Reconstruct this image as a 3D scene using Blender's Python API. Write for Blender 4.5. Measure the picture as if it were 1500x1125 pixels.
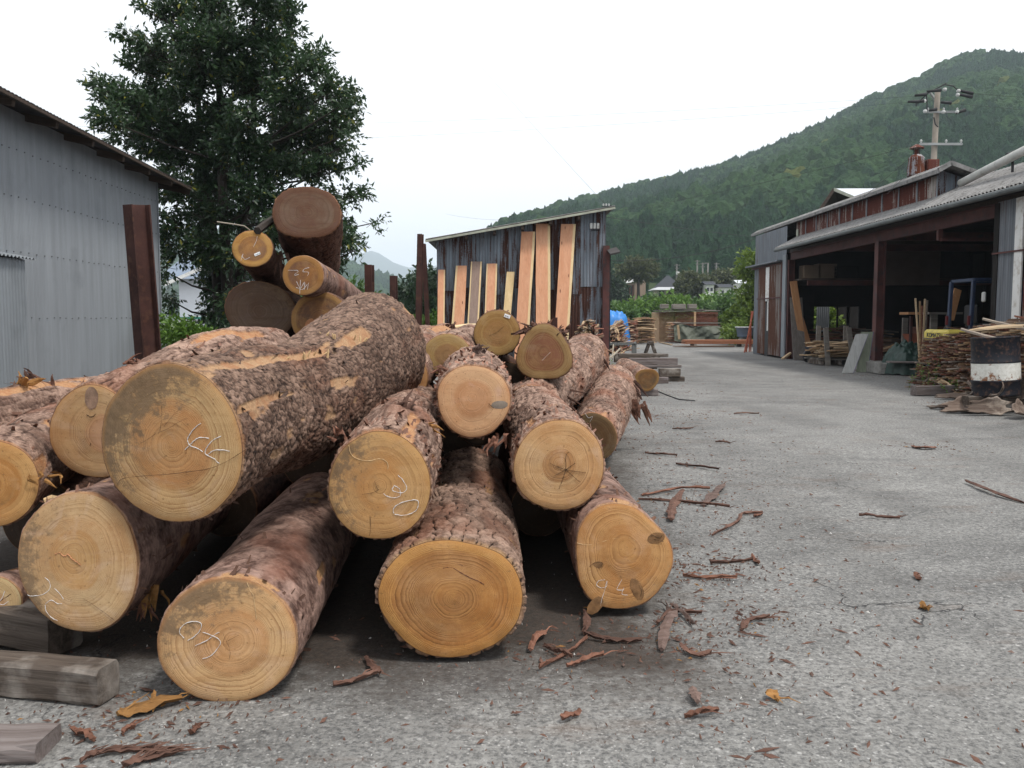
import bpy, math, random
import numpy as np
from mathutils import Vector, Matrix

for o in list(bpy.data.objects):
    bpy.data.objects.remove(o)
SC = bpy.context.scene
COL = SC.collection
R = math.radians

# ------------------------------------------------------------------ camera
F = 1250.0            # focal length in photograph pixels
EYE = 1.35
PITCH = math.atan((562.5 - 466.0) / F)
cam_d = bpy.data.cameras.new("camera")
cam_d.sensor_width = 36.0
cam_d.lens = 36.0 * F / 1500.0
cam_d.clip_start = 0.05
cam_d.clip_end = 9000.0
cam = bpy.data.objects.new("camera", cam_d)
COL.objects.link(cam)
cam.location = (0, 0, EYE)
cam.rotation_euler = (math.pi / 2 - PITCH, 0, 0)
SC.camera = cam

# ------------------------------------------------------------------ sky, sun, exposure
SUN_EL, SUN_AZ = R(62), R(128)       # azimuth measured from +Y towards +X: high, behind the camera to the right
world = bpy.data.worlds.new("World")
SC.world = world
world.use_nodes = True
wn = world.node_tree
wn.nodes.clear()
w_out = wn.nodes.new("ShaderNodeOutputWorld")
w_bg = wn.nodes.new("ShaderNodeBackground")
w_sky = wn.nodes.new("ShaderNodeTexSky")
w_sky.sky_type = 'NISHITA'
w_sky.sun_disc = False
w_sky.sun_elevation = SUN_EL
w_sky.sun_rotation = SUN_AZ
w_sky.air_density = 1.5
w_sky.dust_density = 4.0
# a closed layer of thin white cloud over the clear sky
w_tc = wn.nodes.new("ShaderNodeTexCoord")
w_map = wn.nodes.new("ShaderNodeMapping"); w_map.inputs['Scale'].default_value = (1.0, 1.0, 2.6)
w_noise = wn.nodes.new("ShaderNodeTexNoise")
w_noise.inputs['Scale'].default_value = 1.6
w_noise.inputs['Detail'].default_value = 5.0
w_ramp = wn.nodes.new("ShaderNodeValToRGB")
w_ramp.color_ramp.elements[0].position = 0.25
w_ramp.color_ramp.elements[0].color = (11.4, 11.6, 12.0, 1)
w_ramp.color_ramp.elements[1].position = 0.75
w_ramp.color_ramp.elements[1].color = (12.8, 12.9, 13.1, 1)
w_mix = wn.nodes.new("ShaderNodeMix"); w_mix.data_type = 'RGBA'
w_mix.inputs['Factor'].default_value = 0.94
wn.links.new(w_tc.outputs['Generated'], w_map.inputs['Vector'])
wn.links.new(w_map.outputs['Vector'], w_noise.inputs['Vector'])
wn.links.new(w_noise.outputs['Fac'], w_ramp.inputs['Fac'])
wn.links.new(w_sky.outputs['Color'], w_mix.inputs['A'])
wn.links.new(w_ramp.outputs['Color'], w_mix.inputs['B'])
wn.links.new(w_mix.outputs['Result'], w_bg.inputs['Color'])
w_bg.inputs['Strength'].default_value = 0.050
wn.links.new(w_bg.outputs['Background'], w_out.inputs['Surface'])

sun_d = bpy.data.lights.new("sun", 'SUN')
sun_d.energy = 1.5
sun_d.angle = R(10)
sun_d.color = (1.0, 0.96, 0.90)
sun = bpy.data.objects.new("sun", sun_d)
COL.objects.link(sun)
sdir = Vector((math.sin(SUN_AZ) * math.cos(SUN_EL), math.cos(SUN_AZ) * math.cos(SUN_EL), math.sin(SUN_EL)))
sun.rotation_euler = sdir.to_track_quat('Z', 'Y').to_euler()
sun.location = sdir * 60

SC.view_settings.view_transform = 'Standard'
SC.view_settings.look = 'None'
SC.view_settings.exposure = 1.13
SC.view_settings.gamma = 1.0
SC.view_settings.use_curve_mapping = False
SC.render.engine = 'CYCLES'
SC.cycles.max_bounces = 6
SC.cycles.diffuse_bounces = 3
SC.cycles.glossy_bounces = 2
SC.cycles.transparent_max_bounces = 6
SC.cycles.volume_bounces = 1
SC.cycles.use_denoising = True
SC.cycles.sample_clamp_indirect = 6.0

# ------------------------------------------------------------------ point helpers
_cp, _sp = math.cos(PITCH), math.sin(PITCH)
def ray(px, py):
    """direction (world) through a pixel of the 1500x1125 photograph"""
    x = (px - 750.0) / F
    y = -(py - 562.5) / F
    return Vector((x, _cp + y * _sp, -_sp + y * _cp))
def pt(px, py, Y):
    d = ray(px, py)
    return Vector((0, 0, EYE)) + d * (Y / d.y)
def gnd(px, py, z=0.0):
    d = ray(px, py)
    return Vector((0, 0, EYE)) + d * ((z - EYE) / d.z)
def px_size(n, Y):
    return n * Y / F

# ------------------------------------------------------------------ numpy noise
def _h(ix, iy, iz, seed):
    h = (ix.astype(np.int64) * 73856093) ^ (iy.astype(np.int64) * 19349663) ^ (iz.astype(np.int64) * 83492791) ^ (seed * 2654435 + 12345)
    h &= 0xffffffff
    h = ((h ^ (h >> 15)) * 2246822519) & 0xffffffff
    h = ((h ^ (h >> 13)) * 3266489917) & 0xffffffff
    h ^= h >> 16
    return (h & 0xffffff) / float(0x1000000)
def vnoise(p, seed=0):
    i = np.floor(p); f = p - i; f = f * f * (3 - 2 * f)
    i = i.astype(np.int64)
    out = np.zeros(len(p))
    for dx in (0, 1):
        wx = f[:, 0] if dx else 1 - f[:, 0]
        for dy in (0, 1):
            wy = f[:, 1] if dy else 1 - f[:, 1]
            for dz in (0, 1):
                wz = f[:, 2] if dz else 1 - f[:, 2]
                out += wx * wy * wz * _h(i[:, 0] + dx, i[:, 1] + dy, i[:, 2] + dz, seed)
    return out
def fbm(p, seed=0, octs=4, gain=0.5):
    a, s, t = 1.0, 0.0, 0.0
    for k in range(octs):
        s = s + a * vnoise(p * (2.03 ** k), seed + k * 17); t += a; a *= gain
    return s / t
def worley(p, seed=0):
    i = np.floor(p).astype(np.int64)
    f1 = np.full(len(p), 9.0); f2 = np.full(len(p), 9.0); cid = np.zeros(len(p))
    for dx in (-1, 0, 1):
        for dy in (-1, 0, 1):
            for dz in (-1, 0, 1):
                c = i + np.array([dx, dy, dz])
                jx = _h(c[:, 0], c[:, 1], c[:, 2], seed); jy = _h(c[:, 0], c[:, 1], c[:, 2], seed + 1); jz = _h(c[:, 0], c[:, 1], c[:, 2], seed + 2)
                d = (c[:, 0] + jx - p[:, 0]) ** 2 + (c[:, 1] + jy - p[:, 1]) ** 2 + (c[:, 2] + jz - p[:, 2]) ** 2
                idn = _h(c[:, 0], c[:, 1], c[:, 2], seed + 3)
                closer = d < f1
                f2 = np.where(closer, f1, np.minimum(f2, d))
                cid = np.where(closer, idn, cid)
                f1 = np.where(closer, d, f1)
    return np.sqrt(f1), np.sqrt(f2), cid

# ------------------------------------------------------------------ objects
def tag(o, label=None, cat=None, group=None, kind=None):
    if label: o['label'] = label
    if cat: o['category'] = cat
    if group: o['group'] = group
    if kind: o['kind'] = kind
    return o
def thing(name, label, cat, loc=(0, 0, 0), rotz=0.0, group=None):
    o = bpy.data.objects.new(name, None)
    COL.objects.link(o)
    o.empty_display_size = 0.2
    o.location = loc
    o.rotation_euler = (0, 0, rotz)
    return tag(o, label, cat, group)

class MB:
    """collects shapes in world coordinates; build() links them as ONE mesh object"""
    def __init__(s):
        s.v = []; s.f = []
    def add(s, vs, fs):
        b = len(s.v)
        s.v.extend([tuple(v) for v in vs])
        s.f.extend([tuple(b + i for i in f) for f in fs])
        return s
    def box(s, c, size, rot=None, bev=0.0):
        hx, hy, hz = size[0] / 2, size[1] / 2, size[2] / 2
        if bev > 0:
            b = min(bev, hx * .9, hy * .9, hz * .9)
            vs = []
            for sx in (-1, 1):
                for sy in (-1, 1):
                    for sz in (-1, 1):
                        vs += [(sx * (hx - b), sy * (hy - b), sz * hz), (sx * (hx - b), sy * hy, sz * (hz - b)), (sx * hx, sy * (hy - b), sz * (hz - b))]
            import bmesh
            bm = bmesh.new()
            for v in vs: bm.verts.new(v)
            r = bmesh.ops.convex_hull(bm, input=bm.verts)
            bmesh.ops.dissolve_limit(bm, angle_limit=0.01, verts=bm.verts, edges=bm.edges)
            bm.verts.index_update()
            vs = [v.co.copy() for v in bm.verts]
            fs = [[v.index for v in f.verts] for f in bm.faces]
            bm.free()
        else:
            vs = [Vector((x * hx, y * hy, z * hz)) for x in (-1, 1) for y in (-1, 1) for z in (-1, 1)]
            fs = [(0, 1, 3, 2), (4, 6, 7, 5), (0, 4, 5, 1), (2, 3, 7, 6), (0, 2, 6, 4), (1, 5, 7, 3)]
        M = rot if rot is not None else Matrix.Identity(3)
        c = Vector(c)
        return s.add([M @ Vector(v) + c for v in vs], fs)
    def beam(s, a, b, w, h, up=(0, 0, 1), bev=0.0):
        """box running from a to b, w across, h along up"""
        a, b = Vector(a), Vector(b)
        d = b - a; L = d.length; d.normalize()
        up = Vector(up)
        if abs(d.dot(up)) > 0.99: up = Vector((0, 1, 0))
        x = d.cross(up).normalized(); z = x.cross(d).normalized()
        M = Matrix((x, d, z)).transposed()
        return s.box((a + b) / 2, (w, L, h), M, bev)
    def hbeam(s, a, b, w, h, t=0.02, up=(0, 0, 1)):
        """steel H section from a to b: flanges w wide, h apart along up"""
        a, b = Vector(a), Vector(b)
        d = (b - a).normalized(); up = Vector(up)
        x = d.cross(up).normalized(); z = x.cross(d).normalized()
        s.beam(a + z * (h / 2 - t / 2), b + z * (h / 2 - t / 2), w, t, up)
        s.beam(a - z * (h / 2 - t / 2), b - z * (h / 2 - t / 2), w, t, up)
        s.beam(a, b, t, h - 2 * t, up)
        return s
    def cyl(s, a, b, r0, r1=None, n=12, caps=True):
        a, b = Vector(a), Vector(b)
        r1 = r0 if r1 is None else r1
        d = (b - a).normalized()
        up = Vector((0, 0, 1)) if abs(d.z) < 0.95 else Vector((0, 1, 0))
        x = d.cross(up).normalized(); y = x.cross(d)
        vs = []
        for c, r in ((a, r0), (b, r1)):
            for k in range(n):
                t = 2 * math.pi * k / n
                vs.append(c + (x * math.cos(t) + y * math.sin(t)) * r)
        fs = [(k, (k + 1) % n, n + (k + 1) % n, n + k) for k in range(n)]
        if caps:
            fs += [tuple(range(n - 1, -1, -1)), tuple(range(n, 2 * n))]
        return s.add(vs, fs)
    def tube(s, pts, rad, n=6):
        pts = [Vector(p) for p in pts]
        rads = rad if isinstance(rad, (list, tuple)) else [rad] * len(pts)
        vs = []; prev = None
        for i, p in enumerate(pts):
            d = (pts[min(i + 1, len(pts) - 1)] - pts[max(i - 1, 0)])
            if d.length < 1e-9: d = Vector((0, 0, 1))
            d.normalize()
            if prev is None:
                up = Vector((0, 0, 1)) if abs(d.z) < 0.9 else Vector((1, 0, 0))
                x = d.cross(up).normalized()
            else:
                x = (prev - d * prev.dot(d))
                x = x.normalized() if x.length > 1e-6 else d.orthogonal().normalized()
            prev = x; y = x.cross(d)
            for k in range(n):
                t = 2 * math.pi * k / n
                vs.append(p + (x * math.cos(t) + y * math.sin(t)) * rads[i])
        fs = []
        for i in range(len(pts) - 1):
            for k in range(n):
                fs.append((i * n + k, i * n + (k + 1) % n, (i + 1) * n + (k + 1) % n, (i + 1) * n + k))
        fs += [tuple(range(n - 1, -1, -1)), tuple(range((len(pts) - 1) * n, len(pts) * n))]
        return s.add(vs, fs)
    def lathe(s, c, prof, n=32, axis=(0, 0, 1)):
        """profile [(r, z), ...] about a vertical axis at c"""
        c = Vector(c); q = Vector((0, 0, 1)).rotation_difference(Vector(axis))
        vs = []
        for r, z in prof:
            for k in range(n):
                t = 2 * math.pi * k / n
                vs.append(c + q @ Vector((r * math.cos(t), r * math.sin(t), z)))
        fs = []
        for i in range(len(prof) - 1):
            for k in range(n):
                fs.append((i * n + k, i * n + (k + 1) % n, (i + 1) * n + (k + 1) % n, (i + 1) * n + k))
        return s.add(vs, fs)
    def corr(s, a, b, c, d, wave, amp, thick=0.0, step=6, jag=0.0, seed=0, rows=1):
        """corrugated sheet: flutes run from edge a-b to edge c-d (a over c, b over d)"""
        a, b, c, d = map(Vector, (a, b, c, d))
        L = (b - a).length
        n = max(2, int(round(L / wave)) * step)
        nrm = (b - a).cross(c - a).normalized()
        rnd = random.Random(seed)
        vs = []
        for j in range(rows + 1):
            tj = j / rows
            for i in range(n + 1):
                t = i / n
                p = (a.lerp(b, t)).lerp(c.lerp(d, t), tj)
                o = amp * math.sin(2 * math.pi * t * L / wave)
                e = Vector((0, 0, 0))
                if jag and j in (0, rows): e = (c - a).normalized() * rnd.uniform(-jag, jag)
                vs.append(p + nrm * o + e)
        m = n + 1
        fs = [(j * m + i, j * m + i + 1, (j + 1) * m + i + 1, (j + 1) * m + i) for j in range(rows) for i in range(n)]
        return s.add(vs, fs)
    def build(s, name, mat, parent=None, smooth=False, label=None):
        me = bpy.data.meshes.new(name)
        off = Vector((0, 0, 0)); inv = None
        if parent is not None:
            M = world_of(parent); inv = M.inverted()
        vs = s.v if inv is None else [tuple(inv @ Vector(v)) for v in s.v]
        me.from_pydata(vs, [], s.f)
        me.validate()
        if mat: me.materials.append(mat)
        if smooth: me.polygons.foreach_set('use_smooth', [True] * len(me.polygons))
        me.update()
        o = bpy.data.objects.new(name, me)
        COL.objects.link(o)
        if parent is not None: o.parent = parent
        if label: o['label'] = label
        return o
def world_of(o):
    M = o.matrix_basis.copy()
    loc = Matrix.Translation(o.location) @ o.rotation_euler.to_matrix().to_4x4() @ Matrix.Diagonal((*o.scale, 1))
    return (world_of(o.parent) @ loc) if o.parent else loc
def np_mesh(name, verts, faces, mat, parent=None, smooth=True, attrs=None, corner_uv=None):
    """mesh from numpy arrays: faces (n,k) all alike; attrs name -> per-vertex floats; the last is stored per point"""
    me = bpy.data.meshes.new(name)
    v = np.asarray(verts, dtype=np.float64)
    if parent is not None:
        inv = np.array(world_of(parent).inverted())
        v = v @ inv[:3, :3].T + inv[:3, 3]
    faces = np.asarray(faces, dtype=np.int32)
    nf, k = faces.shape
    me.vertices.add(len(v)); me.vertices.foreach_set('co', v.ravel())
    me.loops.add(nf * k); me.loops.foreach_set('vertex_index', faces.ravel())
    me.polygons.add(nf)
    me.polygons.foreach_set('loop_start', np.arange(0, nf * k, k, dtype=np.int32))
    me.polygons.foreach_set('loop_total', np.full(nf, k, dtype=np.int32))
    if smooth: me.polygons.foreach_set('use_smooth', np.ones(nf, dtype=bool))
    me.update(calc_edges=True)
    for an, av in (attrs or {}).items():
        av = np.asarray(av, dtype=np.float32)
        if av.ndim == 1:
            a = me.attributes.new(an, 'FLOAT', 'POINT'); a.data.foreach_set('value', av)
        else:
            a = me.attributes.new(an, 'FLOAT_VECTOR', 'POINT'); a.data.foreach_set('vector', av.ravel())
    if mat: me.materials.append(mat)
    o = bpy.data.objects.new(name, me)
    COL.objects.link(o)
    if parent is not None: o.parent = parent
    return o
def dup_tree(root, loc=None, rotz=None, label=None):
    c = root.copy(); COL.objects.link(c)
    if loc is not None: c.location = loc
    if rotz is not None: c.rotation_euler = (0, 0, rotz)
    if label: c['label'] = label
    for ch in list(root.children):
        d = ch.copy(); COL.objects.link(d); d.parent = c
        for g in list(ch.children):
            e = g.copy(); COL.objects.link(e); e.parent = d
    return c

# ------------------------------------------------------------------ material helpers
class N:
    def __init__(s, name, rough=0.8, spec=0.3, metal=0.0):
        s.m = bpy.data.materials.new(name); s.m.use_nodes = True
        s.t = s.m.node_tree; s.t.nodes.clear()
        s.out = s.t.nodes.new("ShaderNodeOutputMaterial")
        s.b = s.t.nodes.new("ShaderNodeBsdfPrincipled")
        s.t.links.new(s.b.outputs[0], s.out.inputs['Surface'])
        s.set('Roughness', rough); s.set('Specular IOR Level', spec); s.set('Metallic', metal)
    def lk(s, x, sock):
        if isinstance(x, bpy.types.NodeSocket): s.t.links.new(x, sock)
        elif x is not None:
            if hasattr(sock, 'default_value'):
                try: sock.default_value = x
                except Exception: sock.default_value = (*x, 1.0) if len(x) == 3 else x
    def set(s, k, x): s.lk(x, s.b.inputs[k])
    def color(s, x): s.lk(x if isinstance(x, bpy.types.NodeSocket) else (*x[:3], 1.0), s.b.inputs['Base Color'])
    def coord(s, kind='Object'):
        return s.t.nodes.new("ShaderNodeTexCoord").outputs[kind]
    def pos(s):
        return s.t.nodes.new("ShaderNodeNewGeometry").outputs['Position']
    def attr(s, name, out='Fac'):
        a = s.t.nodes.new("ShaderNodeAttribute"); a.attribute_name = name
        return a.outputs[out]
    def rand(s):
        return s.t.nodes.new("ShaderNodeObjectInfo").outputs['Random']
    def map(s, v, scale=(1, 1, 1), loc=(0, 0, 0), rot=(0, 0, 0)):
        n = s.t.nodes.new("ShaderNodeMapping"); s.lk(v, n.inputs['Vector'])
        n.inputs['Scale'].default_value = scale; s.lk(loc, n.inputs['Location']); n.inputs['Rotation'].default_value = rot
        return n.outputs[0]
    def offs(s, v, r, amt=37.0):
        """shift coordinates by the per-object random number"""
        m = s.math('MULTIPLY', r, amt)
        c = s.t.nodes.new("ShaderNodeCombineXYZ"); s.lk(m, c.inputs[0]); s.lk(m, c.inputs[1]); s.lk(m, c.inputs[2])
        a = s.t.nodes.new("ShaderNodeVectorMath"); a.operation = 'ADD'; s.lk(v, a.inputs[0]); s.lk(c.outputs[0], a.inputs[1])
        return a.outputs[0]
    def noise(s, v, scale=5, detail=4, rough=0.55, dist=0.0, out='Fac'):
        n = s.t.nodes.new("ShaderNodeTexNoise"); s.lk(v, n.inputs['Vector'])
        s.lk(scale, n.inputs['Scale']); n.inputs['Detail'].default_value = detail
        n.inputs['Roughness'].default_value = rough; n.inputs['Distortion'].default_value = dist
        return n.outputs[out]
    def vor(s, v, scale=5, feature='F1', out='Distance', rnd=1.0):
        n = s.t.nodes.new("ShaderNodeTexVoronoi"); n.feature = feature; s.lk(v, n.inputs['Vector'])
        n.inputs['Scale'].default_value = scale; n.inputs['Randomness'].default_value = rnd
        return n.outputs[out]
    def math(s, op, a, b=None, c=None, clamp=False):
        n = s.t.nodes.new("ShaderNodeMath"); n.operation = op; n.use_clamp = clamp
        s.lk(a, n.inputs[0])
        if b is not None: s.lk(b, n.inputs[1])
        if c is not None: s.lk(c, n.inputs[2])
        return n.outputs[0]
    def rng(s, x, a, b, c=0.0, d=1.0, smooth=False):
        n = s.t.nodes.new("ShaderNodeMapRange"); n.clamp = True
        if smooth: n.interpolation_type = 'SMOOTHSTEP'
        s.lk(x, n.inputs[0]); s.lk(a, n.inputs[1]); s.lk(b, n.inputs[2]); s.lk(c, n.inputs[3]); s.lk(d, n.inputs[4])
        return n.outputs[0]
    def mix(s, fac, a, b, mode='MIX'):
        n = s.t.nodes.new("ShaderNodeMix"); n.data_type = 'RGBA'; n.blend_type = mode
        s.lk(fac, n.inputs['Factor'])
        for k, x in (('A', a), ('B', b)):
            s.lk(x if isinstance(x, bpy.types.NodeSocket) else (*x[:3], 1.0), n.inputs[k])
        return n.outputs['Result']
    def ramp(s, fac, stops):
        n = s.t.nodes.new("ShaderNodeValToRGB"); s.lk(fac, n.inputs[0])
        el = n.color_ramp.elements
        while len(el) < len(stops): el.new(0.5)
        for e, (p, c) in zip(el, stops):
            e.position = p; e.color = (*c[:3], 1.0)
        return n.outputs['Color']
    def sep(s, v):
        n = s.t.nodes.new("ShaderNodeSeparateXYZ"); s.lk(v, n.inputs[0]); return n.outputs
    def bump(s, h, strength=0.5, dist=0.01, prev=None):
        n = s.t.nodes.new("ShaderNodeBump"); s.lk(h, n.inputs['Height'])
        n.inputs['Strength'].default_value = strength; n.inputs['Distance'].default_value = dist
        if prev is not None: s.lk(prev, n.inputs['Normal'])
        s.t.links.new(n.outputs[0], s.b.inputs['Normal'])
        return n.outputs[0]

def mat_plain(name, col, rough=0.7, metal=0.0, var=0.25, scale=3.0, bump=0.15, spec=0.3, dirt=None):
    n = N(name, rough, spec, metal)
    p = n.offs(n.pos(), n.rand(), 11.0)
    f = n.noise(p, scale, 5)
    c = n.mix(n.rng(f, 0.3, 0.7), [x * (1 - var) for x in col], [min(1, x * (1 + var)) for x in col])
    if dirt is not None:
        c = n.mix(n.rng(n.noise(p, scale * 2.7, 6), 0.52, 0.68), c, dirt)
    n.color(c)
    if bump: n.bump(n.noise(p, scale * 12, 4), bump, 0.01)
    return n.m
def mat_wood(name, col, dark, axis='X', rough=0.75, gs=1.0, var=0.25, bump=0.3, obj=True, knots=False, stain=None):
    """sawn or weathered wood, grain along one axis of the piece"""
    n = N(name, rough, 0.25)
    r = n.rand()
    v = n.offs(n.coord('Object') if obj else n.pos(), r, 23.0)
    sc = {'X': (1.2, 22, 22), 'Y': (22, 1.2, 22), 'Z': (22, 22, 1.2)}[axis]
    sc = tuple(x * gs for x in sc)
    g = n.noise(n.map(v, sc), 1.0, 6, 0.65, 0.6)
    g2 = n.noise(n.map(v, tuple(x * 4 for x in sc)), 1.0, 3, 0.6)
    c = n.mix(n.rng(g, 0.3, 0.72), dark, col)
    c = n.mix(n.math('MULTIPLY', n.rng(g2, 0.5, 0.75), 0.35), c, [x * 0.6 for x in dark])
    bright = n.math('MULTIPLY_ADD', r, var * 2, 1 - var)
    hsv = n.t.nodes.new("ShaderNodeHueSaturation"); n.lk(c, hsv.inputs['Color']); n.lk(bright, hsv.inputs['Value'])
    c = hsv.outputs[0]
    if stain is not None:
        c = n.mix(n.rng(n.noise(v, 3.0 * gs, 5), 0.5, 0.7), c, stain)
    if knots:
        kd = n.vor(n.map(v, {'X': (1.1, 5, 5), 'Y': (5, 1.1, 5), 'Z': (5, 5, 1.1)}[axis]), 1.0)
        c = n.mix(n.rng(kd, 0.09, 0.04), c, (0.16, 0.06, 0.03))
    n.color(c)
    n.bump(n.math('ADD', g, n.math('MULTIPLY', g2, 0.5)), bump, 0.006)
    return n.m
def mat_rust_sheet(name, paint, rust, amount=0.5, streak=1.0, rough=0.6, metal=0.25, rowz=None):
    """galvanised or painted sheet with rust running down it"""
    n = N(name, rough, 0.35, 0.0)
    r = n.rand()
    p = n.offs(n.pos(), r, 7.0)
    st = n.noise(n.map(p, (14, 14, 0.9 * streak)), 1.0, 6, 0.65)
    big = n.noise(n.map(p, (1.3, 1.3, 0.5)), 1.0, 4)
    spots = n.noise(p, 38.0, 4, 0.7)
    f = n.math('ADD', n.math('MULTIPLY', st, 0.75), n.math('MULTIPLY', big, 0.6))
    f = n.math('ADD', f, n.math('MULTIPLY', n.math('SUBTRACT', r, 0.5), 0.10))
    f = n.math('ADD', f, n.math('MULTIPLY', n.math('SUBTRACT', spots, 0.5), 0.22))
    thr = 1.02 - 0.5 * amount
    mask = n.rng(f, thr, thr + 0.035)
    pc = n.mix(n.rng(n.noise(n.map(p, (9, 9, 0.6)), 1.0, 5), 0.35, 0.7), [x * (0.70 if amount > .2 else .88) for x in paint], [min(1, x * (1.2 if amount > .2 else 1.08)) for x in paint])
    pc = n.mix(n.math('MULTIPLY', n.rng(n.noise(p, 2.0, 5), 0.55, 0.8), 0.5), pc, [0.5 * x for x in paint])
    rc = n.mix(n.rng(spots, 0.3, 0.7), [x * 0.55 for x in rust], rust)
    halo = n.rng(f, thr - 0.12, thr, 0.0, 0.35)
    pc = n.mix(halo, pc, rust)
    n.color(n.mix(mask, pc, rc))
    n.set('Roughness', n.rng(mask, 0, 1, rough, 0.95))
    n.set('Metallic', n.rng(mask, 0, 1, metal, 0.0))
    n.bump(n.math('ADD', n.math('MULTIPLY', spots, 0.5), mask), 0.25, 0.004)
    return n.m
# ================================================================== ground
def mat_asphalt():
    n = N("asphalt", 0.9, 0.25)
    p = n.pos()
    big = n.noise(p, 0.35, 5, 0.6)
    mid = n.noise(n.map(p, (1, 1.6, 1)), 1.7, 6, 0.62)
    fine = n.noise(p, 42, 4, 0.75)
    grit = n.vor(p, 95, out='Color')
    gs = n.sep(grit)[0]
    gd = n.vor(p, 95)
    base = n.mix(n.rng(mid, 0.3, 0.7), (0.112, 0.110, 0.106), (0.232, 0.228, 0.217))
    base = n.mix(n.math('MULTIPLY', n.rng(big, 0.42, 0.60), 0.5), base, (0.300, 0.294, 0.278))
    base = n.mix(n.math('MULTIPLY', n.rng(fine, 0.44, 0.62), 0.62), base, (0.045, 0.045, 0.046))
    fine2 = n.noise(n.map(p, (1, 1, 1), (5, 2, 0)), 30, 3, 0.8)
    base = n.mix(n.math('MULTIPLY', n.rng(fine2, 0.50, 0.66), 0.36), base, (0.40, 0.395, 0.38))
    # pale chips of aggregate and dark pits
    chip = n.math('MULTIPLY', n.rng(gs, 0.90, 0.97), n.rng(gd, 0.5, 0.3))
    base = n.mix(n.math('MULTIPLY', chip, 0.42), base, (0.55, 0.54, 0.52))
    pit = n.math('MULTIPLY', n.rng(gs, 0.22, 0.12), 0.45)
    base = n.mix(pit, base, (0.035, 0.035, 0.038))
    grit2 = n.sep(n.vor(p, 34, out='Color'))[1]
    g2d = n.vor(p, 34)
    chip2 = n.math('MULTIPLY', n.rng(grit2, 0.95, 0.98), n.rng(g2d, 0.34, 0.22))
    base = n.mix(n.math('MULTIPLY', chip2, 0.35), base, (0.6, 0.59, 0.57))
    # sawdust and bark dust trodden in
    dust = n.noise(n.map(p, (1.0, 2.6, 1)), 1.1, 7, 0.68)
    base = n.mix(n.rng(dust, 0.56, 0.74, 0, 0.55), base, (0.13, 0.085, 0.06))
    tr_ = n.noise(n.map(p, (0.9, 0.16, 1), (2.0, 0, 0), (0, 0, 0.25)), 1.0, 5, 0.6)
    base = n.mix(n.rng(tr_, 0.50, 0.64, 0, 0.35), base, (0.085, 0.083, 0.080))
    bt = n.noise(n.map(p, (1.0, 2.0, 1.0), (3.3, 7.7, 0)), 0.9, 7, 0.7)
    base = n.mix(n.rng(bt, 0.56, 0.74, 0, 0.6), base, (0.075, 0.072, 0.072))
    # damp bark dirt round the stack and the pile's painted-in shade, ragged edge
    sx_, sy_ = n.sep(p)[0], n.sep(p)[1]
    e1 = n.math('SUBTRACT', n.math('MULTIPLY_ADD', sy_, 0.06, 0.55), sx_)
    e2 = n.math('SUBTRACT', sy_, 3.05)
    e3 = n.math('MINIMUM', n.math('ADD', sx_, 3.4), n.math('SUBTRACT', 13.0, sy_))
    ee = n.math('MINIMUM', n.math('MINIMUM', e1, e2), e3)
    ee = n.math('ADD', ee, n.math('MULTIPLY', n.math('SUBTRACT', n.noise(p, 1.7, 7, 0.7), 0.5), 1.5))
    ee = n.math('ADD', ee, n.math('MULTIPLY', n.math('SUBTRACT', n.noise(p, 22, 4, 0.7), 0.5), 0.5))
    dirt_shade = n.rng(ee, -0.25, 0.35, 0, 0.9)
    base = n.mix(dirt_shade, base, n.mix(n.rng(fine, 0.4, 0.6), (0.022, 0.016, 0.012), (0.05, 0.036, 0.028)))
    # hairline cracks
    wv = n.noise(p, 1.4, 5, 0.6, 0, 'Color')
    vm = n.t.nodes.new("ShaderNodeVectorMath"); vm.operation = 'MULTIPLY_ADD'
    n.lk(wv, vm.inputs[0]); vm.inputs[1].default_value = (1.1, 1.1, 0); n.lk(p, vm.inputs[2])
    cr = n.vor(vm.outputs[0], 0.62, 'DISTANCE_TO_EDGE')
    crm = n.rng(cr, 0.0038, 0.0010)
    crm = n.math('MULTIPLY', crm, n.rng(n.noise(p, 0.8, 3), 0.52, 0.62))
    base = n.mix(n.math('MULTIPLY', crm, 0.85), base, (0.022, 0.022, 0.024))
    n.color(base)
    h = n.math('ADD', n.math('MULTIPLY', fine, 0.6), n.math('MULTIPLY', n.rng(gd, 0.0, 0.6, 1.0, 0.0), 0.5))
    h = n.math('SUBTRACT', h, n.math('MULTIPLY', crm, 1.5))
    n.bump(h, 0.6, 0.006)
    return n.m
def make_ground():
    # one sheet reaching the horizon, finely divided and slightly uneven near the camera
    xs = np.concatenate([-np.geomspace(4000, 8, 14), np.linspace(-7.5, 14, 130), np.geomspace(14.5, 4000, 14)])
    ys = np.concatenate([-np.geomspace(4000, 3, 10), np.linspace(-2, 34, 200), np.geomspace(35, 4000, 16)])
    X, Y = np.meshgrid(xs, ys)
    p = np.stack([X.ravel(), Y.ravel(), np.zeros(X.size)], 1)
    z = (fbm(p * 0.5, 3, 3) - 0.5) * 0.03 + (fbm(p * 2.6, 5, 2) - 0.5) * 0.010
    d = np.hypot(p[:, 0] - 3, p[:, 1] - 14)
    z *= np.clip((34 - d) / 10, 0, 1)
    p[:, 2] = z - 0.004
    nx, ny = len(xs), len(ys)
    ii, jj = np.meshgrid(np.arange(nx - 1), np.arange(ny - 1))
    a = (jj * nx + ii).ravel()
    faces = np.stack([a, a + 1, a + nx + 1, a + nx], 1)
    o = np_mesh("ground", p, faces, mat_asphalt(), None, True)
    return tag(o, kind='structure')
make_ground()

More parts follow.
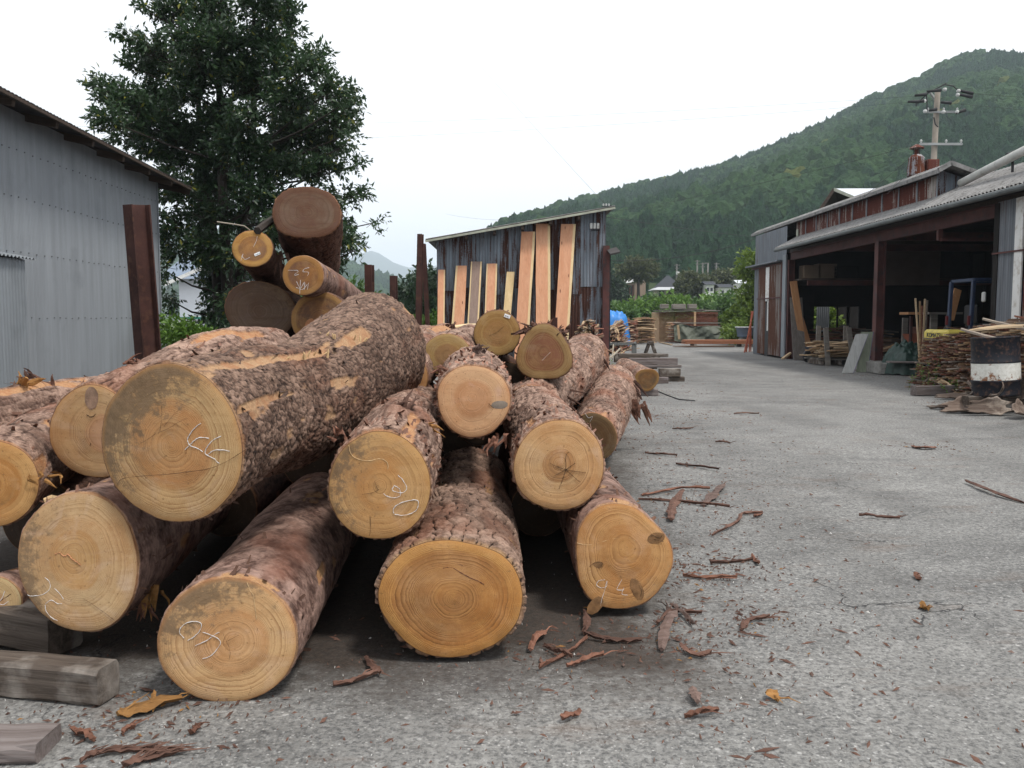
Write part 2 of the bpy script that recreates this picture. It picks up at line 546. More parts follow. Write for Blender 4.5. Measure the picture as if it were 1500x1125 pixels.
def terrain(name, az0, az1, ridge, d0, d1, z0, mat, na=120, nd=50, rough=6.0, seed=1, power=0.9, back=1.25):
    """hill: ridge(px) -> photo row of its crest, standing from distance d0 (foot) to d1 (crest)"""
    az = np.linspace(az0, az1, na)
    vs = []
    for j in range(nd + 1):
        t = j / nd
        for a in az:
            tx = (a - 750) / F
            e = (466.0 - ridge(a)) / F
            if t <= 0.85:
                tt = t / 0.85
                Y = d0 + (d1 - d0) * tt
                h = z0 + (e * d1 + EYE - z0) * (tt ** power)
            else:
                tt = (t - 0.85) / 0.15
                Y = d1 * (1 + (back - 1) * tt)
                h = (e * d1 + EYE) * (1 - 0.55 * tt * tt)
            vs.append((tx * Y, Y, h))
    p = np.array(vs)
    nz = fbm(p * np.array([1, 1, 0]) / (d1 * 0.16), seed, 4) - 0.5
    tcol = np.repeat(np.arange(nd + 1) / nd, na)
    env = np.clip(tcol * 3, 0, 1) * np.clip((0.84 - tcol) * 6, 0.18, 1)
    p[:, 2] += nz * rough * env
    ii, jj = np.meshgrid(np.arange(na - 1), np.arange(nd))
    b = (jj * na + ii).ravel()
    f = np.stack([b, b + 1, b + na + 1, b + na], 1)
    o = np_mesh(name, p, f, mat, None, True)
    tag(o, kind='structure')
    return o, p.reshape(nd + 1, na, 3)
def interp(pts):
    xs = [a for a, b in pts]; ys = [b for a, b in pts]
    return lambda x: float(np.interp(x, xs, ys))
hill_mat = mat_plain("forest_floor", (0.035, 0.055, 0.02), 0.95, 0, 0.4, 0.05, 0)
far_mat = mat_plain("far_forest", (0.032, 0.052, 0.028), 0.95, 0, 0.3, 0.01, 0)

ridge_main = interp([(590, 470), (640, 448), (700, 384), (740, 352), (770, 340), (850, 320), (930, 298), (1000, 279), (1060, 262), (1130, 235), (1200, 202),
                     (1260, 171), (1300, 154), (1340, 138), (1380, 119), (1420, 111), (1460, 108), (1500, 104), (1600, 100), (1750, 110), (2000, 190)])
hill_o, hill_p = terrain("hillside", 580, 2100, ridge_main, 150, 520, 3.0, hill_mat, 150, 60, 22.0, 7, 0.82)
# nearer wooded spur on the left, and the blue mountain beyond the valley
ridge_spur = interp([(-600, 300), (0, 330), (250, 350), (400, 360), (500, 392), (540, 408), (575, 420), (600, 432), (640, 446), (720, 452), (900, 458)])
spur_o, spur_p = terrain("wooded_spur_hill", -700, 900, ridge_spur, 620, 900, 0.0, far_mat, 120, 24, 16.0, 11, 0.9)
ridge_far = interp([(-800, 420), (300, 405), (440, 398), (500, 386), (525, 374), (545, 368), (556, 371), (580, 386), (600, 392), (625, 390), (660, 388), (760, 380), (900, 376), (1500, 400), (2200, 430)])
terrain("far_mountain", -1000, 2300, ridge_far, 3000, 3800, 0.0, far_mat, 300, 14, 40.0, 17, 0.8, 1.1)

# ---- canopy of the hillside: crowns set over the slope, one mass nobody could count
def crown_mesh(name, kind, seed, mat):
    import bmesh
    rnd = random.Random(seed)
    bm = bmesh.new()
    bmesh.ops.create_icosphere(bm, subdivisions=3, radius=1.0)
    P = np.array([v.co[:] for v in bm.verts])
    n1 = fbm(P * 2.6 + seed * 7.1, seed, 3) - 0.5
    n2 = fbm(P * 7.0 + seed * 3.1, seed + 5, 2) - 0.5
    for i, v in enumerate(bm.verts):
        c = v.co.copy()
        if kind == 'cone':
            t = (c.z + 1) / 2
            r = (1.0 - t) ** 0.75 * 1.05 + 0.05
            ang = math.atan2(c.y, c.x)
            rr = r * (1 + 0.9 * n1[i] + 0.8 * n2[i])
            v.co = Vector((math.cos(ang) * rr, math.sin(ang) * rr, t * 2.3 - 0.8 + 1.0 * n2[i]))
        else:
            v.co = c * (1 + 0.9 * n1[i] + 0.75 * n2[i]); v.co.z *= 0.95
    me = bpy.data.meshes.new(name); bm.to_mesh(me); bm.free()
    me.materials.append(mat)
    return me
def mat_canopy(name, a, b, c=None):
    n = N(name, 0.9, 0.15)
    p = n.pos()
    r = n.t.nodes.new("ShaderNodeAttribute"); r.attribute_type = 'INSTANCER'; r.attribute_name = 'tint'
    f = r.outputs['Fac']
    col = n.mix(f, a, b)
    col = n.mix(n.math('MULTIPLY', n.rng(n.noise(p, 1.1, 4, 0.7), 0.45, 0.65), 0.6), col, [x * 1.7 for x in b])
    if c: col = n.mix(n.rng(f, 0.985, 0.99), col, c)
    n.color(col)
    n.bump(n.noise(p, 1.6, 4, 0.75), 1.0, 1.2)
    return n.m
def instance_cloud(name, pts, scales, rots, tints, meshes_idx, crown_objs, kindlabel):
    """points carry geometry-node instances of small crown meshes"""
    me = bpy.data.meshes.new(name)
    pts = np.asarray(pts)
    me.vertices.add(len(pts)); me.vertices.foreach_set('co', pts.ravel())
    for an, av, ty in (('sc', scales, 'FLOAT_VECTOR'), ('rz', rots, 'FLOAT'), ('tint', tints, 'FLOAT'), ('idx', meshes_idx, 'INT')):
        at = me.attributes.new(an, ty, 'POINT')
        if ty == 'FLOAT_VECTOR': at.data.foreach_set('vector', np.asarray(av, dtype=np.float32).ravel())
        elif ty == 'INT': at.data.foreach_set('value', np.asarray(av, dtype=np.int32))
        else: at.data.foreach_set('value', np.asarray(av, dtype=np.float32))
    o = bpy.data.objects.new(name, me); COL.objects.link(o)
    g = bpy.data.node_groups.new(name + "_nodes", 'GeometryNodeTree')
    g.interface.new_socket("Geometry", in_out='INPUT', socket_type='NodeSocketGeometry')
    g.interface.new_socket("Geometry", in_out='OUTPUT', socket_type='NodeSocketGeometry')
    gi = g.nodes.new('NodeGroupInput'); go = g.nodes.new('NodeGroupOutput')
    def na(nm, ty):
        x = g.nodes.new('GeometryNodeInputNamedAttribute'); x.data_type = ty; x.inputs[0].default_value = nm
        return x.outputs[0]
    join = g.nodes.new('GeometryNodeJoinGeometry')
    for k, me_k in enumerate(crown_objs):
        # a tiny join of primitives is avoided: the mesh comes in through an object that lives outside the scene's collection
        src = bpy.data.objects.new(me_k.name, me_k)
        oi = g.nodes.new('GeometryNodeObjectInfo'); oi.inputs['Object'].default_value = src; oi.inputs['As Instance'].default_value = True
        iop = g.nodes.new('GeometryNodeInstanceOnPoints')
        cmp = g.nodes.new('FunctionNodeCompare'); cmp.data_type = 'INT'; cmp.operation = 'EQUAL'
        g.links.new(na('idx', 'INT'), cmp.inputs[2]); cmp.inputs[3].default_value = k
        g.links.new(gi.outputs[0], iop.inputs['Points'])
        g.links.new(cmp.outputs[0], iop.inputs['Selection'])
        g.links.new(oi.outputs['Geometry'], iop.inputs['Instance'])
        cx = g.nodes.new('ShaderNodeCombineXYZ'); g.links.new(na('rz', 'FLOAT'), cx.inputs[2])
        g.links.new(cx.outputs[0], iop.inputs['Rotation'])
        g.links.new(na('sc', 'FLOAT_VECTOR'), iop.inputs['Scale'])
        g.links.new(iop.outputs[0], join.inputs[0])
    g.links.new(join.outputs[0], go.inputs[0])
    md = o.modifiers.new("crowns", 'NODES'); md.node_group = g
    tag(o, kind='stuff')
    return o
rnd = np.random.default_rng(5)
cm = mat_canopy("conifer_canopy", (0.010, 0.033, 0.018), (0.021, 0.057, 0.024))
bm_ = mat_canopy("broadleaf_canopy", (0.020, 0.054, 0.021), (0.038, 0.082, 0.027), (0.11, 0.13, 0.03))
crowns = [crown_mesh("crown_%d" % k, 'cone', 3 + k, cm) for k in range(3)] + [crown_mesh("crown_%d" % (3 + k), 'ball', 20 + k, bm_) for k in range(3)]
def scatter_on(P, n, smin, smax, cone_frac, name, azc=(0, 1), seed=1, zs=1.0):
    rnd = np.random.default_rng(seed)
    nd, na = P.shape[0] - 1, P.shape[1] - 1
    u = rnd.uniform(azc[0] * na, azc[1] * na, n)
    w = rnd.random(n) ** 0.55 * nd * 0.93
    i = np.minimum(u.astype(int), na - 1); j = np.minimum(w.astype(int), nd - 1)
    fu = (u - i)[:, None]; fw = (w - j)[:, None]
    q = (P[j, i] * (1 - fu) + P[j, i + 1] * fu) * (1 - fw) + (P[j + 1, i] * (1 - fu) + P[j + 1, i + 1] * fu) * fw
    kindn = fbm(q * np.array([1, 1, 0]) / 60.0, 31, 3)
    broad = (kindn + rnd.normal(0, 0.05, n)) > np.quantile(kindn, cone_frac)
    s = rnd.uniform(smin, smax, n) * np.where(broad, 1.15, 0.85)
    sc = np.stack([s, s, s * rnd.uniform(0.85, 1.35, n) * zs], 1)
    idx = np.where(broad, rnd.integers(3, 6, n), rnd.integers(0, 3, n))
    q[:, 2] += s * 0.35
    return instance_cloud(name, q, sc, rnd.uniform(0, 6.28, n), rnd.random(n), idx, crowns, '')
scatter_on(hill_p, 17000, 1.9, 4.6, 0.5, "hillside_forest", (0.02, 0.78), 3)
scatter_on(spur_p, 3500, 5.0, 8.0, 0.5, "wooded_spur_forest", (0.60, 0.97), 4)

# ================================================================== haze: one closed box of thin air round everything
def make_haze():
    b = MB().box((0, 300, 170), (12000, 9000, 342))
    o = b.build("haze", None)
    m = bpy.data.materials.new("haze"); m.use_nodes = True
    t = m.node_tree; t.nodes.clear()
    out = t.nodes.new("ShaderNodeOutputMaterial")
    v = t.nodes.new("ShaderNodeVolumePrincipled")
    v.inputs['Color'].default_value = (0.78, 0.89, 1.0, 1)
    v.inputs['Density'].default_value = 0.00034
    v.inputs['Anisotropy'].default_value = 0.1
    t.links.new(v.outputs[0], out.inputs['Volume'])
    o.data.materials.append(m)
    tag(o, kind='stuff')
make_haze()
# ================================================================== logs
def mat_bark(name, outer, ridge, crack, wood, fine=60.0, bumpd=0.006, tw=0.5, moss=None):
    """attributes on the mesh: bh height, bc per-plate random, bs stripped-to-wood mask"""
    n = N(name, 0.88, 0.2)
    p = n.coord('Object')
    bh = n.attr('bh'); bc = n.attr('bc'); bs = n.attr('bs'); bl = n.attr('bl')
    f = n.noise(p, fine, 5, 0.7)
    f2 = n.noise(p, fine * 0.22, 5, 0.65)
    c = n.mix(n.rng(bc, 0.15, 0.85), outer, ridge)
    c = n.mix(n.math('MULTIPLY', n.rng(f, 0.42, 0.66), 0.55), c, [min(1, x * 1.7) for x in ridge])
    c = n.mix(n.rng(f2, 0.50, 0.66, 0, 0.8), c, [x * 0.55 for x in outer])
    c = n.mix(n.rng(bl, 0.55, 0.68, 0, 0.6), c, (ridge[0] * 0.62, ridge[1] * 0.36, ridge[2] * 0.26))
    c = n.mix(n.rng(n.noise(p, 2.3, 6, 0.7), 0.52, 0.66, 0, 0.5), c, [x * 0.45 for x in outer])
    c = n.mix(n.rng(bh, 0.46, 0.16), c, crack)
    if moss: c = n.mix(n.rng(n.noise(p, 3.1, 4), 0.52, 0.7, 0, 0.7), c, moss)
    g = n.noise(n.map(p, (1, 1, 1)), 110, 4, 0.7)
    w = n.mix(n.rng(g, 0.35, 0.65), [x * 0.62 for x in wood], wood)
    w = n.mix(n.rng(f2, 0.45, 0.62, 0, 0.6), w, (wood[0] * 0.62, wood[1] * 0.42, wood[2] * 0.34))
    c = n.mix(bs, c, w)
    n.color(c)
    hh = n.math('ADD', n.math('MULTIPLY', f, 1.0), n.math('MULTIPLY', f2, 0.8))
    n.bump(hh, 1.0, bumpd * 1.5)
    return n.m

BARK = {
 # style: material, displacement amplitude (m)
 'scale': mat_bark("pine_scale_bark", (0.100, 0.056, 0.040), (0.235, 0.155, 0.115), (0.020, 0.011, 0.008), (0.46, 0.285, 0.16), 55),
 'plate': mat_bark("pine_plate_bark", (0.105, 0.064, 0.048), (0.300, 0.200, 0.150), (0.012, 0.007, 0.005), (0.45, 0.28, 0.14), 48, 0.008),
 'fiber': mat_bark("cypress_fibre_bark", (0.095, 0.048, 0.034), (0.350, 0.235, 0.180), (0.028, 0.012, 0.008), (0.52, 0.29, 0.15), 70),
 'smooth': mat_bark("pine_flaky_bark", (0.085, 0.044, 0.034), (0.270, 0.175, 0.140), (0.034, 0.016, 0.011), (0.48, 0.28, 0.14), 45, 0.005),
 'cedar': mat_bark("cedar_bark", (0.070, 0.036, 0.026), (0.130, 0.072, 0.052), (0.020, 0.010, 0.007), (0.40, 0.22, 0.11), 60),
}

def mat_face(name, sap, heart, edge, hr=0.45, hsoft=0.06, rings=42, contrast=0.3, stain=0.4, sdir=(-0.6, 0.6), seed=0.0, wet=0.0, saw=1.0, rad=0.5):
    """sawn log end. attributes: ring (0 pith .. 1 rim), fu/fv position in the face, metres"""
    n = N(name, 0.72, 0.25)
    ring = n.attr('ring'); fu = n.attr('fu'); fv = n.attr('fv')
    cx = n.t.nodes.new("ShaderNodeCombineXYZ"); n.lk(fu, cx.inputs[0]); n.lk(fv, cx.inputs[1]); cx.inputs[2].default_value = seed
    v = cx.outputs[0]
    wob = n.noise(v, 5.0, 4, 0.6)
    wob2 = n.noise(v, 26.0, 3, 0.6)
    r = n.math('ADD', ring, n.math('MULTIPLY', n.math('SUBTRACT', wob, 0.5), 0.14))
    r = n.math('ADD', r, n.math('MULTIPLY', n.math('SUBTRACT', wob2, 0.5), 0.012))
    # growth rings, spacing drifting with radius
    rings = rings * 0.62
    rs = n.math('ADD', n.math('MULTIPLY', r, float(rings)), n.math('MULTIPLY', n.math('SINE', n.math('MULTIPLY', r, 13.0)), 1.6))
    fr = n.math('FRACT', rs)
    line = n.math('POWER', fr, 1.6)
    # broken up so that no ring runs evenly all the way round
    cxr = n.t.nodes.new("ShaderNodeCombineXYZ"); n.lk(r, cxr.inputs[0]); cxr.inputs[1].default_value = seed
    rbn = n.noise(cxr.outputs[0], 17.0, 3, 0.7)
    brk = n.rng(n.noise(v, 9.0, 4), 0.30, 0.58)
    line = n.math('MULTIPLY', line, n.math('MULTIPLY_ADD', brk, 0.75, 0.25))
    line = n.math('MULTIPLY', line, n.rng(rbn, 0.35, 0.6, 0.35, 1.3))
    w1 = n.noise(v, 3.2, 5, 0.6)
    w2 = n.noise(v, 12.0, 6, 0.7)
    # heartwood zone with an uneven border
    rh = n.math('ADD', ring, n.math('MULTIPLY', n.math('SUBTRACT', w1, 0.5), 0.22))
    hm = n.rng(rh, hr + hsoft, hr - hsoft, smooth=True)
    c = n.mix(hm, sap, heart)
    # slightly ruddier band where heart meets sap
    band = n.math('MULTIPLY', n.rng(rh, hr - 3 * hsoft, hr, smooth=True), n.rng(rh, hr + hsoft, hr, smooth=True))
    c = n.mix(n.math('MULTIPLY', band, 0.55), c, [heart[0] * 0.85, heart[1] * 0.72, heart[2] * 0.6])
    c = n.mix(n.rng(w1, 0.42, 0.64, 0, 0.8), c, [sap[0] * 0.80, sap[1] * 0.60, sap[2] * 0.45])
    c = n.mix(n.rng(n.noise(v, 5.5, 5, 0.6, 0.8), 0.52, 0.70, 0, 0.6), c, [min(1, sap[0] * 1.08), sap[1] * 1.18, sap[2] * 1.7])
    w3 = n.noise(n.map(v, (3.0, 22.0, 1), (0, 0, 0), (0, 0, 0.5 + seed)), 1.0, 5, 0.65)
    c = n.mix(n.rng(w3, 0.50, 0.70, 0, 0.55), c, [sap[0] * 0.7, sap[1] * 0.55, sap[2] * 0.42])
    c = n.mix(n.rng(w2, 0.5, 0.72, 0, 0.40), c, [min(1, x * 1.25) for x in sap])
    c = n.mix(n.rng(rbn, 0.48, 0.66, 0, 0.35), c, [min(1, sap[0] * 1.15), sap[1] * 1.15, sap[2] * 1.2])
    c = n.mix(n.math('MULTIPLY', line, contrast * 1.6, None, True), c, (heart[0] * 0.42, heart[1] * 0.32, heart[2] * 0.24))
    # saw marks: shallow arcs right across
    sa = n.t.nodes.new("ShaderNodeTexWave"); sa.wave_type = 'RINGS'; sa.rings_direction = 'SPHERICAL'
    n.lk(n.map(v, (1, 1, 1), (0.9 + 0.3 * math.sin(seed), 0.7, 0)), sa.inputs['Vector'])
    sa.inputs['Scale'].default_value = 52.0; sa.inputs['Distortion'].default_value = 3.0; sa.inputs['Detail'].default_value = 2.0; sa.inputs['Detail Scale'].default_value = 0.6
    sm = n.rng(n.noise(v, 4.0, 3), 0.45, 0.65)
    c = n.mix(n.math('MULTIPLY', n.math('MULTIPLY', sa.outputs['Fac'], sm), 0.07 * saw), c, [x * 0.45 for x in sap])
    # fine radial checks from the pith
    at = n.math('ARCTAN2', fv, fu)
    cxa = n.t.nodes.new("ShaderNodeCombineXYZ"); n.lk(n.math('MULTIPLY', n.math('SINE', at), 2.0), cxa.inputs[0]); n.lk(n.math('MULTIPLY', n.math('COSINE', at), 2.0), cxa.inputs[1]); n.lk(n.math('MULTIPLY', ring, 0.6), cxa.inputs[2])
    rd = n.noise(cxa.outputs[0], 16.0, 4, 0.8)
    rdm = n.math('MULTIPLY', n.rng(rd, 0.66, 0.71), n.rng(ring, 0.75, 0.2, 0, 1))
    ray_ = n.noise(cxa.outputs[0], 42.0, 3, 0.8)
    c = n.mix(n.rng(ray_, 0.5, 0.68, 0, 0.28), c, [sap[0] * 0.62, sap[1] * 0.5, sap[2] * 0.42])
    c = n.mix(n.rng(ray_, 0.48, 0.32, 0, 0.22), c, [min(1, x * 1.3) for x in sap])
    c = n.mix(n.math('MULTIPLY', rdm, rad), c, [x * 0.35 for x in heart])
    # blue-grey mould and dirt blooming from one side of the rim
    sd = n.math('ADD', n.math('MULTIPLY', fu, sdir[0]), n.math('MULTIPLY', fv, sdir[1]))
    s1 = n.noise(v, 7.5, 7, 0.72)
    s2 = n.noise(v, 34.0, 5, 0.75)
    sf = n.math('ADD', n.math('MULTIPLY', sd, 3.4), n.math('MULTIPLY', s1, 1.2))
    sf = n.math('ADD', sf, n.math('MULTIPLY', n.math('SUBTRACT', s2, 0.5), 1.7))
    sf = n.math('ADD', sf, n.math('MULTIPLY', n.math('SUBTRACT', n.noise(v, 16.0, 4, 0.6), 0.5), 0.9))
    sf = n.math('ADD', sf, n.math('MULTIPLY', ring, 0.25))
    sth = 1.80 - 0.75 * stain
    msk = n.rng(sf, sth, sth + 0.30, 0, 0.82)
    c = n.mix(msk, c, n.mix(n.rng(s2, 0.40, 0.62), (0.030, 0.021, 0.017), (0.135, 0.088, 0.056)))
    c = n.mix(n.rng(sf, sth - 0.4, sth + 0.1, 0, 0.30), c, (0.28, 0.185, 0.10))
    specks = n.rng(n.noise(v, 60.0, 3, 0.7), 0.62, 0.68, 0, 0.6)
    c = n.mix(specks, c, (0.16, 0.085, 0.035))
    # damp, resinous rim
    c = n.mix(n.rng(ring, 0.93, 1.0, 0, 0.55), c, edge)
    c = n.mix(n.rng(ring, 0.985, 0.996), c, (0.10, 0.045, 0.025))
    n.color(c)
    h = n.math('ADD', n.math('MULTIPLY', line, -0.5), n.math('MULTIPLY', sa.outputs['Fac'], 0.06))
    h = n.math('ADD', h, n.math('ADD', n.math('MULTIPLY', w2, 0.8), n.math('MULTIPLY', w3, 0.7)))
    n.bump(h, 0.55, 0.003)
    return n.m

def smoothpath(P, n, power=1.0):
    """Catmull-Rom through control points (pos, radius); returns arrays"""
    C = [np.array([*p, r]) for p, r in P]
    C = [2 * C[0] - C[1]] + C + [2 * C[-1] - C[-2]]
    m = len(C) - 3
    out = []
    for k in range(n + 1):
        t = (k / n) ** power * m
        i = min(int(t), m - 1); f = t - i
        p0, p1, p2, p3 = C[i:i + 4]
        out.append(0.5 * (2 * p1 + (p2 - p0) * f + (2 * p0 - 5 * p1 + 4 * p2 - p3) * f * f + (3 * p1 - p0 - 3 * p2 + p3) * f ** 3))
    out = np.array(out)
    return out[:, :3], out[:, 3]

LOGS = {}
def make_log(key, face, rx, ry, path, style, fmat, label, group=None, harm=(), nu=200, nv=170, amp=0.010, cell=0.045, strips=(), seed=1,
             pith=(0, 0), swell=(), name="log", tilt=0.0, flaps=0, cat="log"):
    """face: (px, py, Y); rx, ry: half sizes in photograph pixels; path: further (px, py, Y, radius m)"""
    f0 = pt(*face)
    k = face[2] / F
    Rx, Ry = rx * k, ry * k
    r0 = math.sqrt(Rx * Ry)
    P = [(np.array(f0), r0)] + [(np.array(pt(*q[:3])), q[3]) for q in path]
    cen, rad = smoothpath(P, nv, 1.35)
    L = np.concatenate([[0], np.cumsum(np.linalg.norm(np.diff(cen, axis=0), axis=1))])
    d0 = cen[min(6, nv)] - cen[0]; d0 /= np.linalg.norm(d0)
    # frames carried along the axis
    up = np.array([0, 0, 1.0])
    xs = []; ys = []
    x = np.cross(d0, up); x /= np.linalg.norm(x)
    for i in range(nv + 1):
        d = cen[min(i + 1, nv)] - cen[max(i - 1, 0)]; d /= np.linalg.norm(d)
        x = x - d * x.dot(d); x /= np.linalg.norm(x)
        xs.append(x.copy()); ys.append(np.cross(x, d))
    xs = np.array(xs); ys = np.array(ys)
    th = np.linspace(0, 2 * math.pi, nu, endpoint=False)
    rsd = random.Random(seed)
    shape = np.ones(nu)
    for (kk, a, ph) in harm: shape += a * np.cos(kk * (th - R(ph)))
    sml = (fbm(np.stack([np.cos(th) * 2.2, np.sin(th) * 2.2, np.full(nu, seed * 3.3)], 1), seed, 3) - 0.5) * 0.05
    shape = shape + sml
    ex, ey = Rx / r0, Ry / r0
    U = (np.cos(th) * ex * shape); V = (np.sin(th) * ey * shape)
    # body outline relaxes towards a plainer round further back
    t = (L / L[-1])[:, None]
    blend = np.clip(t * 2.2, 0, 1)
    Ub = U[None, :] * (1 - blend * 0.6) + np.cos(th)[None, :] * blend * 0.6
    Vb = V[None, :] * (1 - blend * 0.6) + np.sin(th)[None, :] * blend * 0.6
    base = np.stack([np.cos(th)[None, :] * rad[:, None], np.sin(th)[None, :] * rad[:, None], np.repeat(L[:, None], nu, 1)], 2).reshape(-1, 3)
    lump = (fbm(base * np.array([3, 3, 1.6]) + seed * 5.0, seed + 40, 3) - 0.5).reshape(nv + 1, nu)
    P3 = base + seed * 3.7
    wp = P3 + (np.stack([fbm(P3 * 9, seed + 3, 2), fbm(P3 * 9, seed + 4, 2), fbm(P3 * 9, seed + 5, 2)], 1) - 0.5) * 0.06 + (np.stack([fbm(P3 * 34, seed + 6, 2), fbm(P3 * 34, seed + 7, 2), fbm(P3 * 34, seed + 8, 2)], 1) - 0.5) * 0.016
    if style == 'plate':
        ln_ = cell * 1.55
        thf = np.repeat(th[None, :], nv + 1, 0).ravel(); vf = base[:, 2]
        ncol = max(6, int(round(2 * math.pi * r0 / cell)))
        m1 = fbm(P3 * np.array([7, 7, 9]), seed + 31, 3) - 0.5; m2 = fbm(P3 * 26, seed + 33, 3) - 0.5
        cu = thf / (2 * math.pi) * ncol + 1.5 * m1 + 0.75 * m2
        cf = np.floor(cu); fu_ = cu - cf; cc = (cf % ncol).astype(np.int64); zz0 = np.zeros_like(cc)
        v2 = vf / ln_ * (0.7 + 0.6 * _h(cc, zz0, zz0, seed + 5)) + 9 * _h(cc, zz0 + 1, zz0, seed) + 1.1 * (fbm(P3 * 15, seed + 35, 3) - 0.5) * 2
        rf_ = np.floor(v2); fv_ = v2 - rf_; ri = rf_.astype(np.int64)
        cid = _h(cc, ri, zz0, seed + 9); cutd = 0.35 + 0.65 * _h(cc, ri, zz0 + 3, seed + 2)
        ed_u = np.minimum(fu_, 1 - fu_) * cell; ed_v = np.minimum(fv_, 1 - fv_) * ln_ / cutd
        e = np.clip((np.minimum(ed_u, ed_v) - 0.0015) / 0.0055, 0, 1)
        e = e * e * (3 - 2 * e)
        s = np.array([1, 1, 0.60]) / cell
        g1, g2, gid = worley(wp * s * np.array([2.2, 2.2, 1.7]) + 4, seed + 13)
        h = e * (0.62 + 0.38 * cid) * (0.80 + 0.20 * np.clip((g2 - g1) * 6, 0, 1)) + 0.22 * (fbm(wp * np.array([50, 50, 26]), seed + 8, 3) - 0.5)
        cid = 0.6 * cid + 0.4 * gid
    elif style == 'scale':
        s = np.array([1, 1, 0.62]) / cell
        f1, f2, cid = worley(wp * s, seed)
        g1, g2, gid = worley(wp * s * 2.1 + 9, seed + 9)
        e = np.clip((f2 - f1) * 2.2, 0, 1)
        e2 = np.clip((g2 - g1) * 2.2, 0, 1)
        h = 0.55 * e * (0.5 + 0.5 * cid) + 0.35 * e2 + 0.10
        cid = 0.5 * cid + 0.5 * gid
    elif style in ('fiber', 'cedar'):
        s = np.array([1, 1, 0.11]) / cell
        f1, f2, cid = worley(wp * s, seed)
        fb = fbm(wp * np.array([80, 80, 7]), seed + 2, 3)
        e = np.clip((f2 - f1) * 2.0, 0, 1)
        h = 0.42 * e * (0.4 + 0.6 * cid) + 0.75 * fb
        cid = 0.55 * cid + 0.45 * np.clip((fb - 0.3) * 2.5, 0, 1)
    else:
        s = np.array([1, 1, 0.55]) / cell
        f1, f2, cid = worley(wp * s, seed)
        fb = fbm(wp * np.array([22, 22, 14]), seed + 2, 4)
        e = np.clip((f2 - f1) * 3.0, 0, 1)
        h = 0.30 * e * cid + 0.65 * fb + 0.12
        cid = 0.4 * cid + 0.6 * np.clip((fb - 0.3) * 2.5, 0, 1)
    h = np.clip(h, 0, 1.3)
    big = fbm(P3 * np.array([4, 4, 2.0]), seed + 60, 4)
    strip = np.zeros(len(base))
    TH = np.repeat(th[None, :], nv + 1, 0).ravel(); LL = base[:, 2]
    edge_n = (fbm(P3 * np.array([24, 24, 9]), seed + 70, 4) - 0.5)
    for (ang, l0, l1, wid) in strips:       # angle deg, from, to (m), half width m
        da = np.abs((TH - R(ang) + math.pi) % (2 * math.pi) - math.pi) * r0
        mid = (l0 + l1) / 2; hl = (l1 - l0) / 2
        dd = np.maximum(da / wid, np.abs(LL - mid) / hl)
        strip = np.maximum(strip, np.clip((1.0 + edge_n * 1.5 - dd) * 7, 0, 1))
    fr = fbm(P3 * np.array([11, 11, 5]), seed + 80, 4)      # knocked-off rags of bark all over
    strip = np.maximum(strip, np.clip((fr - 0.725) * 26, 0, 1) * 0.85)
    # bark often splits away right at the saw cut
    rimn = fbm(np.stack([np.cos(TH) * 3, np.sin(TH) * 3, LL * 2], 1) + seed, seed + 90, 3)
    strip = np.maximum(strip, np.clip(((0.010 + 0.05 * np.clip(rimn - 0.46, 0, 1)) - LL) * 300, 0, 1) * 0.9)
    disp = amp * (h - 0.15) * (1 - strip) - 0.35 * amp * strip + lump.ravel() * r0 * 0.22 * np.clip(LL * 3, 0, 1)
    for (ang, l, width, height) in swell:
        da = np.abs((TH - R(ang) + math.pi) % (2 * math.pi) - math.pi) * r0
        disp += height * np.exp(-((da / width) ** 2 + ((LL - l) / width) ** 2))
    rr = (rad[:, None] + disp.reshape(nv + 1, nu))
    verts = cen[:, None, :] + xs[:, None, :] * (Ub * rr)[:, :, None] + ys[:, None, :] * (Vb * rr)[:, :, None]
    th_log = thing(name, label, cat, tuple(f0), 0, group)
    # inner ring behind the cut face, and a back cap
    inner = cen[0] + d0 * 0.002 + xs[0] * (U * r0 * 0.93)[:, None] + ys[0] * (V * r0 * 0.93)[:, None]
    capc = cen[-1][None, :]
    vv = np.concatenate([inner, verts.reshape(-1, 3), capc])
    ii = np.arange(nu); jn = (ii + 1) % nu
    fs = []
    for j in range(nv + 1):
        a = j * nu + ii; b = j * nu + jn
        fs.append(np.stack([a, b, b + nu, a + nu], 1))
    last = (nv + 1) * nu; c = (nv + 2) * nu
    fs.append(np.stack([last + ii, last + jn, np.full(nu, c), np.full(nu, c)], 1)[:, :4])
    quads = np.concatenate(fs[:-1])
    def padd(a, v0=0.5): return np.concatenate([np.full(nu, v0), a.ravel(), [v0]])
    A = {'bh': padd(np.clip(h, 0, 1)), 'bc': padd(cid), 'bs': padd(strip, 0.0), 'bl': padd(big)}
    body = np_mesh("bark", vv, quads[:, ::-1], BARK[style], th_log, True, A)
    # far end cap
    mb = MB(); ringb = [Vector(v) for v in verts[-1]]
    mb.add([Vector(cen[-1])] + ringb, [(0, 1 + i, 1 + (i + 1) % nu) for i in range(nu)])
    mb.build("far_cut_face", FARCAP, th_log)
    # cut face: polar grid from the pith
    nr = 14
    rim_r = 0.992 + 0.0 * th
    rimU = U * r0 * rim_r; rimV = V * r0 * rim_r
    pu, pv = pith[0] * r0, pith[1] * r0
    fvtx = [(pu, pv, 0.0)]; 
    for j in range(1, nr + 1):
        t_ = j / nr
        for i in range(nu):
            fvtx.append((pu + (rimU[i] - pu) * t_, pv + (rimV[i] - pv) * t_, t_))
    fa = np.array(fvtx)
    wobz = (fbm(np.stack([fa[:, 0] * 9, fa[:, 1] * 9, np.full(len(fa), seed * 1.0)], 1), seed + 21, 3) - 0.5) * 0.006
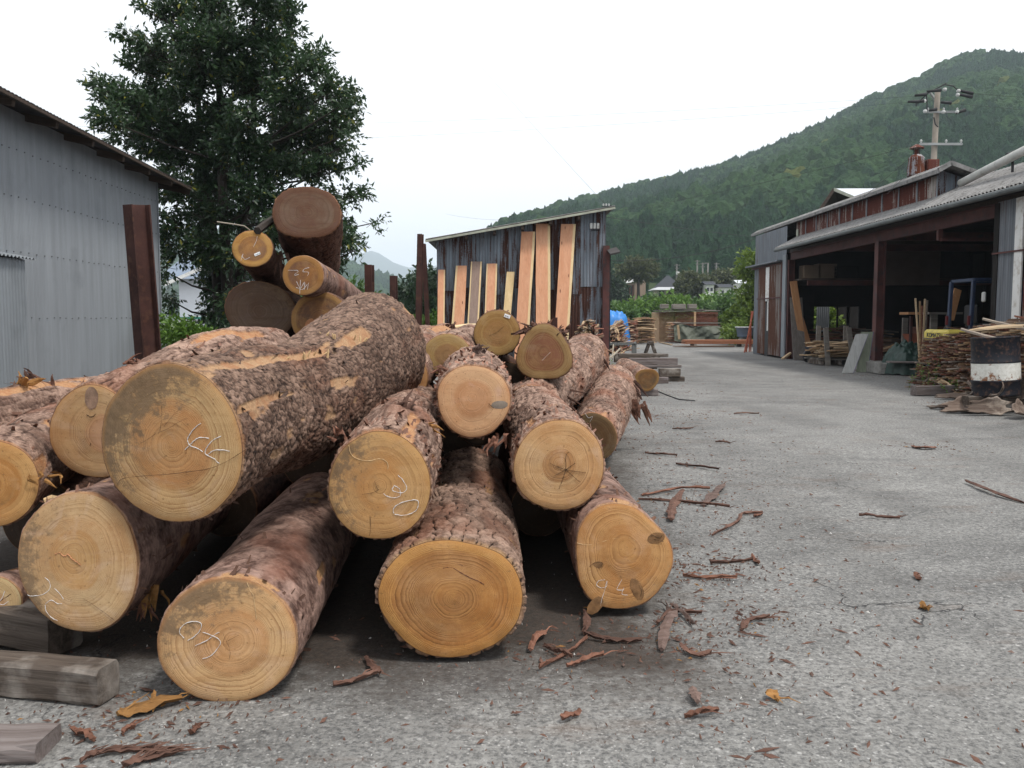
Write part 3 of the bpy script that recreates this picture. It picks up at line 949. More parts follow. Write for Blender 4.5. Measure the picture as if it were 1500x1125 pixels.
    fw = cen[0] - d0 * 0.003 + xs[0] * fa[:, 0:1] + ys[0] * fa[:, 1:2] - d0 * wobz[:, None] * (1 - fa[:, 2:3] ** 8)
    # last ring turns back into the bark: a slightly worn arris
    fw[-nu:] += d0 * 0.004
    fq = []
    for j in range(nr - 1):
        a = 1 + j * nu
        fq.append(np.stack([a + ii, a + jn, a + nu + jn, a + nu + ii], 1))
    tri = np.stack([np.zeros(nu, int), 1 + ii, 1 + jn], 1)
    quads = np.concatenate(fq)
    # triangles round the pith are written as thin quads of the first ring
    me_v = fw
    fo = np_mesh("cut_face", me_v, quads, fmat, th_log, True, {'ring': fa[:, 2], 'fu': fa[:, 0], 'fv': fa[:, 1]})
    mb = MB(); mb.add([Vector(fw[0])] + [Vector(v) for v in fw[1:1 + nu]], [(0, 1 + i, 1 + (i + 1) % nu) for i in range(nu)])
    # join the pith fan into the face mesh
    import bmesh
    bmx = bmesh.new(); bmx.from_mesh(fo.data); bmx.verts.ensure_lookup_table()
    for i in range(nu):
        try: bmx.faces.new((bmx.verts[0], bmx.verts[1 + i], bmx.verts[1 + (i + 1) % nu]))
        except ValueError: pass
    bmesh.ops.recalc_face_normals(bmx, faces=bmx.faces)
    bmx.to_mesh(fo.data); bmx.free()
    for p_ in fo.data.polygons: p_.use_smooth = True
    info = dict(o=th_log, f0=Vector(f0), d=Vector(d0), x=Vector(xs[0]), y=Vector(ys[0]), r0=r0, verts=verts, cen=cen, rad=rad, L=L, nu=nu, nv=nv)
    LOGS[key] = info
    # ragged strips of bark standing off the surface, too many to count
    if flaps:
        fb = MB(); rf = random.Random(seed * 7 + 1)
        for _ in range(flaps):
            j = int((rf.random() ** 1.3) * nv * 0.92) + 1; i = rf.randrange(nu)
            ln = rf.uniform(0.03, 0.10) * (2.0 if rf.random() < .25 else 1); wd = rf.uniform(0.003, 0.014)
            lift = rf.uniform(0.003, 0.026)
            p0 = Vector(verts[j, i]); nrm = (p0 - Vector(cen[j])).normalized()
            dirv = Vector(cen[min(j + 3, nv)] - cen[max(j - 3, 0)]).normalized()
            side = nrm.cross(dirv)
            dirv = (dirv + side * rf.uniform(-0.45, 0.45)).normalized() * (1 if L[j] < ln + .02 else rf.choice((-1, 1)))
            side = nrm.cross(dirv).normalized()
            vs = []; m = 4
            for q in range(m + 1):
                s_ = q / m
                c_ = p0 + dirv * ln * s_ + nrm * (-0.004 + lift * s_ * s_ * 1.2) - nrm * (ln * s_) ** 2 * 0.3 / max(rad[j], .05) * 0.5
                w_ = wd * (1 - 0.55 * s_) * rf.uniform(0.8, 1.2)
                vs += [c_ - side * w_, c_ + side * w_]
            fb.add(vs, [(2 * q, 2 * q + 1, 2 * q + 3, 2 * q + 2) for q in range(m)])
        fo2 = fb.build("loose_bark", FLAP[style], th_log)
        fo2['kind'] = 'stuff'
    return info

FARCAP = mat_wood("far_log_end", (0.30, 0.20, 0.11), (0.20, 0.12, 0.06), 'Y', 0.8)
_fl = lambda nm, a, b: mat_wood(nm, a, b, 'Y', 0.9, 1.0, 0.5)
FLAP = {'scale': _fl("loose_pine_bark", (0.20, 0.13, 0.10), (0.07, 0.04, 0.03)), 'plate': _fl("loose_plate_bark", (0.16, 0.10, 0.08), (0.06, 0.04, 0.03)),
        'fiber': _fl("loose_fibre_bark", (0.33, 0.18, 0.13), (0.12, 0.055, 0.035)), 'smooth': _fl("loose_flaky_bark", (0.24, 0.13, 0.09), (0.09, 0.045, 0.03)),
        'cedar': _fl("loose_cedar_bark", (0.17, 0.085, 0.055), (0.06, 0.03, 0.02))}

def on_face(key, px, py, off=0.0045):
    """photograph pixel -> point on the cut face of a log"""
    g = LOGS[key]; d = ray(px, py); o = Vector((0, 0, EYE)); nn = -g['d']
    t = (g['f0'] + nn * off - o).dot(nn) / d.dot(nn)
    return o + d * t
CHALK = mat_plain("white_chalk", (0.62, 0.60, 0.59), 0.9, 0, 0.08, 30, 0.2)
DARKCUT = mat_plain("dark_check", (0.055, 0.032, 0.018), 0.9, 0, 0.3, 30, 0.1)
TORN = mat_plain("torn_fibre", (0.50, 0.34, 0.18), 0.85, 0, 0.2, 30, 0.3)
KNOT = mat_plain("knot_wood", (0.20, 0.105, 0.045), 0.8, 0, 0.45, 25, 0.3)
TAGW = mat_plain("white_tag_plastic", (0.78, 0.79, 0.80), 0.5, 0, 0.04, 8, 0)
TAGI = mat_plain("tag_ink", (0.12, 0.12, 0.14), 0.6, 0, 0.1, 8, 0)
def stroke(key, name, strokes, w=0.0017, mat=None, off=0.004, label=None, curve=True):
    if name == 'radial_check' and len(strokes) > 1:
        return [stroke(key, name, [s_], w, mat, off, label, curve) for s_ in strokes]
    mb = MB(); rf = random.Random(len(strokes) * 3 + int(strokes[0][0][0]))
    for st in strokes:
        P = [on_face(key, x, y, off) for x, y in st]
        if curve and len(P) > 2:
            Q = []
            ext = [P[0] * 2 - P[1]] + P + [P[-1] * 2 - P[-2]]
            for i in range(len(P) - 1):
                a, b, c, d = ext[i:i + 4]
                for q in range(5):
                    f = q / 5
                    Q.append(0.5 * (2 * b + (c - a) * f + (2 * a - 5 * b + 4 * c - d) * f * f + (3 * b - a - 3 * c + d) * f ** 3))
            Q.append(P[-1]); P = Q
        rr = [w * rf.uniform(0.30, 0.95) for _ in P]
        P = [p + Vector((rf.uniform(-1, 1), 0, rf.uniform(-1, 1))) * w * 0.4 for p in P]
        mb.tube(P, rr, 5)
    o = mb.build(name, mat or CHALK, LOGS[key]['o'])
    if label: o['label'] = label
    return o
def blob_on_face(key, name, px, py, rx, ry, ang, mat, off=0.0042, seed=1, label=None):
    rf = random.Random(seed); mb = MB()
    c = on_face(key, px, py, off + 0.003); vs = [c]
    n = 20
    for i in range(n):
        t = 2 * math.pi * i / n
        k = 1 + rf.uniform(-0.05, 0.05)
        x = math.cos(t) * rx * k; y = math.sin(t) * ry * k
        a = R(ang)
        vs.append(on_face(key, px + x * math.cos(a) - y * math.sin(a), py + x * math.sin(a) + y * math.cos(a), off))
    mb.add(vs, [(0, 1 + i, 1 + (i + 1) % n) for i in range(n)])
    o = mb.build(name, mat, LOGS[key]['o'], True)
    if label: o['label'] = label
    return o
def face_tag(key, px, py, w, h, ang):
    g = LOGS[key]
    a = R(ang)
    def cor(dx, dy, off): return on_face(key, px + dx * math.cos(a) - dy * math.sin(a), py + dx * math.sin(a) + dy * math.cos(a), off)
    mb = MB()
    f = [cor(-w / 2, -h / 2, 0.008), cor(w / 2, -h / 2, 0.008), cor(w / 2, h / 2, 0.008), cor(-w / 2, h / 2, 0.008)]
    b = [cor(-w / 2, -h / 2, 0.003), cor(w / 2, -h / 2, 0.003), cor(w / 2, h / 2, 0.003), cor(-w / 2, h / 2, 0.003)]
    mb.add(f + b, [(0, 1, 2, 3), (7, 6, 5, 4), (0, 4, 5, 1), (1, 5, 6, 2), (2, 6, 7, 3), (3, 7, 4, 0)])
    t = mb.build("paper_tag", TAGW, g['o'])
    mi = MB()
    x = -w * 0.36
    rf = random.Random(int(px))
    while x < w * 0.36:
        ww = rf.uniform(0.5, 1.3)
        q = [cor(x, -h * 0.1, 0.0088), cor(x + ww, -h * 0.1, 0.0088), cor(x + ww, h * 0.32, 0.0088), cor(x, h * 0.32, 0.0088)]
        mi.add(q, [(0, 1, 2, 3)]); x += ww + 0.8
    m = mi.build("printed_bars", TAGI, t)

SAP = (0.541, 0.311, 0.142); HEART = (0.46, 0.255, 0.095); EDGE = (0.40, 0.20, 0.06)
# ---- the near pile
make_log('A', (251, 651, 3.10), 113, 121, [(345, 614, 3.6, .280), (432, 592, 4.05, .276), (505, 546, 4.7, .310), (545, 519, 5.35, .355)], 'scale',
         mat_face("log_end_a", (0.500, 0.325, 0.155), (0.500, 0.255, 0.105), (0.420, 0.200, 0.060), 0.52, 0.09, 50, 0.42, 1.0, (-0.75, 0.65), 1.3, rad=0.6),
         "biggest log, curved, with scaly grey-brown bark and cut end chalked 66", harm=((3, .012, 80), (2, .008, 30)), nu=300, nv=330, amp=0.013, cell=0.030,
         strips=((62, 0.02, 1.25, .030), (25, 0.00, 0.62, .016), (24, 0.9, 1.1, .03), (98, 0.35, 0.75, .02), (55, 1.25, 1.55, .04)), seed=3, pith=(0.0, -0.02), flaps=170,
         swell=((60, 1.45, .09, .02),))
make_log('D', (333, 939, 2.93), 103, 99, [(400, 852, 3.6, .240), (487, 722, 5.6, .235)], 'smooth',
         mat_face("log_end_d", (0.560, 0.355, 0.175), (0.550, 0.315, 0.150), (0.360, 0.150, 0.045), 0.50, 0.05, 46, 0.42, 0.95, (-0.5, 0.75), 4.1, rad=0.4),
         "smooth reddish-barked log lying lowest at front left, cut end mouldy at the top", harm=((2, .02, 20), (3, .01, 200)), nu=250, nv=260, amp=0.009, cell=0.05,
         strips=((20, 0.4, 0.6, .02), (70, 0.0, 0.05, .1)), seed=5, pith=(0.12, 0.0), flaps=90)
make_log('E', (661, 876, 3.27), 109, 90, [(672, 800, 4.1, .262), (688, 706, 6.0, .25)], 'plate',
         mat_face("log_end_e", (0.500, 0.265, 0.085), (0.300, 0.145, 0.055), (0.460, 0.220, 0.060), 0.80, 0.05, 56, 0.5, 0.05, (0.6, -0.5), 7.7, rad=0.5),
         "log with deeply cracked grey plate bark, bottom centre of the pile, reddish-brown end", harm=((3, .022, 268), (2, .012, 135), (5, .012, 40)), nu=300, nv=280, amp=0.021, cell=0.060,
         seed=8, pith=(0.05, -0.03))
make_log('C', (556, 712, 3.38), 76, 82, [(583, 655, 4.2, .212), (612, 594, 6.4, .205)], 'fiber',
         mat_face("log_end_c", (0.510, 0.305, 0.128), (0.520, 0.290, 0.115), (0.400, 0.220, 0.070), 0.42, 0.08, 40, 0.36, 0.95, (-0.9, 0.35), 2.2, rad=0.3),
         "log with ragged peeling bark whose yellow end is chalked 30 beside a torn curl", harm=((2, .012, 60), (3, .012, 330)), nu=250, nv=260, amp=0.018, cell=0.030,
         strips=((60, 0.02, 0.5, .03), (15, 0.1, 0.35, .012), (100, 0.0, 0.04, .1)), seed=12, pith=(0.0, 0.0), flaps=300, swell=((85, 0.42, .06, .03),))
make_log('F', (694, 587, 4.32), 55, 53, [(694, 560, 5.2, .195), (693, 541, 7.0, .19)], 'fiber',
         mat_face("log_end_f", (0.600, 0.370, 0.205), (0.520, 0.285, 0.150), (0.420, 0.200, 0.100), 0.45, 0.12, 30, 0.22, 0.1, (-0.4, -0.6), 5.5, rad=0.2),
         "shaggy barked log high in the middle with a plain peach-coloured end and a side knot", harm=((2, .02, 100), (3, .025, 20)), nu=220, nv=220, amp=0.020, cell=0.030, seed=14, pith=(-.05, 0.1), flaps=380)
make_log('G', (819, 682, 3.98), 67, 69, [(801, 645, 4.8, .212), (772, 598, 6.4, .205)], 'fiber',
         mat_face("log_end_g", (0.560, 0.360, 0.180), (0.360, 0.190, 0.080), (0.450, 0.250, 0.100), 0.36, 0.03, 46, 0.36, 0.05, (-0.4, -0.6), 6.4, rad=0.9),
         "pale clean-cut log with a star check in its darker heart, above the knotty one", harm=((2, .015, 20), (3, .012, 200)), nu=230, nv=220, amp=0.019, cell=0.032,
         strips=((125, 0.0, 0.5, .022), (165, 0.0, 0.10, .05)), seed=17, pith=(0.02, 0.03), flaps=260)
make_log('H', (911, 816, 3.80), 73, 80, [(880, 762, 4.6, .225), (836, 690, 6.3, .21)], 'smooth',
         mat_face("log_end_h", (0.530, 0.305, 0.125), (0.460, 0.238, 0.085), (0.380, 0.150, 0.040), 0.50, 0.04, 44, 0.45, 0.45, (0.3, -0.7), 9.1, rad=0.4),
         "rightmost front log, pointed at its lower left, end chalked 94 with four dark knots", harm=((3, .05, 238), (2, .03, 130), (5, .012, 225)), nu=240, nv=230, amp=0.009, cell=0.045,
         strips=((88, 0.0, 0.12, .05),), seed=19, pith=(0.1, 0.2), flaps=80)
make_log('S', (116, 824, 3.17), 89, 102, [(200, 775, 3.8, .235), (346, 674, 5.6, .23)], 'smooth',
         mat_face("log_end_s", (0.490, 0.340, 0.185), (0.440, 0.265, 0.110), (0.330, 0.190, 0.090), 0.42, 0.04, 48, 0.36, 0.75, (-0.9, 0.1), 3.4, rad=0.3),
         "log on the left with dark bark and a torn splinter line across its pale end", harm=((2, .045, 110), (3, .02, 60)), nu=240, nv=230, amp=0.008, cell=0.05, seed=22, pith=(-.1, .1), flaps=70)
make_log('Q', (137, 634, 3.75), 68, 71, [(230, 588, 4.35, .222), (310, 548, 5.0, .235), (398, 524, 6.3, .205)], 'fiber',
         mat_face("log_end_q", (0.500, 0.320, 0.160), (0.500, 0.285, 0.165), (0.420, 0.200, 0.070), 0.38, 0.05, 36, 0.3, 0.25, (0.0, 0.7), 8.8, rad=0.3),
         "long log behind the biggest one, its pinkish end with a grey knot at the top", harm=((3, .03, 80), (2, .02, 60)), nu=220, nv=260, amp=0.018, cell=0.035,
         strips=((80, 1.0, 1.5, .04), (60, 1.4, 2.0, .03)), seed=25, pith=(0.35, -0.05), flaps=200)
make_log('R', (-15, 709, 3.55), 67, 67, [(60, 660, 4.3, .19), (165, 610, 5.3, .19)], 'fiber',
         mat_face("log_end_r", (0.520, 0.305, 0.120), (0.400, 0.195, 0.060), (0.440, 0.240, 0.090), 0.62, 0.05, 40, 0.3, 0.1, (-0.2, -0.5), 1.9, rad=0.3),
         "log cut by the picture's left edge, orange-rimmed heart, under the torn bark", nu=200, nv=200, amp=0.011, cell=0.035, seed=28, flaps=110,
         strips=((20, 0.0, 0.16, .03), (55, 0.5, 0.8, .04)))
make_log('R2', (-120, 652, 3.9), 62, 62, [(20, 618, 4.5, .185), (140, 596, 5.3, .18), (230, 575, 6.3, .17)], 'fiber',
         mat_face("log_end_r2", SAP, HEART, EDGE, 0.5, 0.05, 40, 0.3, 0.3, (-0.2, -0.5), 2.9),
         "log topping the left of the pile, its bark torn open into pale splinters", nu=200, nv=200, amp=0.013, cell=0.035, seed=31, flaps=160,
         strips=((75, 0.3, 1.2, .04), (55, 1.0, 1.5, .03)), swell=((80, .75, .1, .03),))
make_log('T', (-12, 889, 3.40), 41, 45, [(80, 850, 4.2, .12), (190, 790, 5.4, .12)], 'smooth',
         mat_face("log_end_t", (0.420, 0.300, 0.150), (0.320, 0.185, 0.095), (0.280, 0.280, 0.130), 0.5, 0.05, 24, 0.3, 0.6, (0.2, -0.5), 4.9),
         "thin chalked log low at the left edge, end with a wind-shake crack", nu=140, nv=120, amp=0.007, cell=0.04, seed=33)
# ---- middle of the pile, further back
make_log('I', (655, 520, 5.9), 35, 31, [(668, 512, 7.0, .165), (690, 500, 8.6, .17)], 'fiber',
         mat_face("log_end_i", (0.36, 0.245, 0.10), (0.28, 0.165, 0.085), (0.30, 0.19, 0.08), 0.5, 0.05, 24, 0.25, 0.3, (0.5, 0.3), 3.9),
         "small olive-ended log half hidden behind the shaggy peach-ended log", nu=130, nv=120, amp=0.012, cell=0.035, seed=36, flaps=50)
make_log('J', (585, 552, 5.55), 42, 42, [(620, 520, 7.0, .195), (652, 503, 9.2, .21)], 'fiber',
         mat_face("log_end_j", SAP, HEART, EDGE, 0.5, 0.05, 30, 0.3, 0.3, (0.5, 0.3), 5.9),
         "light pinkish log running back between the curved big log and the leaning planks", nu=140, nv=140, amp=0.012, cell=0.035, seed=38, flaps=90, strips=((75, 1.6, 3.4, .06),))
make_log('J2', (560, 512, 7.2), 26, 26, [(600, 506, 8.2, .17), (625, 500, 9.6, .18)], 'plate',
         mat_face("log_end_j2", SAP, HEART, EDGE, 0.5, 0.05, 30, 0.3, 0.3, (0.5, 0.3), 6.9),
         "grey scaly log whose rounded back shows just right of the biggest log's far end", nu=120, nv=90, amp=0.012, cell=0.035, seed=39)
make_log('K', (728, 488, 6.7), 34, 33.5, [(730, 486, 7.6, .175), (733, 483, 9.4, .17)], 'cedar',
         mat_face("log_end_k", (0.34, 0.225, 0.085), (0.34, 0.190, 0.085), (0.20, 0.15, 0.06), 0.55, 0.10, 22, 0.3, 0.25, (-0.2, -0.6), 7.9, rad=0.3),
         "round olive-brown log with a small white tag, topmost in the middle of the pile", harm=((3, .012, 200),), nu=150, nv=110, amp=0.011, cell=0.03, seed=41, flaps=60)
make_log('L', (797, 518, 6.15), 41, 40, [(800, 512, 7.0, .185), (806, 503, 8.8, .17)], 'cedar',
         mat_face("log_end_l", (0.30, 0.200, 0.085), (0.20, 0.080, 0.045), (0.20, 0.14, 0.06), 0.68, 0.05, 24, 0.35, 0.1, (-0.2, -0.6), 8.9, rad=0.5),
         "three-sided log end with dark red-brown heartwood, on top beside the tagged round one", harm=((3, .085, 92), (2, .02, 100)), nu=160, nv=110, amp=0.012, cell=0.03, seed=43, flaps=90, pith=(-.03, 0.02))
make_log('M', (776, 604, 5.9), 38, 40, [(818, 562, 7.4, .215), (857, 524, 9.8, .27)], 'fiber',
         mat_face("log_end_m", (0.20, 0.135, 0.075), (0.135, 0.085, 0.05), (0.14, 0.09, 0.05), 0.5, 0.05, 20, 0.3, 0.2, (-0.2, -0.6), 2.4),
         "stringy red-barked log with a dark end, sloping up to the right under the three-sided one", nu=180, nv=190, amp=0.022, cell=0.05, seed=46, flaps=200)
make_log('N', (868, 641, 7.05), 36, 37, [(885, 604, 8.2, .24), (899, 571, 9.9, .285)], 'fiber',
         mat_face("log_end_n", (0.19, 0.125, 0.062), (0.115, 0.068, 0.04), (0.22, 0.15, 0.07), 0.62, 0.05, 18, 0.3, 0.2, (-0.2, -0.6), 3.3),
         "pale pink-barked log on the ground at the pile's right rear, dark end with white tag", nu=180, nv=170, amp=0.014, cell=0.045, seed=48, flaps=120, swell=((0, 2.4, .12, .03),))
make_log('O', (948, 556, 14.7), 17, 17.5, [(935, 549, 15.6, .19), (915, 538, 17.6, .19)], 'fiber',
         mat_face("log_end_o", (0.24, 0.135, 0.045), (0.09, 0.060, 0.038), (0.24, 0.12, 0.03), 0.74, 0.10, 14, 0.2, 0.1, (-0.2, -0.6), 4.3),
         "short log with a grooved top and dark heart resting on a small wooden block", harm=((2, .05, 10), (3, .06, 270)), nu=80, nv=50, amp=0.01, cell=0.05, seed=51)
# ---- rear stack
cedar_face = lambda nm, s, h, hr, sd: mat_face(nm, s, h, (0.24, 0.12, 0.05), hr, 0.05, 22, 0.25, 0.05, (-0.2, -0.6), sd, rad=0.5)
make_log('U1', (449, 311, 7.6), 49, 38, [(458, 356, 8.9, .275), (463, 392, 10.4, .25)], 'cedar',
         mat_face("log_end_u1", (0.115, 0.058, 0.034), (0.150, 0.102, 0.070), (0.13, 0.05, 0.025), 0.80, 0.03, 26, 0.3, 0.0, (-0.2, -0.6), 1.1, rad=0.5),
         "widest weathered log on the very top of the rear stack, with thick red bark", harm=((3, .02, 100), (4, .025, 45)), nu=170, nv=130, amp=0.024, cell=0.05, seed=54, flaps=60)
make_log('U2', (370, 364, 7.5), 29, 27, [(392, 395, 8.6, .16), (420, 430, 10.4, .16)], 'cedar',
         cedar_face("log_end_u2", (0.42, 0.235, 0.07), (0.20, 0.105, 0.06), 0.66, 2.1), "small log with an orange rim and white tag, left of the widest top log", nu=120, nv=90, amp=0.009, cell=0.04, seed=56)
make_log('U3', (444, 403, 7.2), 30, 29, [(478, 418, 8.2, .155), (530, 448, 10.2, .14)], 'smooth',
         cedar_face("log_end_u3", (0.32, 0.165, 0.05), (0.135, 0.070, 0.045), 0.72, 3.1), "smooth tan-barked log chalked 25, directly under the widest top log", nu=120, nv=90, amp=0.004, cell=0.06, seed=58)
make_log('U4', (381, 456, 7.9), 49, 45, [(400, 460, 9.0, .28), (440, 466, 11.0, .27)], 'cedar',
         mat_face("log_end_u4", (0.12, 0.075, 0.05), (0.15, 0.10, 0.068), (0.08, 0.045, 0.03), 0.9, 0.05, 26, 0.35, 0.3, (0.5, 0.5), 4.1),
         "wide grey-brown log end low in the rear stack, in the tree's shade", harm=((2, .04, 150), (3, .03, 20)), nu=150, nv=80, amp=0.014, cell=0.05, seed=60)
make_log('U5', (468, 467, 7.55), 41, 40, [(488, 470, 8.6, .235), (530, 480, 10.6, .23)], 'cedar',
         cedar_face("log_end_u5", (0.30, 0.165, 0.055), (0.105, 0.055, 0.038), 0.78, 5.1), "dark-hearted log with a yellow rim, low in the rear stack behind the biggest log", harm=((2, .02, 40),), nu=140, nv=80, amp=0.012, cell=0.05, seed=62)
for key, q, rr, lab, sd in (('U6', (388, 548, 8.0), 46, "hidden lower log under the wide grey-brown end of the rear stack", 64), ('U7', (474, 552, 8.0), 42, "hidden lower log under the yellow-rimmed end of the rear stack", 65)):
    make_log(key, q, rr, rr, [(q[0] + 20, q[1] - 3, 9.0, rr * q[2] / F), (q[0] + 50, q[1] - 12, 11.0, rr * q[2] / F)], 'cedar',
             cedar_face("log_end_" + key.lower(), (0.30, 0.165, 0.055), (0.105, 0.055, 0.038), 0.7, sd * .1), lab, nu=90, nv=40, amp=0.012, cell=0.05, seed=sd)
# ---- filler logs added to darken the pile's inside and hold the upper ones
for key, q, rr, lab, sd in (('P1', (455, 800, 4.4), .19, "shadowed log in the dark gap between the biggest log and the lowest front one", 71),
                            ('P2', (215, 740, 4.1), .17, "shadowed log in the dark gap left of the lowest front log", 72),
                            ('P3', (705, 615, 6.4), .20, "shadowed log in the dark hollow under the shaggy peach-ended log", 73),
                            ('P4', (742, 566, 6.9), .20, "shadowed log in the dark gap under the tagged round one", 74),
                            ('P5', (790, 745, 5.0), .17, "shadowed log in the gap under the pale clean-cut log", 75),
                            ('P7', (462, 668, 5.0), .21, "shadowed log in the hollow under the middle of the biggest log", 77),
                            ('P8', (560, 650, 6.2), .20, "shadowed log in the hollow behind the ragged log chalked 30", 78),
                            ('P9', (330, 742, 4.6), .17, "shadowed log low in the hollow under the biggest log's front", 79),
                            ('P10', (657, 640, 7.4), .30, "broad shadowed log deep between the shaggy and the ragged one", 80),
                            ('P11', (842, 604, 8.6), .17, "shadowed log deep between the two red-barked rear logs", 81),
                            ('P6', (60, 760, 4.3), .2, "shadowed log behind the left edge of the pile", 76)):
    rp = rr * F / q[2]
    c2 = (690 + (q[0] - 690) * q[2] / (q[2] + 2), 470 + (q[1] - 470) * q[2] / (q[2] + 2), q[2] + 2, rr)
    make_log(key, q, rp, rp, [c2], 'cedar', mat_face("log_end_" + key.lower(), (0.05, 0.032, 0.02), (0.04, 0.025, 0.015), (0.05, 0.03, 0.02), 0.6, 0.05, 20, 0.3, 0.3, (0.5, 0.5), sd * .1),  # near-black ends: shade of the pile's gaps put into the wood colour
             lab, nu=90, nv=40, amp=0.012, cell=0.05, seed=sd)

# ---- chalk, cracks, knots and tags on the cut ends
stroke('A', "chalk_mark", [[(294, 620), (284, 628), (275, 642), (278, 652), (290, 657), (297, 662)], [(271, 659), (282, 648), (292, 641), (306, 642)],
                           [(324, 639), (312, 645), (303, 655), (301, 665), (312, 671), (321, 679)], [(336, 661), (325, 659), (313, 660), (304, 666)]], 0.0022, label="chalk figures 66 lying on their side")
stroke('A', "saw_line", [[(172, 709), (180, 701), (210, 697), (240, 695), (275, 691), (303, 687), (330, 677), (361, 658)]], 0.0011, DARKCUT, 0.0065)
stroke('A', "radial_check", [[(234, 632), (237, 610), (236, 590)], [(231, 634), (248, 627), (262, 618), (275, 612)], [(228, 635), (220, 641), (205, 650)], [(240, 625), (262, 600), (285, 588)]], 0.0007, DARKCUT, 0.0065)
stroke('D', "chalk_mark", [[(270, 935), (263, 927), (266, 918), (278, 911), (293, 912), (294, 921), (285, 932), (275, 938)], [(297, 926), (311, 931), (320, 936), (323, 942), (317, 952), (308, 961), (297, 965)],
                           [(286, 946), (303, 938), (314, 930), (321, 926)]], 0.0018, label="chalk scrawl on the mouldy end")
stroke('D', "torn_splinter", [[(362, 853), (366, 864), (371, 873), (374, 892), (376, 906)]], 0.0022, TORN, 0.003)
stroke('D', "radial_check", [[(330, 938), (327, 928)], [(333, 940), (337, 955), (336, 966)], [(331, 940), (350, 930)]], 0.0007, DARKCUT, 0.0065)
stroke('E', "saw_line", [[(649, 832), (661, 831), (674, 838), (688, 846), (700, 851), (709, 856)], [(670, 826), (678, 828)]], 0.0022, mat_plain("pitch_streak", (0.10, 0.03, 0.018), 0.7, 0, 0.3, 30, 0.1), 0.003, label="dark red streak of pitch")
stroke('C', "torn_splinter", [[(511, 652), (513, 662), (518, 669), (530, 674), (543, 675), (552, 672), (561, 673), (568, 680), (567, 690), (560, 695)]], 0.0024, TORN, 0.003, label="pale torn curl of wood fibre")
stroke('C', "chalk_mark", [[(583, 696), (590, 703), (596, 715), (589, 722), (575, 718), (577, 712)], [(562, 723), (567, 727), (577, 729), (586, 726), (585, 716), (577, 711)],
                           [(577, 752), (576, 747), (581, 740), (595, 734), (611, 733), (612, 743), (605, 751), (590, 755), (578, 753)]], 0.0021, label="chalk figures 30 turned sideways")
stroke('C', "radial_check", [[(553, 717), (549, 705)], [(542, 755), (543, 772), (541, 785)], [(555, 717), (545, 722), (530, 724)]], 0.0010, DARKCUT, 0.0065)
blob_on_face('F', "knot", 732, 593, 12, 6, -3, mat_plain("grey_knot", (0.24, 0.20, 0.16), 0.8, 0, 0.3, 25, 0.3), seed=3)
stroke('F', "radial_check", [[(716, 591), (719, 594), (723, 598)]], 0.002, DARKCUT, 0.0065)
stroke('G', "radial_check", [[(829, 688), (829, 668), (833, 662)], [(829, 688), (812, 682), (806, 678)], [(829, 688), (842, 700), (850, 706)], [(829, 688), (846, 691), (858, 692)], [(829, 688), (823, 706), (819, 716)], [(829, 688), (843, 678)], [(829, 688), (812, 697)]], 0.0015, DARKCUT, 0.0065)
blob_on_face('H', "knot", 961, 788, 13, 8, -15, KNOT, seed=5)
stroke('H', "radial_check", [[(954, 783), (966, 788), (970, 784)], [(958, 790), (972, 793)]], 0.0016, DARKCUT, 0.008)
blob_on_face('H', "knot", 933, 863, 8.5, 17, -25, KNOT, seed=6)
blob_on_face('H', "knot", 876, 827, 7, 5, 0, KNOT, seed=7)
blob_on_face('H', "knot", 872, 887, 9, 16, 40, KNOT, seed=8)
stroke('H', "radial_check", [[(863, 830), (872, 824), (882, 824), (883, 830), (876, 833)], [(936, 857), (940, 866), (938, 874)]], 0.0013, DARKCUT, 0.007)
stroke('H', "torn_splinter", [[(845, 795), (858, 798), (875, 796), (890, 791), (905, 788), (920, 787), (930, 792)]], 0.0019, TORN, 0.003)
stroke('H', "chalk_mark", [[(886, 849), (877, 851), (874, 857), (880, 861), (888, 859), (889, 851), (886, 864), (882, 876), (879, 888)], [(911, 849), (906, 858), (904, 864), (914, 864)], [(914, 861), (911, 870), (920, 872)]], 0.0015, label="chalk figures 94")
stroke('S', "torn_splinter", [[(81, 812), (88, 810), (94, 815), (99, 812), (106, 819), (113, 824), (118, 828)]], 0.0035, mat_plain("torn_red_fibre", (0.42, 0.2, 0.10), 0.85, 0, 0.3, 30, 0.3), 0.004, label="ragged torn fibres in a row")
stroke('S', "chalk_mark", [[(66, 846), (72, 852), (73, 862), (62, 871), (46, 873), (40, 871)], [(67, 884), (75, 879), (84, 884), (91, 884)], [(66, 886), (68, 896), (76, 905), (84, 909)], [(80, 862), (88, 870), (93, 878)]], 0.0016)
stroke('S', "saw_line", [[(122, 877), (135, 885), (152, 897), (168, 909)]], 0.0008, DARKCUT, 0.0065)
stroke('T', "chalk_mark", [[(-4, 884), (2, 878), (7, 866)], [(-3, 883), (4, 886), (12, 881)]], 0.0016)
stroke('T', "radial_check", [[(-6, 885), (4, 892), (14, 896), (22, 900)], [(-8, 886), (4, 878), (16, 870)]], 0.0014, DARKCUT, 0.004)
blob_on_face('Q', "knot", 134, 583, 10, 17, 0, mat_plain("pink_knot", (0.30, 0.19, 0.13), 0.8, 0, 0.35, 25, 0.3), seed=9)
stroke('Q', "saw_line", [[(127, 607), (131, 610), (136, 610), (140, 606)], [(132, 653), (133, 649)]], 0.0022, DARKCUT, 0.004)
face_tag('K', 743, 463, 9, 5, 20)
stroke('K', "radial_check", [[(716, 492), (727, 487), (738, 478)]], 0.0014, DARKCUT, 0.0065)
stroke('L', "radial_check", [[(800, 522), (806, 516)], [(800, 522), (794, 528)]], 0.0016, CHALK, 0.003)
face_tag('N', 850, 617, 8, 3.5, -25)
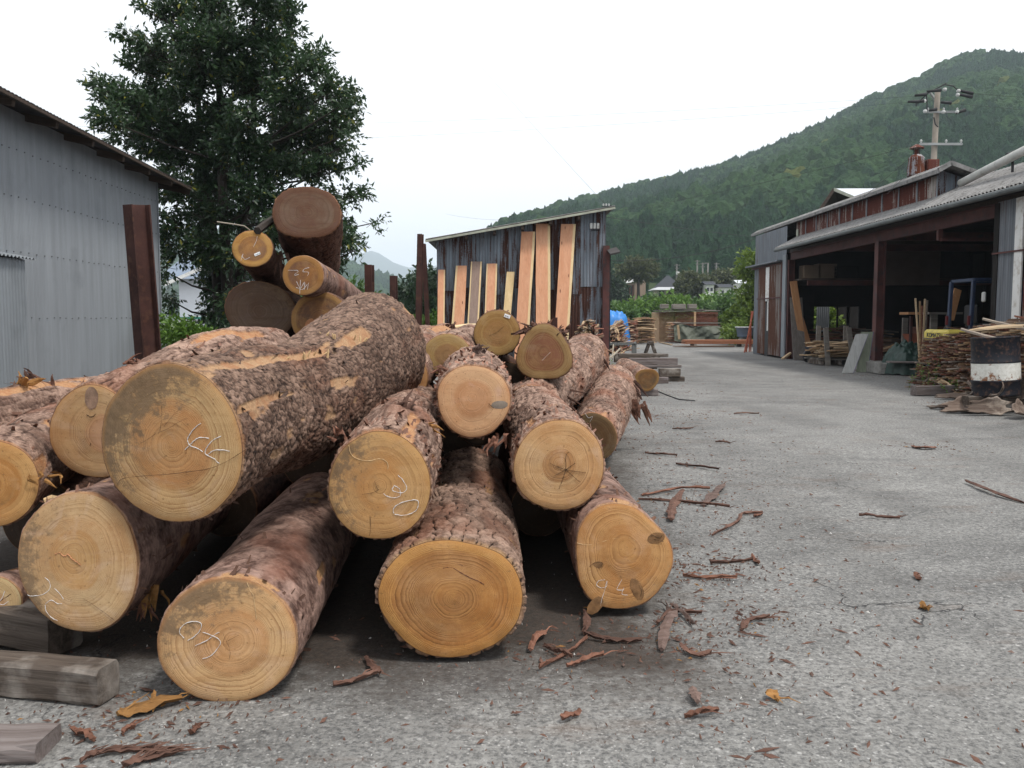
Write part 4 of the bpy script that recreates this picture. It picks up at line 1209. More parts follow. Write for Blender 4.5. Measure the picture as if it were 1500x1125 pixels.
stroke('N', "chalk_mark", [[(857, 605), (862, 612), (868, 610), (864, 618)], [(863, 600), (872, 604)]], 0.0020)
face_tag('U2', 377, 372, 9, 4, -22)
stroke('U2', "chalk_mark", [[(354, 375), (359, 380), (366, 377)], [(356, 372), (353, 382)], [(377, 346), (375, 354), (371, 362)]], 0.0028)
stroke('U3', "chalk_mark", [[(422, 396), (430, 396), (437, 397), (431, 403), (438, 402)], [(453, 392), (446, 394), (444, 398), (452, 399), (450, 404)], [(434, 412), (440, 422), (446, 413), (446, 424)], [(434, 421), (443, 424), (450, 417)], [(440, 410), (439, 430)], [(452, 414), (450, 424)]], 0.0028, label="chalk figures 25 over a scrawl")
blob_on_face('U5', "torn_chip", 454, 476, 7, 10, 20, mat_plain("red_chip", (0.34, 0.15, 0.07), 0.8, 0, 0.3, 20, 0.2), seed=12)
# ================================================================== materials for buildings
M_GALV = mat_rust_sheet("grey_blue_sheet", (0.252, 0.270, 0.290), (0.20, 0.15, 0.12), 0.12, 1.0, 0.6, 0.1)
M_GALV2 = mat_rust_sheet("pale_annex_sheet", (0.225, 0.245, 0.265), (0.2, 0.16, 0.13), 0.10, 1.0, 0.6, 0.1)
M_OLDSHEET = mat_rust_sheet("blue_grey_rusting_sheet", (0.200, 0.235, 0.275), (0.080, 0.034, 0.024), 0.68, 1.0, 0.6, 0.1)
M_RUSTSHEET = mat_rust_sheet("mostly_rusted_sheet", (0.36, 0.34, 0.31), (0.125, 0.036, 0.024), 0.86, 1.0, 0.6, 0.1)
M_GREYSHEET = mat_rust_sheet("weathered_grey_sheet", (0.165, 0.180, 0.200), (0.13, 0.09, 0.07), 0.36, 1.0, 0.65, 0.1)
M_DOOR = mat_rust_sheet("rusty_door_sheet", (0.22, 0.20, 0.185), (0.125, 0.055, 0.035), 0.80, 0.8, 0.7, 0.1)
M_STEEL = mat_plain("red_brown_primed_steel", (0.085, 0.030, 0.026), 0.7, 0, 0.35, 2.5, 0.2, 0.35, (0.05, 0.03, 0.03))
M_BEAMSTEEL = mat_plain("dark_rusty_steel", (0.060, 0.026, 0.021), 0.8, 0, 0.4, 4, 0.3, 0.3, (0.10, 0.045, 0.03))
M_ROOF = mat_plain("fibre_cement_roof", (0.215, 0.210, 0.205), 0.9, 0, 0.25, 5, 0.5, 0.2, (0.10, 0.095, 0.09))
M_DARKROOF = mat_plain("dark_tarred_roof", (0.06, 0.055, 0.055), 0.8, 0, 0.3, 3, 0.3)
M_EDGE = mat_plain("pale_roof_edge", (0.36, 0.37, 0.30), 0.7, 0, 0.2, 6, 0.2)
M_TIMBER_D = mat_wood("dark_old_timber", (0.085, 0.06, 0.045), (0.035, 0.025, 0.02), 'X')
M_WHITE = mat_plain("white_painted_metal", (0.70, 0.70, 0.68), 0.6, 0, 0.06, 3, 0.05, 0.4, (0.50, 0.47, 0.42))
M_DARK = mat_plain("dark_interior_board", (0.014, 0.012, 0.011), 0.95, 0, 0.4, 1.5, 0.1)  # near-black so the unlit interior's shade sits in the colour itself
M_FLOOR = mat_plain("earth_floor", (0.040, 0.034, 0.029), 0.95, 0, 0.3, 2.5, 0.4)
M_CONC = mat_plain("concrete", (0.26, 0.255, 0.24), 0.9, 0, 0.2, 5, 0.4, 0.2, (0.16, 0.15, 0.13))
M_POLE = mat_plain("concrete_pole", (0.21, 0.185, 0.155), 0.85, 0, 0.2, 3, 0.3, 0.2, (0.22, 0.19, 0.16))
M_BLACK = mat_plain("black_rubber", (0.02, 0.02, 0.022), 0.6, 0, 0.2, 5, 0.1)
M_PORC = mat_plain("white_porcelain", (0.50, 0.50, 0.49), 0.35, 0, 0.05, 5, 0)
M_PIPE = mat_plain("pale_grey_pipe", (0.50, 0.50, 0.47), 0.55, 0, 0.12, 3, 0.1, 0.4, (0.36, 0.35, 0.32))
M_NAIL = mat_plain("nail_head", (0.09, 0.09, 0.10), 0.6, 0.3, 0.1, 5, 0)

# ================================================================== left shed: long wall of fine-fluted sheets running back
LX0, LY0 = -5.83, 14.2          # far corner
def lwall(Y): return LX0 + 0.048 * (LY0 - Y)
shed = thing("sheet_metal_shed", "tall blue-grey corrugated shed at the left with overhanging dark eave", "shed", (lwall(4.0), 4.0, 0))
def ltop(Y): return 3.60 + (14.2 - Y) * 0.020
Y = 14.2; k = 0
while Y > 3.0:
    y2 = Y - 0.82
    MB().corr((lwall(Y), Y, 0.02), (lwall(y2), y2, 0.02), (lwall(Y), Y, ltop(Y)), (lwall(y2), y2, ltop(y2)), 0.0325, 0.0034, step=5).build("wall_sheet", M_GALV, shed, True)
    k += 1; Y = y2
nb = MB()
for z in (0.45, 1.35, 2.10, 2.72, 3.25):
    y = 14.1
    while y > 3.5:
        nb.box((lwall(y) + 0.008, y, z + 0.005 * math.sin(y * 9)), (0.008, 0.012, 0.012)); y -= 0.165 + 0.02 * math.sin(y * 31)
nb.build("nail_rows", M_NAIL, shed)['kind'] = 'stuff'
# far end wall and back, so that the shed is a solid building
MB().corr((lwall(14.2), 14.2, 0), (-13.0, 14.2, 0), (lwall(14.2), 14.2, 3.6), (-13.0, 14.2, 5.2), 0.0325, 0.005, step=4).build("end_wall", M_GALV, shed, True)
MB().box((-13.05, 8.6, 2.5), (0.1, 11.2, 5.0)).build("back_wall", M_GALV, shed)
MB().cyl((lwall(14.2) + 0.012, 14.2, 0), (lwall(14.2) + 0.012, 14.2, 3.58), 0.014, n=8).build("corner_trim", M_GALV2, shed)
# roof: corrugated sheets falling towards the yard, eave edge past the wall
def rp(x, y): return (x, y, ltop(y) + 0.06 - (x - lwall(y)) * 0.22)
y = 14.75
while y > 3.0:
    y2 = y - 0.93
    a = (lwall(y) + 0.42, y); b = (lwall(y2) + 0.42, y2)
    MB().corr(rp(*a), rp(*b), rp(-13.2, y), rp(-13.2, y2), 0.076, 0.007, step=6).build("roof_sheet", M_DARKROOF, shed, True)
    y = y2 + 0.05
mb = MB(); mb.beam(Vector(rp(lwall(14.7) + 0.40, 14.7)) - Vector((0, 0, .03)), Vector(rp(lwall(3) + 0.40, 3)) - Vector((0, 0, .03)), 0.03, 0.035)
mb.build("eave_board", M_TIMBER_D, shed)
yy = 13.9
while yy > 3.5:
    MB().beam(Vector(rp(lwall(yy) + 0.36, yy)) - Vector((0, 0, .075)), Vector(rp(lwall(yy) - 0.6, yy)) - Vector((0, 0, .075)), 0.06, 0.09).build("rafter", M_TIMBER_D, shed)
    yy -= 0.95
mb = MB(); mb.beam(Vector(rp(lwall(14.72) + 0.38, 14.72)) - Vector((0, 0, .05)), Vector(rp(-13, 14.72)) - Vector((0, 0, .05)), 0.03, 0.16); mb.build("barge_board", M_TIMBER_D, shed)

# small lean-to against it at the picture's left edge
ann = thing("lean_to", "low grey corrugated lean-to against the tall shed at the left edge", "lean-to", (-5.4, 8, 0))
ax = lambda Y: lwall(Y) + 0.16
Y0 = 9.62
MB().corr((ax(Y0), Y0, 0.02), (ax(5), 5.0, 0.02), (ax(Y0), Y0, 2.0), (ax(5), 5.0, 2.0), 0.063, 0.009, step=6).build("wall_sheet", M_GALV2, ann, True)
MB().corr((lwall(Y0), Y0, 0.02), (ax(Y0), Y0, 0.02), (lwall(Y0), Y0, 2.05), (ax(Y0), Y0, 2.0), 0.063, 0.009, step=6).build("side_sheet", M_GALV2, ann, True)
MB().corr((ax(Y0) + 0.05, Y0 + 0.14, 2.015), (ax(5) + 0.05, 5.0, 2.015), (lwall(Y0), Y0 + 0.14, 2.06), (lwall(5), 5.0, 2.10), 0.076, 0.012, step=6).build("roof_sheet", M_GALV2, ann, True)

# ================================================================== steel stakes
def stake(a, b, w, h, t, lab, up, grp="steel stakes standing round the log stacks"):
    th = thing("steel_stake", lab, "steel stake", tuple(Vector(b)), 0, grp)
    MB().hbeam(a, b, w, h, t, up).build("h_beam", M_BEAMSTEEL, th)
    m = Vector(b) + Vector((0, 0, .012)); MB().box((m.x, m.y, 0.008), (w * 1.6, h * 1.6, 0.016)).build("foot_plate", M_BEAMSTEEL, th)
b0 = gnd(232, 662); b0.z = 0
stake(pt(200, 300, 8.3), Vector((-3.58, 8.5, 0)), 0.165, 0.19, 0.013, "tall rust-brown H-section stake leaning in front of the tall shed", (0.62, 0.8, 0))
stake(pt(541, 388, 9.6), Vector((pt(541, 388, 9.6).x, 9.6, 0)), 0.085, 0.085, 0.01, "short dark stake just above the biggest log's far end", (0.2, 1, 0))
stake(pt(576.5, 404, 11), Vector((pt(576, 404, 11).x, 11, 0)), 0.08, 0.08, 0.01, "shortest dark stake, between the biggest log and the leaning pair", (0.2, 1, 0))
stake(pt(616, 343, 12), Vector((pt(609, 470, 12).x, 12, 0)), 0.07, 0.085, 0.01, "taller stake of the pair crossing left of the leaning planks", (0.2, 1, 0))
stake(pt(620.5, 357, 12.2), Vector((pt(632, 470, 12.2).x, 12.2, 0)), 0.05, 0.07, 0.01, "thinner stake of the pair crossing left of the leaning planks", (0.2, 1, 0))
stake(pt(813, 465, 7.9), Vector((pt(813, 465, 7.9).x, 7.9, 0)), 0.04, 0.05, 0.008, "stub of rusty stake poking up behind the three-sided log end", (0.2, 1, 0))

# ================================================================== middle shed of rusting blue-grey sheets
SY = 21.0
def sx(px): return (px - 750) / F * SY
XL, XR = sx(641), sx(884)
ms = thing("rusty_sheet_shed", "blue-grey lean-to shed streaked with rust behind the leaning planks", "shed", ((XL + XR) / 2, SY, 0))
zt = lambda x: pt(641, 354, SY).z + (x - XL) / (XR - XL) * (pt(884, 306, SY).z - pt(641, 354, SY).z)
x = XL; nsh = 7; w = (XR - XL) / nsh
for i in range(nsh):
    x0, x1 = XL + i * w, XL + (i + 1) * w + 0.03
    zm = 2.02 + 0.10 * math.sin(i * 2.3)
    MB().corr((x0, SY, 0.02), (x1, SY, 0.02), (x0, SY, zm + 0.06), (x1, SY, zm + 0.06), 0.0765, 0.010, jag=0.004, seed=i).build("wall_sheet", M_OLDSHEET, ms, True)
    MB().corr((x0, SY - 0.022, zm), (x1, SY - 0.022, zm), (x0, SY - 0.022, zt(x0)), (x1, SY - 0.022, zt(x1)), 0.0765, 0.010, jag=0.006, seed=i + 20).build("wall_sheet", M_OLDSHEET, ms, True)
MB().corr((XR, SY, 0), (XR + 0.05, SY + 6, 0), (XR, SY, 3.9), (XR + 0.05, SY + 6, 3.9), 0.0765, 0.01).build("side_wall", M_RUSTSHEET, ms, True)
MB().corr((XL, SY, 0), (XL, SY + 6, 0), (XL, SY, zt(XL) - .05), (XL, SY + 6, zt(XL) - .05), 0.0765, 0.01).build("side_wall", M_OLDSHEET, ms, True)
MB().box(((XL + XR) / 2, SY + 6.05, 1.5), (XR - XL, 0.06, 3.0)).build("back_wall", M_DARK, ms)
xl, xr = sx(627), sx(896)
za, zb = pt(627, 350, SY - .5).z, pt(896, 301, SY - .5).z
nR = 5
for i in range(nR):
    u0, u1 = i / nR, (i + 1) / nR + 0.01
    X0, X1 = xl + (xr - xl) * u0, xl + (xr - xl) * min(u1, 1.0)
    MB().corr((X1, SY - .45, za + (zb - za) * min(u1, 1)), (X1, SY + 6.3, za + (zb - za) * min(u1, 1)), (X0, SY - .45, za + (zb - za) * u0), (X0, SY + 6.3, za + (zb - za) * u0), 0.13, 0.014).build("roof_sheet", M_ROOF, ms, True)
MB().beam((xl, SY - .46, za - .05), (xr, SY - .46, zb - .05), 0.03, 0.05).build("fascia", M_EDGE, ms)
for px_ in (685, 725, 765, 805, 845):
    X = sx(px_); MB().box((X, SY - .22, za + (zb - za) * (X - xl) / (xr - xl) - 0.12), (0.07, 0.42, 0.09)).build("purlin", M_TIMBER_D, ms)
MB().box((sx(886), SY - .10, 1.55), (0.16, 0.12, 3.1)).build("corner_post", M_STEEL, ms)
MB().box((sx(891.5), SY - .02, 1.45), (0.05, 0.08, 2.9)).build("door_edge", M_BLACK, ms)
MB().beam((sx(888), SY - .35, 2.92), (sx(902), SY - .35, 2.98), 0.5, 0.04, (0, -.3, 1)).build("door_hood", M_DARKROOF, ms)
mm = thing("meter_boxes", "small white meter boxes with conduit high on the rusty shed's right end", "meter box", pt(869, 331, SY))
for dx in (866, 871, 876): MB().box(pt(dx, 331, SY - .06), (0.06, 0.08, 0.13), None, 0.008).build("box", M_WHITE, mm)
MB().tube([pt(869, 313, SY - .06), pt(869, 325, SY - .06)], 0.012, 6).build("conduit", M_BLACK, mm)
MB().tube([pt(866, 337, SY - .06), pt(879, 337, SY - .06)], 0.012, 6).build("bracket", M_BLACK, mm)
ib = thing("service_bracket", "little bundle of insulators and wires on the rusty shed's top right corner", "bracket", pt(888, 303, SY - .45))
for q in (884, 888, 892): MB().lathe(pt(q, 300, SY - .45), [(0, -.03), (.02, -.02), (.016, 0), (.024, .012), (0, .035)], 10).build("insulator", M_PORC, ib)
MB().tube([pt(881, 303, SY - .45), pt(896, 301, SY - .45)], 0.01, 5).build("arm", M_BLACK, ib)

# ---- planks leaning against it
PW = mat_wood("fresh_pink_plank", (0.66, 0.36, 0.22), (0.56, 0.26, 0.14), 'Z', 0.7, 0.5, 0.05, 0.12, True, True)
PS = mat_wood("pale_sapwood_edge", (0.74, 0.58, 0.34), (0.62, 0.44, 0.24), 'Z', 0.7, 0.6, 0.05, 0.12)
PG = mat_wood("greyed_plank", (0.32, 0.23, 0.19), (0.22, 0.15, 0.12), 'Z', 0.7, 0.5, 0.05, 0.12)
PY = mat_wood("yellow_plank", (0.68, 0.52, 0.30), (0.56, 0.40, 0.20), 'Z', 0.7, 0.5, 0.05, 0.12)
def leaning_plank(tl, tr, bl, br, ty, by, lab, edge='r', mat=PW, grp="planks leaning against the rusty shed"):
    """corners by photograph x at the top row ty and at the row by; stands on the ground at SY-0.75"""
    k = (ty, )
    Yt = SY - 0.10; Yb = SY - 0.85
    T0, T1 = pt(tl, ty, Yt), pt(tr, ty, Yt)
    zb_ = 0.0
    ztop = T0.z
    zrow = pt(750, by, (Yt + Yb) / 2).z
    f = (ztop - 0.0) / max(ztop - zrow, 0.1)
    ks = (Yt + Yb) / 2 / F
    B0 = Vector(((tl - 750) * Yt / F + ((bl - tl) * ks) * f, Yb, 0)); B1 = Vector(((tr - 750) * Yt / F + ((br - tr) * ks) * f, Yb, 0))
    nrm = (T1 - T0).cross(B0 - T0).normalized()
    if nrm.y > 0: nrm = -nrm
    o = thing("leaning_plank", lab, "plank", tuple(B0.lerp(B1, .5)), 0, grp)
    th = 0.045
    def slab(u0, u1, mat, name, proud=0.0):
        vs = []
        rf = random.Random(int(tl) + int(u0 * 10))
        m = 8
        for j in range(m + 1):
            t = j / m
            L_ = B0.lerp(T0, t); R_ = B1.lerp(T1, t)
            w0 = rf.uniform(-.012, .012) if u0 <= 0 else 0; w1 = rf.uniform(-.012, .012) if u1 >= 1 else 0
            a = L_.lerp(R_, u0 + w0); b = L_.lerp(R_, u1 + w1)
            vs += [a + nrm * (th + proud), b + nrm * (th + proud), b, a]
        fs = []
        for j in range(m):
            for q in range(4): fs.append((4 * j + q, 4 * j + (q + 1) % 4, 4 * j + 4 + (q + 1) % 4, 4 * j + 4 + q))
        fs += [(3, 2, 1, 0), (4 * m, 4 * m + 1, 4 * m + 2, 4 * m + 3)]
        MB().add(vs, fs).build(name, mat, o)
    es = 0.17
    if edge == 'r': slab(0, 1 - es, mat, "heartwood"); slab(1 - es, 1, PS, "sapwood_edge", -0.004)
    elif edge == 'l': slab(es, 1, mat, "heartwood"); slab(0, es, PS, "sapwood_edge", -0.004)
    elif edge == 'b': slab(.12, .86, mat, "heartwood"); slab(0, .12, PS, "sapwood_edge", -0.004); slab(.86, 1, PS, "sapwood_edge", -0.004)
    else: slab(0, 1, mat, "board")
leaning_plank(642, 652, 643, 653, 396, 478, "short plank leaning at the rusty shed's far left corner", 'r')
leaning_plank(668, 684, 663, 681, 390, 479, "second leaning plank from the shed's left corner, pink with a pale left edge", 'l')
leaning_plank(690, 706, 686, 702, 384, 478, "greyed brown leaning plank with pale edges", 'b', PG)
leaning_plank(713, 728.5, 710, 726, 387, 478, "pink leaning plank right of the greyed brown one", 'b')
leaning_plank(742.5, 754, 736, 747, 399, 475, "narrow yellow leaning plank, slimmest of the row", 'n', PY)
leaning_plank(764, 784, 755, 774, 340, 490, "broad leaning plank left of the tallest one, tilting right", 'r')
leaning_plank(785, 805.5, 784, 805, 328.5, 475, "tallest leaning plank, standing straight", 'r')
leaning_plank(822, 843, 810, 830, 329, 500, "knotty broad plank, rightmost of those leaning on the rusty shed", 'r')

# ================================================================== right shed
XF = 9.2
rs = thing("open_timber_shed", "long open-fronted sawmill shed with grey roof and red-brown steel frame on the right", "shed", (XF, 21, 0))
EX, EZ, RX, RZ = 8.7, 3.62, 10.25, 4.44
# front roof slope, sheet by sheet
y = 28.5
while y > 9.5:
    y2 = y - 0.90
    for (t0, t1, lift) in ((0, 0.54, 0.012), (0.5, 1.0, 0.030)):
        X0, Z0 = EX + (RX - EX) * t0, EZ + (RZ - EZ) * t0; X1, Z1 = EX + (RX - EX) * t1, EZ + (RZ - EZ) * t1
        if t0 == 0: lift = 0.030
        else: lift = 0.012
        MB().corr((X0, y, Z0 + lift), (X0, y2 - .03, Z0 + lift), (X1, y, Z1 + lift), (X1, y2 - .03, Z1 + lift), 0.13, 0.018, step=6).build("roof_sheet", M_ROOF, rs, True)
    y = y2
for i in range(5):
    ya, yb = 32.6 - i * 4.62, 32.6 - (i + 1) * 4.62
    MB().corr((RX - .02, ya, RZ), (RX - .02, yb, RZ), (17.4, ya, 4.0), (17.4, yb, 4.0), 0.13, 0.018, step=4).build("back_roof_sheet", M_DARKROOF, rs, True)
MB().cyl((EX - 0.03, 28.4, EZ - 0.05), (EX - 0.03, 9.5, EZ - 0.05), 0.055, n=10).build("gutter", mat_plain("dark_gutter", (0.10, 0.11, 0.11), 0.6, 0, 0.2, 4, 0.1), rs)
# structure under the eave
MB().hbeam((XF, 16.3, 3.38), (XF, 28.4, 3.38), 0.12, 0.26, 0.014).build("lintel_beam", M_STEEL, rs)
MB().box((XF + 0.02, 19, 3.56), (0.05, 19, 0.10)).build("wall_plate", M_TIMBER_D, rs)
MB().hbeam((XF, 21.5, 0.28), (XF, 21.5, 3.26), 0.22, 0.20, 0.014, (1, 0, 0)).build("steel_post", M_STEEL, rs)
MB().hbeam((XF, 28.35, 0.0), (XF, 28.35, 3.26), 0.20, 0.20, 0.014, (1, 0, 0)).build("steel_post", M_STEEL, rs)
MB().box((XF - 0.14, 28.55, 1.75), (0.05, 0.34, 3.4)).build("galvanised_trim", M_GALV2, rs)
MB().hbeam((XF, 16.25, 0.0), (XF, 16.25, 3.5), 0.16, 0.16, 0.014, (1, 0, 0)).build("steel_post", M_DARK, rs)
MB().beam((XF, 18.55, 3.25), (XF, 18.55, 3.02), 0.08, 0.10, (1, 0, 0)).build("hanger_bracket", M_STEEL, rs)
MB().beam((XF, 18.5, 3.03), (XF + 6, 18.5, 3.03), 0.08, 0.06).build("tie_beam", M_STEEL, rs)
for yb_ in (24.9, 21.5, 12.5):
    MB().hbeam((XF + .1, yb_, 3.38), (17, yb_, 3.38), 0.10, 0.2, 0.012).build("cross_beam", M_STEEL, rs)
# near wall, sheets
def rwall(y0, y1, mat, name="wall_sheet", z0=0.02, z1=3.52, X=XF - 0.06, wave=0.0765):
    MB().corr((X, y0, z0), (X, y1, z0), (X, y0, z1), (X, y1, z1), wave, 0.009, jag=0.004, seed=int(y0 * 7)).build(name, mat, rs, True)
rwall(16.25, 15.62, M_GREYSHEET)
MB().box((XF - 0.085, 15.49, 1.80), (0.03, 0.235, 3.42)).build("white_door_strip", M_WHITE, rs)
MB().add([(XF - .103, 15.42 + a, 1.28 + b) for a, b in ((-.05, -.14), (.06, -.12), (.10, -.02), (.05, .01), (.085, .06), (.02, .05), (-.02, .12), (-.04, .03), (-.055, .01))], [tuple(range(9))]).build("torn_hole", M_BLACK, rs)
rwall(15.34, 14.55, M_RUSTSHEET)
for yy in (14.55, 13.7, 12.85, 12.0, 11.15, 10.3): rwall(yy, yy - .88, M_GREYSHEET)
MB().beam((XF - .11, 16.3, 2.56), (XF - .11, 9.5, 2.56), 0.025, 0.03).build("door_rail", M_STEEL, rs)
# far stretch: taller gable end with the sliding door
for i in range(4):
    ya, yb = 28.75 + i * 0.93, 28.75 + (i + 1) * 0.93
    MB().corr((XF - .02, yb, 3.25), (XF - .02, ya, 3.25), (XF - .02, yb, 4.42), (XF - .02, ya, 4.42), 0.0765, 0.006).build("gable_sheet", M_GREYSHEET, rs, True)
MB().corr((XF - .02, 32.5, 0.02), (XF - .02, 31.5, 0.02), (XF - .02, 32.5, 3.25), (XF - .02, 31.5, 3.25), 0.0765, 0.009).build("wall_sheet", M_GREYSHEET, rs, True)
MB().box((XF - .16, 30.7, 3.27), (0.36, 3.9, 0.05)).build("door_hood", M_GREYSHEET, rs)
MB().box((XF - .10, 30.7, 3.19), (0.06, 3.7, 0.06)).build("door_track", M_STEEL, rs)
for (ya, yb) in ((31.62, 30.72), (30.30, 29.55), (29.55, 28.90)):
    MB().corr((XF - .12, ya, 0.06), (XF - .12, yb, 0.06), (XF - .12, ya, 3.16), (XF - .12, yb, 3.16), 0.0765, 0.009, jag=.01, seed=int(ya)).build("sliding_door_sheet", M_DOOR, rs, True)
MB().box((XF - .115, 30.51, 2.55), (0.03, 0.40, 1.2)).build("white_door_patch", M_WHITE, rs)
MB().box((XF - .115, 30.40, 1.45), (0.03, 0.12, 1.1)).build("white_door_patch", M_WHITE, rs)
MB().box((XF - .110, 30.51, 0.95), (0.02, 0.40, 1.9)).build("door_gap", M_BLACK, rs)
MB().box((XF - .14, 30.3, 2.05), (0.03, 2.8, 0.04)).build("door_rail", M_STEEL, rs)
MB().box((XF - .14, 28.85, 1.65), (0.05, 0.10, 3.2)).build("door_stile", M_STEEL, rs)
# raised monitor roof over the far half, rusty clerestory sheets under it
MX = 9.42
y = 28.55
while y > 19.2:
    y2 = max(y - 0.94, 19.15)
    MB().corr((MX, y, 3.98), (MX, y2, 3.98), (MX, y, 4.50), (MX, y2, 4.50), 0.0765, 0.010, jag=.004, seed=int(y * 3)).build("clerestory_sheet", M_RUSTSHEET, rs, True)
    MB().box((MX - 0.022, y2, 4.24), (0.02, 0.035, 0.5)).build("clerestory_batten", M_GALV2, rs)
    y = y2
MB().box((MX - .02, 24, 3.99), (0.04, 9.3, 0.03)).build("flashing", M_STEEL, rs)
MB().add([(MX, 19.16, 4.04), (10.12, 19.16, 4.36), (10.12, 19.16, 4.40), (MX + .03, 19.16, 4.62), (MX, 19.16, 4.52)], [(0, 1, 2, 3, 4)]).build("gable_panel", M_OLDSHEET, rs)
y = 33.2
while y > 18.8:
    y2 = max(y - 0.97, 18.7)
    MB().corr((9.20, y, 4.545), (9.20, y2, 4.545), (9.46, y, 4.70), (9.46, y2, 4.70), 0.13, 0.012).build("monitor_roof_sheet", M_ROOF, rs, True)
    MB().corr((9.46, y, 4.70), (9.46, y2, 4.70), (10.35, y, 4.38), (10.35, y2, 4.38), 0.13, 0.012).build("monitor_roof_sheet", M_ROOF, rs, True)
    y = y2
MB().beam((9.21, 33.2, 4.515), (9.21, 18.7, 4.515), 0.035, 0.09).build("monitor_fascia", M_ROOF, rs)
MB().beam((9.20, 18.70, 4.53), (9.47, 18.70, 4.69), 0.04, 0.10, (0, 0, 1)).build("barge_board", M_ROOF, rs)
MB().beam((9.46, 18.70, 4.69), (10.35, 18.70, 4.37), 0.04, 0.09, (0, 0, 1)).build("barge_board", M_ROOF, rs)
MB().box(pt(1168, 341, 28.3), (0.03, 0.14, 0.22)).build("lamp_box", M_EDGE, rs)
# ends, back and floor
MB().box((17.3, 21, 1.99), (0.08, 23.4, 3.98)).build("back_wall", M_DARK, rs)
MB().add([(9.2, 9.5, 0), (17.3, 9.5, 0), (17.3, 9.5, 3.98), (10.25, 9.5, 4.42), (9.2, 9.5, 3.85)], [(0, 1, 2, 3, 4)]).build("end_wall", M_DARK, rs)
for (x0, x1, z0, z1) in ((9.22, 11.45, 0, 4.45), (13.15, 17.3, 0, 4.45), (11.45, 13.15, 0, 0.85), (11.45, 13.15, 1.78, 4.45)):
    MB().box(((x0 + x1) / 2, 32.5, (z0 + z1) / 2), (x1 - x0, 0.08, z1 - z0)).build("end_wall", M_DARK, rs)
for xw, ww in ((12.35, .06), (12.75, .10)):
    MB().box((xw, 32.5, 1.31), (ww, 0.06, 0.93)).build("window_mullion", M_DARK, rs)
MB().corr((11.95, 33.6, 0.2), (12.45, 33.6, 0.2), (11.95, 33.6, 2.3), (12.45, 33.6, 2.3), 0.0765, 0.01).build("outer_sheet", M_GALV2, rs, True)
tag(MB().box((13.2, 21, 0.012), (7.9, 23.0, 0.012)).build("shed_floor", M_FLOOR), kind='structure')
MB().beam((XF + .3, 27.6, 2.48), (16.8, 27.6, 2.48), 0.12, 0.16).build("loft_beam", M_STEEL, rs)
MB().box((13.1, 29.9, 2.60), (7.6, 4.6, 0.05)).build("loft_deck", M_TIMBER_D, rs)
cb = mat_plain("brown_carton", (0.22, 0.165, 0.12), 0.9, 0, 0.15, 2, 0.1)
for i, (px_, w_, h_, lb) in enumerate(((1183, .55, .45, "brown carton on the shed's loft beside the left post"), (1205, .60, .50, "second brown carton on the loft, next to the first"), (1232, .8, .42, "wide dark box on the loft near its middle"))):
    X = (px_ - 750) / F * 28.4
    o = MB().box((X, 28.4, 2.63 + h_ / 2), (w_, .5, h_), None, 0.01).build("carton", cb if i < 2 else M_DARK); tag(o, lb, "carton", "boxes on the loft")
# shed lining boards seen dimly inside
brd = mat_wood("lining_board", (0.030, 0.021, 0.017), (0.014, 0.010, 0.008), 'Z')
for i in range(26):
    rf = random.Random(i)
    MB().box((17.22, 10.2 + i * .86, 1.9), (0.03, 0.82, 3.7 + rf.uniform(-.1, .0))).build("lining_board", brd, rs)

# concrete sill under the post
cs = MB().box((9.28, 21.2, 0.14), (0.9, 1.5, 0.28), None, 0.02).build("concrete_plinth", M_CONC)
tag(cs, "low concrete plinth under the shed's middle steel post", "plinth")

# chimney vent on the ridge
vt = thing("roof_vent", "rusty barrel-shaped vent with a little cap on the right shed's ridge", "roof vent", pt(1343, 256, 20.6))
vb = mat_rust_sheet("vent_paint", (0.42, 0.46, 0.50), (0.16, 0.05, 0.025), 0.72)
c = pt(1341.5, 258, 20.6); c.x = max(c.x, 9.5)
MB().lathe(c, [(0, 0), (.20, 0), (.185, .06), (.20, .10), (.17, .40), (.18, .42), (.10, .50), (.0, .50)], 20).build("drum", vb, vt, True)
MB().lathe(c, [(.05, .49), (.05, .62)], 10).build("neck", M_RUSTSHEET, vt)
for a in range(4): MB().cyl(c + Vector((.07 * math.cos(a * 1.57), .07 * math.sin(a * 1.57), .5)), c + Vector((.07 * math.cos(a * 1.57), .07 * math.sin(a * 1.57), .66)), .008, n=5).build("cap_strut", M_BLACK, vt)
MB().lathe(c, [(.17, .645), (.15, .67), (.03, .74), (0, .745)], 18).build("cap", M_RUSTSHEET, vt, True)
MB().box(c + Vector((.33, 0, .17)), (.28, .36, .40), None, .02).build("side_housing", M_RUSTSHEET, vt)
for k_, (a_, b_) in enumerate((((-.18, 0, .40), (-1.3, -.2, -.52)), ((-.16, 0, .1), (-.75, -.2, -.45)))):
    MB().tube([c + Vector(a_), c + Vector(b_)], .005, 4).build("guy_wire", M_BLACK, vt)

# pale pipe slanting over the roof
pp = thing("slanting_pipe", "pale grey pipe slanting up over the right shed's roof", "pipe", pt(1411, 267, 18.5))
MB().cyl(pt(1408, 268, 18.5), pt(1560, 190, 15.0), 0.085, n=14).build("pipe", M_PIPE, pp, True)
q = pt(1484, 229, 16.7)
MB().cyl(q + Vector((0, 0, -.02)), q + Vector((0, 0, -.30)), .025, n=8).build("support", M_BLACK, pp)
MB().cyl(q + Vector((-.09, 0, -.03)), q + Vector((.05, 0, .03)), .1, n=14).build("collar", M_BLACK, pp)

